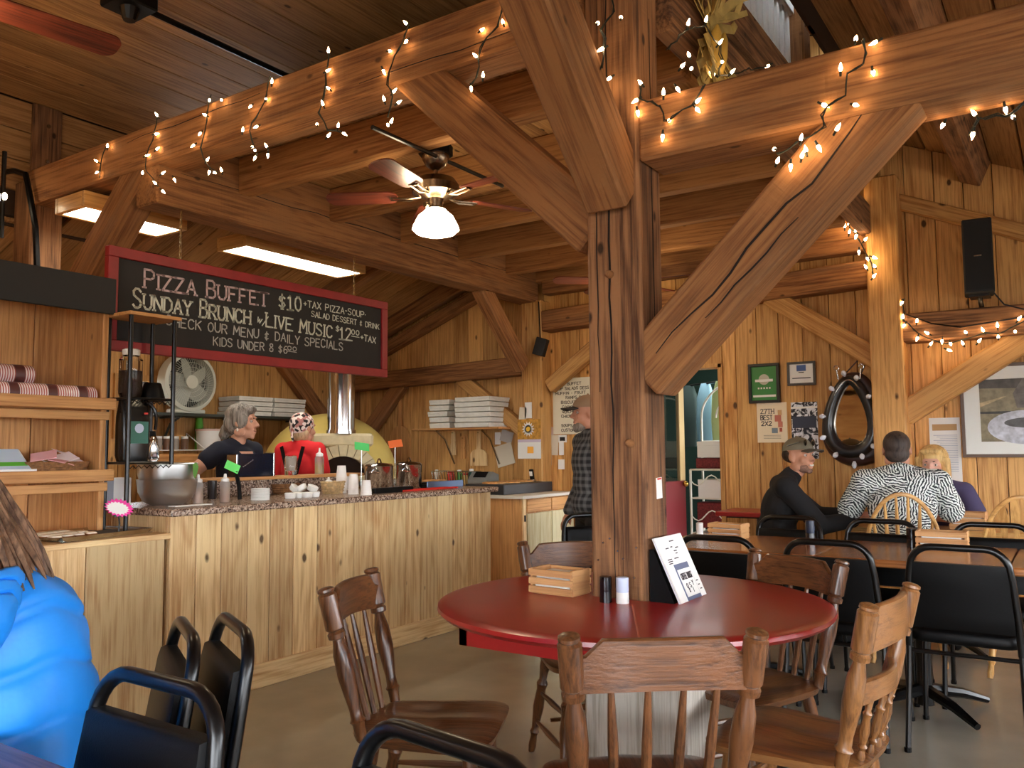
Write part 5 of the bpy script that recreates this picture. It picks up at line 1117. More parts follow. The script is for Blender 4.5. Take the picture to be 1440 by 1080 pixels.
for k in range(5): pane(MB(), (a+b)/2-.05+.022*k, (a+b)/2-.038+.022*k, (c+d)/2-.045, (c+d)/2-.032, x-.0005).build('star', PAPER, t)
t, a, b, c, d, x = framed('small_certificate', 'small white certificate with a blue emblem in a grey frame', 'picture', wrect(1107, 510, 1148, 541, XW), XW, .018, mat('dark_grey_frame', srgb(66, 64, 62), .4), PAPER)
pane(MB(), (a+b)/2-.035, (a+b)/2+.035, d-.055, d-.008, x-.0005).build('emblem', mat('emblem_blue', srgb(70, 96, 150), .5), t); pane(MB(), a+.02, b-.02, c+.035, c+.042, x-.0005).build('print_line', BF, t); pane(MB(), (a+b)/2-.02, (a+b)/2+.02, d-.068, d-.062, x-.0005).build('print_line', BF, t)
t, a, b, c, d, x = framed('cream_poster', 'cream poster with big lettering and a colourful figure pinned below the green award', 'poster', wrect(1064, 567, 1108, 622, XW), XW, 0, BF, mat('cream_paper', srgb(238, 218, 184), .7), .004)
ink = mat('poster_ink', srgb(60, 54, 56), .7); xf = x-.0004; NW = (-1, 0, 0)
lettering('lettering', t, [('27TH', (xf, b-.03, d-.085), (xf, a+.10, d-.085), .035, .005, dict(serif=True)), ('BEST', (xf, b-.03, d-.135), (xf, a+.115, d-.135), .036, .006), ('2X2', (xf, b-.035, d-.18), (xf, a+.12, d-.18), .032, .006)], ink, NW)
for k, (dy, dz, w, h, cc) in enumerate(((.045, -.10, .05, .05, srgb(190, 110, 90)), (.04, -.06, .03, .04, srgb(206, 160, 110)), (.035, -.15, .035, .045, srgb(200, 120, 96)), (.075, -.2, .045, .04, srgb(120, 130, 134)), (.04, -.2, .02, .03, srgb(170, 80, 60)))): pane(MB(), a+dy, a+dy+w, d+dz, d+dz-h, x-.0003-.0001*k).build('print_patch', mat('patch_%d' % k, cc, .7), t)
for k in range(3): pane(MB(), a+.05, b-.05, c+.03+.012*k, c+.034+.012*k, x-.0003).build('print_line', mat('faint_ink', srgb(170, 150, 126), .7), t)
sil = bpy.data.materials.new('silver_print'); sil.use_nodes = True; _nt = sil.node_tree; _b = _nt.nodes['Principled BSDF']; _b.inputs['Roughness'].default_value = .3; _b.inputs['Metallic'].default_value = .3
_tc = _nt.nodes.new('ShaderNodeTexCoord'); _n = _nt.nodes.new('ShaderNodeTexNoise'); _n.inputs['Scale'].default_value = 22; _n.inputs['Detail'].default_value = 5; _n.inputs['Distortion'].default_value = 1.5; _cr = _nt.nodes.new('ShaderNodeValToRGB'); _cr.color_ramp.elements[0].position = .46; _cr.color_ramp.elements[1].position = .56; _cr.color_ramp.elements[0].color = srgb(30, 38, 52); _cr.color_ramp.elements[1].color = srgb(226, 232, 240)
_nt.links.new(_tc.outputs['Object'], _n.inputs['Vector']); _nt.links.new(_n.outputs['Fac'], _cr.inputs[0]); _nt.links.new(_cr.outputs[0], _b.inputs['Base Color'])
t, a, b, c, d, x = framed('silver_poster', 'shiny black and silver poster behind the capped man', 'poster', wrect(1112, 566, 1152, 645, XW), XW, 0, BF, sil, .004)
pane(MB(), a, b, d-.05, d-.035, x-.0003).build('pale_band', WHITE, t); pane(MB(), a+.01, b-.01, d-.2, d-.11, x-.0003).build('dark_band', mat('band_dark', srgb(44, 54, 74), .4), t)
# pond picture
t, a, b, c, d, x = framed('pond_picture', 'large framed pond photograph with a wide white mat at the right edge', 'picture', (.66, -.32, 1.815, 1.175), XW-.0, .022, mat('brown_frame', srgb(96, 70, 50), .4), mat('picture_mat', srgb(236, 238, 232), .6), .035)
pa, pb, pc_, pd = a+.085, b-.095, c+.085, d-.085
def patch(nm, pts, col, dx): MB().prism([(y, z) for y, z in pts], .0006, Matrix(((0, 0, -1, x-dx), (1, 0, 0, 0), (0, 1, 0, 0), (0, 0, 0, 1)))).build(nm, mat('pic_'+nm, col, .5, noise=.4, nscale=26), t)
patch('field', [(pa, pc_), (pb, pc_), (pb, pd), (pa, pd)], srgb(142, 132, 104), .0006); patch('trees', [(pa, pd-.08), (pb, pd-.06), (pb, pd), (pa, pd)], srgb(86, 80, 72), .0012); patch('big_trees', [(pa, pd-.20), (pb-.22, pd-.2), (pb-.2, pd-.1), (pb-.26, pd), (pa, pd)], srgb(112, 104, 96), .0018)
patch('path', [(pb, pd-.19), (pb-.16, pd-.12), (pb-.14, pd-.12), (pb, pd-.16)], srgb(190, 170, 130), .0018)
patch('bank', [(pa, pd-.22), (pb, pd-.22), (pb, pd-.235), (pa, pd-.245)], srgb(60, 60, 56), .0018)
pond = [(pb-.27+math.cos(k*PI/16)*.23, pd-.33+math.sin(k*PI/16)*.115) for k in range(32)]; pond = [(min(max(y, pa), pb-.02), z) for y, z in pond]
patch('water', pond, srgb(206, 210, 220), .0024); patch('reflection', [(pb-.29+math.cos(k*PI/12)*.15, pd-.30+math.sin(k*PI/12)*.035) for k in range(24)], srgb(92, 92, 92), .003)
# printed sheets
for r, lb in (((1300, 588, 1353, 678), 'long printed notice sheet left of the pond picture'),):
    t, a, b, c, d, x = framed('notice_sheet', lb, 'paper', wrect(1306, 588, 1354, 678, XW), XW, 0, BF, PAPER, .004)
    pane(MB(), a+.02, b-.02, d-.09, d-.045, x-.0003).build('photo_strip', mat('tan_photo', srgb(184, 146, 96), .6), t)
    for k in range(22): pane(MB(), a+.02, b-.025-.02*(k % 3), d-.125-.012*k, d-.1215-.012*k, x-.0003).build('print_line', mat('print_grey', srgb(176, 176, 190), .7), t)
# horse collar mirror
hc = thing('horse_collar_mirror', 'black leather horse collar with a mirror and clear bulbs hung on the end wall', 'mirror', tuple(W(1196, 585, X=6.50)))
def egg(k, sc=1.0, n=36):
    a = 2*PI*k/n; return Vector((0, math.sin(a)*.150*sc*(1-.34*math.cos(a)), math.cos(a)*.265*sc))
LEA = mat('black_leather', srgb(26, 24, 26), .35, coat=.3, noise=.3, nscale=30); LEA2 = mat('brown_leather', srgb(58, 34, 30), .45, noise=.3, nscale=30)
P = [egg(k) for k in range(36)]
MB().tube([p+Vector((0, 0, 0)) for p in P], [.036+.014*(1-math.cos(2*PI*k/36))/2 for k in range(36)], 12, closed=True).build('inner_roll', LEA, hc, True)
MB().tube([p*1.12+Vector((.045, -.035*(1 if p.y < 0 else .4), -.01)) for p in P], [.04+.022*(1-math.cos(2*PI*k/36))/2 for k in range(36)], 12, closed=True).build('outer_pad', LEA2, hc, True)
MB().prism([(p.y*.93, p.z*.93) for p in P], .004, Matrix(((0, 0, 1, .012), (1, 0, 0, 0), (0, 1, 0, 0), (0, 0, 0, 1)))).build('mirror_glass', mat('mirror', srgb(200, 190, 176), .03, 1), hc)
MB().tube([(p+Vector((-.03, 0, 0)))*1.0 for p in P], .008, 6, closed=True).build('hame', CHROME, hc, True)
for s in (-1, 1): MB().cyl((.0, s*.075, .27), (-.005, s*.085, .345), .006).tube([Vector((0, s*.087, .36))+Vector((0, math.sin(q)*.018, math.cos(q)*.018)) for q in [2*PI*j/10 for j in range(10)]], .004, 6, closed=True).build('hame_ring', CHROME, hc, True)
CB_ = mat('clear_bulb', srgb(226, 230, 240), .1, coat=.5)
for k in (1, 5, 9, 12, 15.5, 20, 22.5, 26, 29.5, 33):
    p = egg(k, 1.12)+Vector((-.045, 0, 0)); MB().lathe([(.008, 0), (.016, .015), (.02, .03), (.012, .048), (.002, .054)], 10, p, (-.7, p.y*3, p.z*2)).build('clear_bulb', CB_, hc, True)
MB().lathe([(.008, 0), (.016, .015), (.02, .03), (.012, .048), (.002, .054)], 10, (-.03, -.02, -.33), (0, 0, -1)).build('clear_bulb', CB_, hc, True)
MB().tube([(.04, .05, .3), (.06, -.16, .52)], .005, 6).tube([(.04, -.06, .28), (.06, -.165, .50)], .005, 6).build('hanging_strap', LEA2, hc, True)
# loudspeaker
sp = thing('loudspeaker', 'tall black loudspeaker on a wall bracket at the right', 'loudspeaker', (6.36, .49, 2.262))
MB().box(-.09, .10, -.088, .088, 0, .50, .008).build('cabinet', mat('speaker_black', srgb(17, 17, 18), .6), sp, rot=(0, 0, .1)); MB().box(-.093, -.0895, -.08, .08, .02, .48).build('grille', mat('speaker_grille', srgb(24, 24, 25), .75, bump=.6, bscale=500), sp, rot=(0, 0, .1))
MB().box(-.0945, -.093, -.02, .025, .245, .252).build('badge', CHROME, sp, rot=(0, 0, .1)); MB().tube([(.02, 0, -.01), (.05, 0, -.05), (.16, 0, -.085)], .016, 8).build('bracket', BLACKM, sp, True); MB().box(-.06, .09, -.06, .06, -.018, -.0).build('bracket_plate', BLACKM, sp)
wc = MB(); wc.tube([W(1440, 435, X=6.41), W(1412, 428, X=6.4), W(1398, 412, X=6.38)], .005, 6); tag(wc.build('speaker_cable', BLACKM), 'black cable running from the loudspeaker to the right', 'cable')
wc = MB(); wc.tube([W(1274, 442, X=6.415), W(1310, 455, X=6.415), W(1350, 460, X=6.41), W(1400, 452, X=6.41), W(1450, 444, X=6.415)], .005, 6); tag(wc.build('speaker_cable', BLACKM), 'black cable sagging along the lit girt', 'cable')
# exit sign
t = thing('exit_sign', 'red exit sign half hidden between the post and its brace', 'sign', (6.50, 2.83, 2.31)); MB().box(-.03, .03, -.14, .14, -.06, .10, .004).build('case', mat('exit_glow', srgb(250, 190, 180), .5, emit=.9, ecol=srgb(255, 120, 110)), t); lettering('lettering', t, [('EXIT', (-.0305, .11, -.04), (-.0305, -.11, -.04), .11, .018)], mat('exit_red', srgb(220, 40, 40), .5, emit=1.2, ecol=srgb(230, 40, 40)), NW)
# kitchen notes, calendar and whiteboard
XN = 6.437
def note(label, px0, py0, px1, py1, X, m, tilt=0):
    y0, y1, z0, z1 = wrect(px0, py0, px1, py1, X); o = MB().box(-.0015, .0015, -abs(y0-y1)/2, abs(y0-y1)/2, -abs(z0-z1)/2, abs(z0-z1)/2).build('pinned_note', m); o.location = (X, (y0+y1)/2, (z0+z1)/2); o.rotation_euler = (tilt, 0, 0); return tag(o, label, 'note', 'notes pinned in the kitchen')
p2m = mat('warm_paper', srgb(222, 212, 190), .8); p3m = mat('grey_paper', srgb(196, 190, 182), .8)
note('pale note high on the left of the kitchen post', 730, 573, 740, 594, XN, p2m, .1); note('white note high on the kitchen post', 738, 566, 748, 588, XN, PAPER); note('tiny white switch plate left of the notes', 721, 586, 728, 594, 6.615, PAPER)
note('large crumpled sheet left of the kitchen post', 697, 625, 722, 655, 6.61, p2m, -.25); note('folded sheet above the crumpled one', 704, 606, 721, 622, 6.612, p3m, .3); note('narrow sheet beside the folded one', 696, 608, 704, 625, 6.614, PAPER)
note('long pinkish receipt right of the calendar', 764, 600, 778, 630, 6.612, mat('pink_paper', srgb(216, 196, 186), .8), .15); note('white sheet below the pinkish receipt', 772, 612, 785, 640, 6.608, p2m, .05); note('grey sheet low beside the calendar', 765, 632, 776, 654, 6.612, p3m); note('white card under the picture card', 786, 620, 793, 640, 6.61, PAPER); note('lower white card beside the plaid shirt', 785, 646, 794, 660, 6.61, PAPER)
o = note('black and white picture card under the whiteboard', 783, 612, 797, 622, 6.612, PAPER); MB().box(-.0022, -.0016, -.035, .02, -.02, .015).build('dark_figure', BF, o)
y0, y1, z0, z1 = wrect(728, 590, 761, 645, XN); t = thing('calendar', 'wall calendar with a daisy picture on the kitchen post', 'calendar', (0, 0, 0)); zm = z0+(z1-z0)*.5
pane(MB(), y0, y1, z0, zm, XN).build('picture', mat('orange_flowers', srgb(206, 150, 60), .7, noise=.5, nscale=30), t); pane(MB(), y0, y1, zm-.005, z1, XN).build('date_sheet', PAPER, t); pane(MB(), y0, y1, zm-.03, zm-.005, XN-.002, .001).build('heading', mat('lilac', srgb(206, 190, 206), .7), t)
pane(MB(), (y0+y1)/2-.045, (y0+y1)/2+.02, zm-.13, zm-.07, XN-.002, .001).build('sticky_note', mat('orange_note', srgb(244, 176, 70), .8), t)
cy, cz = (y0+y1)/2+.01, (z0+zm)/2
for k in range(14): MB().prism([(0, -.012), (.03, -.014), (.07, 0), (.03, .014), (0, .012)], .001, Matrix(((0, 0, -1, XN-.0025), (math.cos(k*2*PI/14), -math.sin(k*2*PI/14), 0, cy), (math.sin(k*2*PI/14), math.cos(k*2*PI/14), 0, cz), (0, 0, 0, 1)))).build('petal', WHITE, t)
MB().lathe([(.025, 0), (.02, .004)], 14, (XN-.003, cy, cz), (-1, 0, 0)).build('flower_heart', mat('heart_yellow', srgb(226, 180, 60), .7), t)
y0, y1, z0, z1 = wrect(777, 533, 830, 610, XW-.015); t = thing('whiteboard', 'whiteboard with handwritten menu lists behind the man in plaid', 'whiteboard', (0, 0, 0))
MB().box(XW-.015, XW, y1-.1, y0, z1, z0, .003).build('panel', mat('whiteboard_white', srgb(226, 220, 196), .4), t); xf = XW-.0155
rows = [('PIZZA BUFFET', .03, .0), ('SOUP SALADS DESS', .02, .0), ('MUFFIN - FRUIT', .03, 0), ('RAMPS SO', .14, 0), ('BISCUITS', .09, 0), ('COOKIN', .1, 0), ('QUICHE', .1, 0), ('CHICKEN PO', .09, 0), None, ('SOUPS COR', .09, 0), ('CUSTOM RE', .09, 0)]
z = z0-.045
for r in rows:
    if r: lettering('lettering', t, [(r[0], (xf, y0-r[1], z-.02), (xf, y0-r[1]-.028*len(r[0])*.8, z-.02), .024, .005, dict(jit=.1))], mat('marker_ink', srgb(92, 84, 72), .8), NW)
    z -= .042
ch = thing('cordless_phone', 'small dark phone leaning on the kitchen post', 'phone', tuple(W(748, 672, X=6.30))); ch.location.z = .97; MB().obox((0, 0, .05), (.02, .04, .12), (0, -.2, 0), .004).build('handset', BLACK, ch); MB().box(-.03, .03, -.03, .03, 0, .02, .003).build('cradle', CHROME, ch); MB().obox((-.017, 0, .07), (.003, .03, .04), (0, -.2, 0)).build('screen', PAPER, ch)
sp2 = thing('small_speaker', 'small black speaker on the brace above the kitchen post', 'loudspeaker', (6.40, 4.0, 2.10)); MB().box(-.05, .04, -.05, .05, 0, .16, .005).build('cabinet', MATS['speaker_black'], sp2, rot=(.3, 0, .2)); MB().tube([(.03, .0, .15), (.04, .02, .5)], .006, 6).build('cable', BLACKM, sp2)
# note on the post's side
pn = MB().box(-.022, .022, -.0012, .0012, -.036, .036).build('pinned_note', PAPER); pn.location = (2.712, 1.2085, 1.115); pn.rotation_euler = (0, -.05, 0); tag(pn, 'small white note pinned to the right side of the big post', 'note'); MB().obox((0, -.002, .032), (.03, .002, .006)).build('red_pin', mat('red_tab', srgb(210, 50, 40), .5), pn)
# menu stand on the red table
ms = thing('menu_stand', 'black menu holder with a slanted white menu and a clipped card on the red table', 'menu', (2.722, 1.152, .745), 0)
# local: x along the menu's width, -y towards the viewer
MB().prism([(-.035, 0), (.05, 0), (.05, .17), (.035, .17)], .16, Matrix(((0, 0, 1, -.115), (1, 0, 0, .0), (0, 1, 0, 0), (0, 0, 0, 1)))).build('holder', BLACK, ms)
Mt = Matrix.Translation((0, -.055, 0)) @ Euler((-.42, 0, 0)).to_matrix().to_4x4()
MB().box(-.11, .11, -.005, .001, 0, .225, .001, Mt).build('menu_sheet', PAPER, ms); MB().box(-.112, .108, .001, .006, .0, .227, .001, Mt).build('acrylic', mat('acrylic_edge', srgb(226, 224, 232), .15), ms)
MB().box(-.055, .06, -.0075, -.005, .0, .125, .001, Mt).build('clip_card', mat('slate_blue', srgb(98, 108, 134), .5), ms); MB().box(-.05, .055, -.009, -.0075, .012, .105, .0005, Mt).build('card_face', PAPER, ms)
o = MB(); R3 = Mt.to_3x3(); f = lambda x, y, z: Mt @ Vector((x, y, z)); nn = R3 @ Vector((0, -1, 0)); uu = R3 @ Vector((0, 0, 1))
text_mesh(o, 'COFFEE ROAST', f(-.042, -.0092, .07), f(.046, -.0092, .07), .02, nn, .0028, up=uu)
for k, (xx, zz) in enumerate(((-.03, .03), (-.01, .045), (.0, .028), (-.035, .045), (.015, .05))): text_mesh(o, ('&', 'S', 'I', 'O', 'Y')[k], f(xx+.006, -.0092, zz-.006), f(xx+.018, -.0092, zz-.006), .016, nn, .002, up=uu)
for k, (xx, zz, L) in enumerate(((-.01, .2, .03), (-.045, .178, .02), (-.015, .18, .012), (.01, .175, .02), (-.005, .165, .02), (0, .156, .012), (-.06, .14, .03), (-.06, .133, .03), (-.06, .126, .025), (-.02, .14, .03), (.05, .05, .012), (.052, .035, .01), (.055, .02, .012))): text_mesh(o, '-', f(xx*1.4, -.0052, zz), f(xx*1.4+L*1.3, -.0052, zz), .01, nn, .0035, up=uu)
o.build('lettering', ink, ms)['kind'] = 'stuff'

# ---------------------------------------------------------------- storeroom beyond the door
br_ = thing('bakers_rack', 'white scrolled iron rack with boxes in the storeroom doorway', 'rack', (7.80, 2.66, 0), 0)
Wm = mat('cream_iron', srgb(232, 228, 214), .45)
for yy in (-.42, .42):
    for xx in (-.16, .16): MB().cyl((xx, yy, 0), (xx, yy, 1.55 if xx > 0 else 1.05), .012).build('upright', Wm, br_, True)
for z in (.45, .78, 1.05):
    MB().tube([(-.16, -.42, z), (-.16, .42, z), (.16, .42, z), (.16, -.42, z)], .009, 6, closed=True).build('shelf_frame', Wm, br_, True); MB().box(-.155, .155, -.415, .415, z-.004, z+.002).build('shelf', Wm, br_)
MB().tube([(.16, math.cos(a)*.42, 1.55+math.sin(a)*.36) for a in [PI*k/20 for k in range(21)]], .011, 6).build('arch', Wm, br_, True); MB().tube([(.16, math.cos(a)*.27, 1.55+math.sin(a)*.22) for a in [PI*k/20 for k in range(21)]], .009, 6).build('arch', Wm, br_, True)
for yy in (-.2, 0, .2): MB().cyl((.16, yy, 1.05), (.16, yy, 1.85 if yy == 0 else 1.72), .008).build('rod', Wm, br_, True)
MB().cyl((.16, -.42, 1.32), (.16, .42, 1.32), .009).build('rod', Wm, br_, True)
for z in (.62, .95):
    MB().tube([(-.165, -.42+.84*k/24, z+.05*math.sin(k*PI/4)) for k in range(25)], .006, 6).build('scroll', Wm, br_, True)
plaid_r = mat('red_plaid', srgb(128, 46, 46), .8, noise=.5, nscale=60)
for z0, z1 in ((.04, .42), (.50, .74), (1.06, 1.16)): MB().box(-.12, .14, -.38, .38, z0, z1, .01).build('plaid_basket', plaid_r, br_)
for k, (yy, z, h, w, lb) in enumerate(((.2, .785, .17, .30, 'left white box on the lower shelf of the iron rack'), (-.18, .785, .24, .34, 'right white box on the lower shelf of the iron rack'), (.18, 1.165, .15, .34, 'white box on the upper shelf of the iron rack'), (-.2, 1.165, .09, .3, 'flat white box on the upper shelf of the iron rack'))):
    t = thing('carton', lb, 'box', (7.78, 2.66+yy, z), 0, 'white cartons on the iron rack'); MB().box(-.13, .13, -w/2, w/2, 0, h, .004).build('box', PAPER, t); MB().box(-.132, .132, -w/2-.002, w/2+.002, h*.75, h+.002, .003).build('lid', PAPER, t)
dr = thing('half_glazed_door', 'dark red half glazed door standing open in the storeroom doorway', 'door', (6.75, 3.19, 0), math.radians(-5))
drm = mat('maroon_paint', srgb(104, 26, 30), .4)
MB().box(0, .82, -.02, .02, 0, .95, .003).build('lower_panel', drm, dr)
for a in ((0, .1), (.72, .82)): MB().box(a[0], a[1], -.02, .02, .95, 1.9, .003).build('stile', mat('oak_strip', srgb(190, 160, 110), .5), dr)
MB().box(.1, .72, -.02, .02, 1.82, 1.9, .003).build('rail', drm, dr); MB().box(.1, .72, -.004, .004, .95, 1.82).build('pane', GLASS, dr); MB().sph((.76, -.05, .92), .028).build('knob', mat('brass', srgb(190, 150, 70), .25, 1), dr, True)
for k, (xx, yy, zz, w, c, lb) in enumerate(((8.28, 3.15, 1.2, .2, srgb(150, 190, 210), 'pale blue cloth hanging in the storeroom'), (8.12, 2.93, 1.25, .2, srgb(200, 214, 150), 'pale green bag hanging in the storeroom'), (8.45, 3.4, 1.0, .22, srgb(60, 74, 70), 'dark coat hanging in the storeroom'))):
    o = MB().rings([[Vector((x, y, z)) for x, y in rrect(.1*q, w*q, .03, 3)] for z, q in ((-.35, .9), (-.1, 1), (.15, .9), (.3, .5))]).build('hanging_cloth', mat('cloth_%d' % k, c, .9), None, True); o.location = (xx, yy, 1.62); tag(o, lb, 'cloth')
hr = MB(); hr.tube([(7.6, 2.2, 1.92), (8.6, 3.6, 1.92)], .012, 6); tag(hr.build('hanging_rail', BLACKM), 'dark rail across the storeroom', 'rail')
t = thing('ceiling_lamp', 'white ceiling lamp lighting the storeroom beyond the doorway', 'lamp', (8.2, 2.9, 2.3)); MB().box(-.15, .15, -.5, .5, -.06, 0, .01).build('housing', WHITE, t); MB().box(-.13, .13, -.48, .48, -.068, -.06).build('diffuser', mat('added_store_diffuser', (1, 1, 1, 1), .5, emit=14, ecol=(.95, 1, .98, 1)), t)  # lamp out of view, added because the storeroom came out too dark
# ================================================================ people
WORK = bpy.data.scenes.new('work')       # a bare scene to fuse shapes in, removed afterwards
def blob(name, shapes, voxel, m, parent, smooth=5, extra=None):
    """overlapping tapered capsules and ellipsoids fused into one continuous skin"""
    b = MB()
    for s in shapes:
        if s[0] == 'c':
            _, p, q, r1, r2 = s; p, q = Vector(p), Vector(q)
            b.sph(p, r1, seg=16); b.sph(q, r2, seg=16)
            if (q-p).length > 1e-4: b.cyl(p, q, r1, r2, 16)
        else:
            _, p, r = s[:3]; b.sph(p, 1, r, 18, Euler(s[3]).to_matrix() if len(s) > 3 else None)
    me = bpy.data.meshes.new(name); bmesh.ops.recalc_face_normals(b.bm, faces=b.bm.faces); b.bm.to_mesh(me); b.bm.free()
    tmp = bpy.data.objects.new('tmp', me); WORK.collection.objects.link(tmp)
    r = tmp.modifiers.new('r', 'REMESH'); r.mode = 'VOXEL'; r.voxel_size = voxel; r.adaptivity = 0
    sm = tmp.modifiers.new('s', 'SMOOTH'); sm.factor = .5; sm.iterations = smooth
    WORK.view_layers[0].update(); dg = WORK.view_layers[0].depsgraph; out = bpy.data.meshes.new_from_object(tmp.evaluated_get(dg))
    bpy.data.objects.remove(tmp); bpy.data.meshes.remove(me)
    out.name = name; out.materials.clear(); out.materials.append(m)
    out.polygons.foreach_set('use_smooth', [True]*len(out.polygons))
    o = bpy.data.objects.new(name, out); COL.objects.link(o); o.parent = parent; return o

def skin(name, c): return mat('skin_'+name, c, .5, spec=.4, noise=.12, nscale=18)
EYEW = mat('eye_white', srgb(206, 196, 188), .4); EYED = mat('eye_dark', srgb(40, 30, 26), .2)
def xf(M, s):
    f = lambda p: M @ Vector(p)
    if s[0] == 'c': return ('c', f(s[1]), f(s[2]), s[3], s[4])
    e = M.to_euler(); return ('e', f(s[1]), s[2], (M.to_3x3() @ (Euler(s[3]).to_matrix() if len(s) > 3 else Matrix.Identity(3))).to_euler())
def head_shapes(fem=False, smile=False):
    j = .9 if fem else 1
    S_ = [('e', (0, -.014, .03), (.076, .094, .086)), ('e', (0, .02, -.03), (.061*j, .068, .082)), ('e', (0, .026, -.074), (.051*j, .054, .038)), ('e', (0, .068, -.1), (.023*j, .018, .017)),
          ('c', (0, .086, .008), (0, .108, -.026), .007, .0115), ('c', (-.012, .096, -.03), (.012, .096, -.03), .008, .008), ('c', (-.042, .074, .026), (.042, .074, .026), .011, .011),
          ('c', (-.02, .084, -.058), (.02, .084, -.058), .007, .007), ('c', (-.016, .083, -.073), (.016, .083, -.073), .008, .008)]
    for s in (-1, 1):
        S_ += [('e', (s*.04, .058, -.03), (.024, .024, .024)), ('e', (s*.077, -.006, -.008), (.009, .022, .033), (0, 0, s*.25)), ('e', (s*.055, .0, -.07), (.02, .04, .03))]
    return S_
def hand_shapes(w, d, curl=.4, side=1, n=(0, 0, -1)):
    """palm and five fingers; w wrist, d direction, n palm normal"""
    w, d, n = Vector(w), Vector(d).normalized(), Vector(n); n = (n-d*n.dot(d)).normalized(); s = d.cross(n)*side
    S_ = [('c', w, w+d*.045, .024, .026)]
    for k, (o, L) in enumerate(((-.030, .066), (-.010, .078), (.010, .074), (.029, .058))):
        a = w+d*.05+s*o*.8; b = w+d*.088+s*o; c = b+(d*math.cos(curl)+n*math.sin(curl))*L*.5; e = c+(d*math.cos(curl*2)+n*math.sin(curl*2))*L*.45
        S_ += [('c', a, b, .0125, .0105), ('c', b, c, .0098, .0088), ('c', c, e, .0085, .0075)]
    a = w+d*.02-s*.028; b = a+(d*.6-s*.7).normalized()*.035+n*.008; c = b+(d*.9-s*.1+n*.3).normalized()*.03
    return S_+[('c', a, b, .0125, .0105), ('c', b, c, .0100, .0085)]
def person(label, loc, yaw, J, skinm, shirt, pants, sleeve=1.0, fem=False, head_rot=(0, 0, 0), curl=.5, palm=(0, 0, -1), fat=1.0, shoes=None, legs=True, vox=.0075, shirt_parent='shirt', loose=.010):
    t = thing('person', label, 'person', loc, yaw)
    V = {k: Vector(v) for k, v in J.items()}
    HM = Matrix.Translation(V['H']) @ Euler(head_rot).to_matrix().to_4x4()
    neck = HM @ Vector((0, -.02, -.085)); mid = (V['P']+V['C'])/2
    up = (V['C']-V['P']).normalized(); side = (V['SR']-V['SL']).normalized(); ez = up.cross(side).normalized()
    tor = Matrix((side, -ez if ez.y < 0 else ez, up)).transposed().to_euler()
    def torso(g):
        return [('e', V['C'], (.155*fat+g, .108*fat+g, .165+g), tor), ('e', mid, (.142*fat+g, .108*fat+g, .16+g), tor), ('e', V['P'], (.162*fat+g, .125*fat+g, .115+g)),
                ('c', V['SL'], V['SR'], .056*fat+g, .056*fat+g), ('c', V['N'], V['SL'], .05+g, .05+g), ('c', V['N'], V['SR'], .05+g, .05+g)]
    body = [xf(HM, s) for s in head_shapes(fem)]+[('c', neck, V['N'], .052*(.9 if fem else 1), .058)]+torso(0)
    arm = lambda g, s, a, b: [('c', V['S'+s], V['E'+s], .05+g, .042+g), ('c', V['E'+s], V['W'+s], .040+g, .027+g)]
    for s in 'LR':
        body += arm(0, s, 0, 0); body += hand_shapes(V['W'+s], V['W'+s]-V['E'+s], curl, 1 if s == 'L' else -1, palm)
        body += [('c', V['H'+s], V['K'+s], .078, .055), ('c', V['K'+s], V['A'+s], .052, .036), ('c', V['A'+s], V['A'+s]+Vector((0, .12, -.045)), .036, .028)]
    blob('body', body, vox, skinm, t, 3)
    g = loose; sh = torso(g)
    for s in 'LR':
        if sleeve > 1: k = (sleeve-1); sh += [('c', V['S'+s], V['E'+s], .052+g, .046+g), ('c', V['E'+s], V['E'+s].lerp(V['W'+s], k), .044+g, (.044-.012*k)+g)]
        else: sh += [('c', V['S'+s], V['S'+s].lerp(V['E'+s], sleeve), .056+g, .058+g)]
    if sleeve > 1: sh.append(('c', V['N']-Vector((0, 0, .01)), V['N'].lerp(neck, .35), .062+g*.5, .058+g*.5))
    o = blob('shirt', sh, vox, shirt, t, 6)
    pn = [('e', V['P']-Vector((0, 0, .03)), (.168*fat, .13*fat, .12))]
    for s in 'LR': pn += [('c', V['H'+s], V['K'+s], .088, .066), ('c', V['K'+s], V['A'+s], .062, .05)]
    blob('trousers', pn, .011, pants, t, 4)
    for s in 'LR': blob('shoe', [('c', V['A'+s]+Vector((0, -.03, -.05)), V['A'+s]+Vector((0, .15, -.06)), .045, .038), ('c', V['A'+s], V['A'+s]+Vector((0, 0, -.04)), .048, .05)], .011, shoes or BLACK, t, 3)
    hd = bpy.data.objects.new('face', None); 
    for s in (-1, 1):
        e = MB().sph(HM @ Vector((s*.031, .0705, .002)), .0098, seg=12).build('eye', EYEW, t, True); MB().sph(HM @ Vector((s*.031, .0775, .002)), .0050, (1, .7, 1), 8).build('iris', EYED, e, True)
        MB().tube([HM @ Vector((s*(.016+.006*k), .0855-.0025*k*k*.5, .0215+.0035*math.sin(k*.8))) for k in range(6)], .0032, 5).build('eyebrow', mat('brow', srgb(70, 52, 40), .8), t, True)
    MB().tube([HM @ Vector((x*.022, .0905-.004*abs(x), -.0655+.003*x*x)) for x in (-1, -.5, 0, .5, 1)], .0025, 5).build('mouth', mat('lip_line', srgb(120, 56, 50), .6), t, True)
    return t, HM
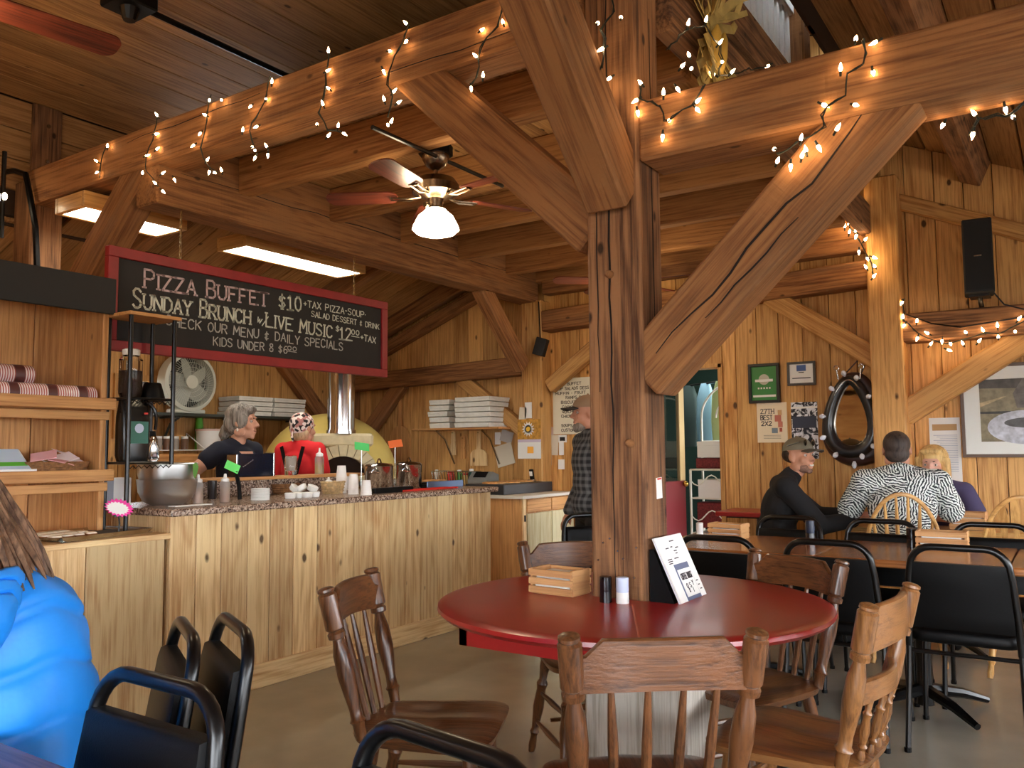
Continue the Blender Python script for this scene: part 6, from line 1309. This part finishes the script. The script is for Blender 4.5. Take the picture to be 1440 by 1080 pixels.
JS = dict(  # standing, 1.60 m
 P=(0, 0, .86), C=(0, .01, 1.13), N=(0, 0, 1.30), H=(0, .035, 1.455), SL=(-.16, 0, 1.26), SR=(.16, 0, 1.26), EL=(-.22, -.02, 1.0), ER=(.22, -.02, 1.0), WL=(-.22, .06, .80), WR=(.22, .06, .80),
 HL=(-.085, 0, .80), HR=(.085, 0, .80), KL=(-.09, .03, .45), KR=(.09, .03, .45), AL=(-.09, 0, .09), AR=(.09, 0, .09))
JT = dict(  # seated on a .46 m seat
 P=(0, 0, .56), C=(0, .03, .82), N=(0, .04, 1.0), H=(0, .09, 1.15), SL=(-.17, .03, .955), SR=(.17, .03, .955), EL=(-.24, .17, .74), ER=(.24, .17, .74), WL=(-.16, .38, .79), WR=(.16, .38, .79),
 HL=(-.09, .03, .54), HR=(.09, .03, .54), KL=(-.11, .44, .52), KR=(.11, .44, .52), AL=(-.12, .42, .09), AR=(.12, .42, .09))
def hairm(name, c, c2):
    return wood('hair_'+name, c, c2, 'z', .55, 0, 1.4, .05, gfreq=1.2)
def cap_on(t, HM, crown_m, brim_m, dark=False):
    """baseball cap: crown shell, bill, button"""
    ring = []
    for k in range(7):
        a = k/6*PI/2*.98; ring.append([HM @ Vector((math.cos(b)*.089*math.cos(a), -.012+math.sin(b)*.108*math.cos(a), .040+.088*math.sin(a))) for b in [2*PI*j/24 for j in range(24)]])
    MB().rings(ring, caps=True).build('cap_crown', crown_m, t, True, 60)
    top, bot = [], []
    R = []
    for k in range(5):
        u = k/4; R.append([HM @ Vector((math.sin(q)*.085*(1-.12*u), .06+u*.085*math.cos(q*.85)+.035*math.cos(q), .046-.012*u-.018*math.sin(q)**2)) for q in [(-1.15+2.3*j/12) for j in range(13)]]+[HM @ Vector((math.sin(q)*.085*(1-.12*u), .06+u*.085*math.cos(q*.85)+.035*math.cos(q), .041-.012*u-.018*math.sin(q)**2)) for q in [(1.15-2.3*j/12) for j in range(13)]])
    MB().rings(R).build('cap_bill', brim_m, t, True, 50)
    MB().sph(HM @ Vector((0, -.012, .128)), .008).build('cap_button', crown_m, t, True)
denim = mat('dark_denim', srgb(38, 42, 56), .85); navy = mat('navy_cotton', srgb(24, 28, 44), .85, noise=.15, nscale=8)

# woman in navy behind the counter
J = dict(JS); J.update(EL=(-.23, -.05, 1.02), WL=(-.14, .09, .93), ER=(.36, -.10, 1.08), WR=(.22, .04, .93), H=(0, .05, 1.455))
sk1 = skin('a', srgb(222, 168, 140))
t, HM = person('grey haired woman in a navy V neck shirt standing behind the counter looking right', (3.72, 4.76, 0), math.radians(-172), J, sk1, navy, denim, .32, True, (0, 0, math.radians(22)), shoes=BLACK)
gh = hairm('grey', srgb(168, 160, 150), srgb(84, 76, 68))
blob('hair', [xf(HM, s) for s in (('e', (0, -.024, .046), (.088, .1, .086)), ('e', (0, -.06, -.01), (.082, .07, .085)), ('e', (-.062, .0, .01), (.026, .06, .06)), ('e', (.062, .0, .01), (.026, .06, .06)), ('e', (0, .055, .085), (.06, .035, .03)), ('c', (0, -.11, -.05), (0, -.13, -.085), .042, .036), ('c', (0, -.13, -.085), (.015, -.14, -.11), .024, .012))], .008, gh, t, 3)
for s in (-1, 1): MB().sph(HM @ Vector((s*.083, -.004, -.056)), .008, (1, 1, 1.5)).build('earring', mat('pearl', srgb(236, 226, 210), .2), t, True)
vm = MB(); rows_ = []
for k in range(9):
    z = 1.255-.016*k; hw_ = .062*(1-k/8)+.001; rows_.append([Vector((hw_*(-1+j/4), .25, z)) for j in range(9)])
vm.rings(rows_, close=False, caps=False); vn = vm.build('neckline', sk1, t, True)
sw_ = vn.modifiers.new('lie_on_shirt', 'SHRINKWRAP'); sw_.target = [c for c in t.children if c.name.startswith('shirt')][0]; sw_.wrap_method = 'PROJECT'; sw_.use_project_y = True; sw_.use_negative_direction = True; sw_.use_positive_direction = False; sw_.offset = .003

# person in red at the oven, seen from behind
J = dict(JS); J.update(ER=(.20, .03, 1.0), WR=(.16, .22, .98), EL=(-.2, .03, 1.0), WL=(-.14, .22, .98), H=(0, .04, 1.43), N=(0, .0, 1.29))
redsh = mat('red_cotton', srgb(222, 38, 44), .85)
t, HM = person('person in a red shirt and floral head scarf facing the oven', (4.50, 5.0, 0), math.radians(-78), J, skin('b', srgb(212, 160, 130)), redsh, denim, .62, True, (0, 0, -.25))
flo = bpy.data.materials.new('floral_scarf'); flo.use_nodes = True; _nt = flo.node_tree; _b = _nt.nodes['Principled BSDF']; _b.inputs['Roughness'].default_value = .85
_tc = _nt.nodes.new('ShaderNodeTexCoord'); _v = _nt.nodes.new('ShaderNodeTexVoronoi'); _v.inputs['Scale'].default_value = 42; _cr = _nt.nodes.new('ShaderNodeValToRGB'); _cr.color_ramp.interpolation = 'CONSTANT'
_cr.color_ramp.elements[0].color = srgb(230, 214, 206); _cr.color_ramp.elements[1].color = srgb(34, 28, 28); _cr.color_ramp.elements[1].position = .45; _e = _cr.color_ramp.elements.new(.72); _e.color = srgb(176, 120, 112)
_s = _nt.nodes.new('ShaderNodeSeparateColor'); _nt.links.new(_tc.outputs['Object'], _v.inputs['Vector']); _nt.links.new(_v.outputs['Color'], _s.inputs[0]); _nt.links.new(_s.outputs[0], _cr.inputs[0]); _nt.links.new(_cr.outputs[0], _b.inputs['Base Color'])
blob('head_scarf', [xf(HM, s) for s in (('e', (0, -.018, .04), (.086, .102, .088)), ('e', (0, -.05, .0), (.08, .065, .06)))], .008, flo, t, 3)
blob('hair', [xf(HM, s) for s in (('e', (0, -.055, -.05), (.07, .045, .05)), ('c', (.06, -.03, -.04), (.05, -.03, -.09), .03, .022), ('c', (-.06, -.03, -.04), (-.05, -.03, -.09), .03, .022))], .008, hairm('sandy', srgb(196, 168, 130), srgb(130, 104, 74)), t, 2)
MB().tube([HM @ Vector((.0, -.11, -.02)), HM @ Vector((.02, -.13, -.06)), HM @ Vector((.04, -.13, -.1))], 1, flat=(.02, .004, (0, -1, 0))).build('scarf_tail', flo, t)
MB().tube([(-.10, -.10, 1.29), (-.02, -.135, 1.1), (.03, -.14, .92)], 1, flat=(.03, .006, (0, -1, 0))).tube([(.10, -.10, 1.29), (.07, -.135, 1.1), (.035, -.14, .92)], 1, flat=(.03, .006, (0, -1, 0))).build('apron_strap', BLACK, t)

# man in plaid half hidden by the post
J = dict(JS); J = {k: Vector(v)*1.03 for k, v in J.items()}; J['WL'] = (-.25, .05, .80); J['WR'] = (.24, .08, .80); J['EL'] = (-.26, -.05, 1.04); J['ER'] = (.25, -.05, 1.04)
pl_m = bpy.data.materials.new('dark_plaid'); pl_m.use_nodes = True; _nt = pl_m.node_tree; _b = _nt.nodes['Principled BSDF']; _b.inputs['Roughness'].default_value = .9
_tc = _nt.nodes.new('ShaderNodeTexCoord'); col = None
for ax in ('X', 'Z'):
    w = _nt.nodes.new('ShaderNodeTexWave'); w.bands_direction = ax; w.inputs['Scale'].default_value = 7; w.inputs['Distortion'].default_value = .4; _nt.links.new(_tc.outputs['Object'], w.inputs['Vector'])
    r = _nt.nodes.new('ShaderNodeValToRGB'); r.color_ramp.elements[0].position = .3; r.color_ramp.elements[1].position = .8; r.color_ramp.elements[0].color = srgb(30, 30, 32); r.color_ramp.elements[1].color = srgb(104, 104, 104); _nt.links.new(w.outputs['Color'], r.inputs[0])
    if col is None: col = r.outputs[0]
    else:
        mx = _nt.nodes.new('ShaderNodeMix'); mx.data_type = 'RGBA'; mx.inputs[0].default_value = .5; _nt.links.new(col, mx.inputs[6]); _nt.links.new(r.outputs[0], mx.inputs[7]); _nt.links.new(mx.outputs[2], _b.inputs['Base Color'])
t, HM = person('man in a dark plaid shirt and cap half hidden behind the post', (5.09, 2.76, 0), math.radians(52), J, skin('c', srgb(196, 138, 110)), pl_m, mat('black_trousers', srgb(22, 22, 24), .85), 1.9, False, (0, 0, -.15), loose=.018)
cap_on(t, HM, mat('tan_cap', srgb(150, 120, 92), .85), mat('dark_bill', srgb(48, 40, 36), .85))
blob('beard', [xf(HM, s) for s in (('e', (0, .04, -.085), (.05, .05, .04)), ('e', (0, .07, -.1), (.03, .03, .035)))], .008, hairm('beard', srgb(150, 136, 122), srgb(96, 84, 74)), t, 2)

# man in black at the far table
J = dict(JT); J.update(C=(0, .07, .85), N=(0, .12, 1.04), H=(0, .2, 1.195), SL=(-.18, .09, .995), SR=(.18, .09, .995), EL=(-.22, .33, .79), WL=(-.10, .56, .80), ER=(.24, .28, .76), WR=(.14, .5, .79))
blk = mat('black_fleece', srgb(20, 19, 21), .9)
t, HM = person('smiling man in a black pullover with a cap and sunglasses on it', (5.64, 1.72, 0), math.radians(-158), J, skin('d', srgb(206, 148, 118)), blk, denim, 1.95, False, (0.05, 0, -.8), loose=.016, fat=1.05)
cap_on(t, HM, mat('olive_cap', srgb(120, 112, 92), .85), mat('olive_bill', srgb(86, 78, 66), .85))
blob('hair', [xf(HM, s) for s in (('e', (0, -.05, .012), (.083, .072, .058)), ('c', (.074, -.03, .01), (.072, -.03, -.03), .012, .01), ('c', (-.074, -.03, .01), (-.072, -.03, -.03), .012, .01))], .008, hairm('brown', srgb(84, 58, 42), srgb(40, 26, 20)), t, 2)
blob('beard', [xf(HM, s) for s in (('e', (0, .028, -.072), (.0555, .0575, .042)), ('e', (0, .068, -.1), (.0255, .0205, .0195)))], .007, mat('stubble', srgb(146, 108, 90), .9, noise=.4, nscale=120), t, 2)
MB().tube([HM @ Vector((x*.017, .0935-.003*abs(x), -.066+.004*x*x)) for x in (-1, -.5, 0, .5, 1)], .005, 6).build('teeth', WHITE, t, True)
for s in (-1, 1): MB().sph(HM @ Vector((s*.04, .085, .085)), .03, (1, .35, .75)).build('sunglass_lens', mat('dark_lens', srgb(20, 18, 18), .08, coat=.8), t, True); MB().tube([HM @ Vector((s*.075, .07, .09)), HM @ Vector((s*.092, -.02, .07))], .004, 5).build('sunglass_arm', BLACKM, t)

# man in the fern shirt, seen from behind
J = dict(JT); J.update(C=(0, .08, .88), N=(0, .15, 1.085), H=(0, .22, 1.235), SL=(-.205, .10, 1.03), SR=(.205, .10, 1.03), EL=(-.31, .22, .82), ER=(.31, .22, .82), WL=(-.17, .42, .80), WR=(.17, .42, .80))
fern = bpy.data.materials.new('fern_print'); fern.use_nodes = True; _nt = fern.node_tree; _b = _nt.nodes['Principled BSDF']; _b.inputs['Roughness'].default_value = .85
_tc = _nt.nodes.new('ShaderNodeTexCoord'); _v = _nt.nodes.new('ShaderNodeTexVoronoi'); _v.inputs['Scale'].default_value = 11; _nt.links.new(_tc.outputs['Object'], _v.inputs['Vector'])
_vr = _nt.nodes.new('ShaderNodeVectorRotate'); _vr.rotation_type = 'Y_AXIS'; _s = _nt.nodes.new('ShaderNodeSeparateColor'); _nt.links.new(_v.outputs['Color'], _s.inputs[0]); _ma = _nt.nodes.new('ShaderNodeMath'); _ma.operation = 'MULTIPLY'; _ma.inputs[1].default_value = 6.28; _nt.links.new(_s.outputs[0], _ma.inputs[0]); _nt.links.new(_tc.outputs['Object'], _vr.inputs['Vector']); _nt.links.new(_ma.outputs[0], _vr.inputs['Angle'])
_w = _nt.nodes.new('ShaderNodeTexWave'); _w.bands_direction = 'Z'; _w.inputs['Scale'].default_value = 20; _w.inputs['Distortion'].default_value = 5; _w.inputs['Detail Scale'].default_value = 2; _nt.links.new(_vr.outputs[0], _w.inputs['Vector'])
_cr = _nt.nodes.new('ShaderNodeValToRGB'); _cr.color_ramp.elements[0].position = .46; _cr.color_ramp.elements[1].position = .54; _cr.color_ramp.elements[0].color = srgb(38, 46, 50); _cr.color_ramp.elements[1].color = srgb(226, 232, 226); _nt.links.new(_w.outputs['Color'], _cr.inputs[0]); _nt.links.new(_cr.outputs[0], _b.inputs['Base Color'])
t, HM = person('broad man in a black and white fern print shirt seen from behind', (5.58, .89, 0), math.radians(-74), J, skin('e', srgb(208, 152, 126)), fern, denim, .8, False, (.15, 0, -.1), fat=1.16, loose=.022)
blob('hair', [xf(HM, s) for s in (('e', (0, -.022, .038), (.082, .098, .084)), ('e', (0, -.055, -.02), (.074, .055, .06)))], .008, hairm('dark', srgb(78, 66, 60), srgb(40, 33, 30)), t, 3)
blob('collar', [('c', J['N']+Vector((-.05, -.05, .03)) if isinstance(J['N'], Vector) else Vector(J['N'])+Vector((-.05, -.05, .03)), Vector(J['N'])+Vector((.05, -.05, .03)), .03, .03)], .01, fern, t, 3)

# blonde woman behind him
J = dict(JT); J.update(H=(0, .10, 1.13), EL=(-.26, .12, .76), ER=(.26, .12, .76), WL=(-.20, .26, .78), WR=(.2, .26, .78), KL=(-.11, .30, .48), KR=(.11, .30, .48), AL=(-.1, .2, .09), AR=(.1, .2, .09))
t, HM = person('blonde woman in a purple top partly hidden behind the fern shirt', (6.27, .80, 0), math.radians(92), J, skin('f', srgb(228, 174, 152)), mat('purple_cotton', srgb(74, 66, 98), .85), denim, .7, True, (0, 0, -.1), vox=.009)
bl_ = hairm('blonde', srgb(226, 188, 122), srgb(160, 116, 66))
blob('hair', [xf(HM, s) for s in (('e', (0, -.024, .05), (.094, .104, .088)), ('e', (0, -.07, -.04), (.086, .06, .1)), ('c', (.08, .02, .03), (.084, .0, -.09), .03, .026), ('c', (-.08, .02, .03), (-.084, .0, -.09), .03, .026), ('e', (0, .06, .09), (.07, .035, .025)))], .008, bl_, t, 3)

# person in the bright blue puffer jacket, lower left
J = dict(JT); J.update(C=(0, .06, .83), N=(0, .09, 1.03), H=(0, .16, 1.19), SL=(-.19, .06, .975), SR=(.19, .06, .975), EL=(-.27, .19, .74), ER=(.27, .19, .74), WL=(-.17, .40, .80), WR=(.17, .40, .80))
blue = mat('blue_nylon', srgb(30, 142, 240), .5, coat=.0, bump=.8, bscale=16)
PX = (.905, 1.885)
t, HM = person('person with long brown hair in a bright blue puffer jacket at the lower left', (PX[0], PX[1], 0), math.radians(58), J, skin('g', srgb(220, 168, 144)), mat('blue_lining', srgb(30, 90, 160), .6), denim, 1.8, True, (0, 0, .25), vox=.01)
# quilted jacket: puffed bands round the body and the sleeves
def puff_tube(P, rad, n, name, flatx=1.0):
    P = [Vector(p) for p in P]; seg = 28; R = []; N2 = n*10
    rnd = random.Random(n)
    for k in range(N2+1):
        u = k/N2*(len(P)-1); i = min(int(u), len(P)-2); c = P[i].lerp(P[i+1], u-i); t_ = (P[i+1]-P[i]).normalized()
        r = rad[i]*(1-(u-i))+rad[i+1]*(u-i); ph = (k/10) % 1; r2 = r+.002-.007*math.exp(-(min(ph, 1-ph)/.08)**2)+.003*math.sin(PI*ph)
        a = Vector((1, 0, 0)); a = (a-t_*a.dot(t_)).normalized(); b = t_.cross(a)
        sh = lambda q: c+t_*(.03*math.sin(q*2+1)+.012*math.sin(q*5)); R.append([sh(q)+a*math.cos(q)*(r2*flatx+.003*math.sin(q*9+k*.4))+b*math.sin(q)*(r2+.003*math.sin(q*7+k*.5)) for q in [2*PI*j/seg for j in range(seg)]])
    return MB().rings(R).build(name, blue, t, True, 80)
puff_tube([(0, -.01, .42), (0, .0, .56), (0, .02, .75), (0, .05, .93), (0, .07, 1.04)], [.20, .195, .185, .178, .09], 7, 'jacket_body', 1.28)
for s in (-1, 1): puff_tube([(s*.16, .06, 1.0), (s*.215, .08, .95), (s*.29, .19, .74), (s*.18, .40, .80)], [.092, .108, .095, .06], 7, 'jacket_sleeve')
puff_tube([(0, .065, 1.01), (0, .09, 1.10)], [.10, .088], 1, 'jacket_collar', 1.1)
bh = hairm('long_brown', srgb(140, 106, 80), srgb(70, 48, 34))
blob('hair', [xf(HM, s) for s in (('e', (0, -.024, .05), (.096, .106, .09)), ('e', (0, -.07, -.05), (.095, .065, .12)))], .009, bh, t, 3)
random.seed(41); m = MB()
for k in range(90):
    q = random.uniform(-1.7, 1.7); a = HM @ Vector((math.sin(q)*.09, -.05-math.cos(q)*.05, random.uniform(-.06, .04)))
    b = Vector((math.sin(q)*.15, a.y-.07-.04*abs(math.cos(q)), 1.06+random.uniform(-.04, .02))); c = b+Vector((math.sin(q)*.03+random.uniform(-.02, .02), -.03, random.uniform(-.14, -.05)))
    m.tube(bez(a, b, c, 7), [.012, .013, .012, .011, .010, .008, .005, .002], 5)
h = m.build('hair_strands', bh, t, True); h['kind'] = 'stuff'
bpy.data.scenes.remove(WORK)
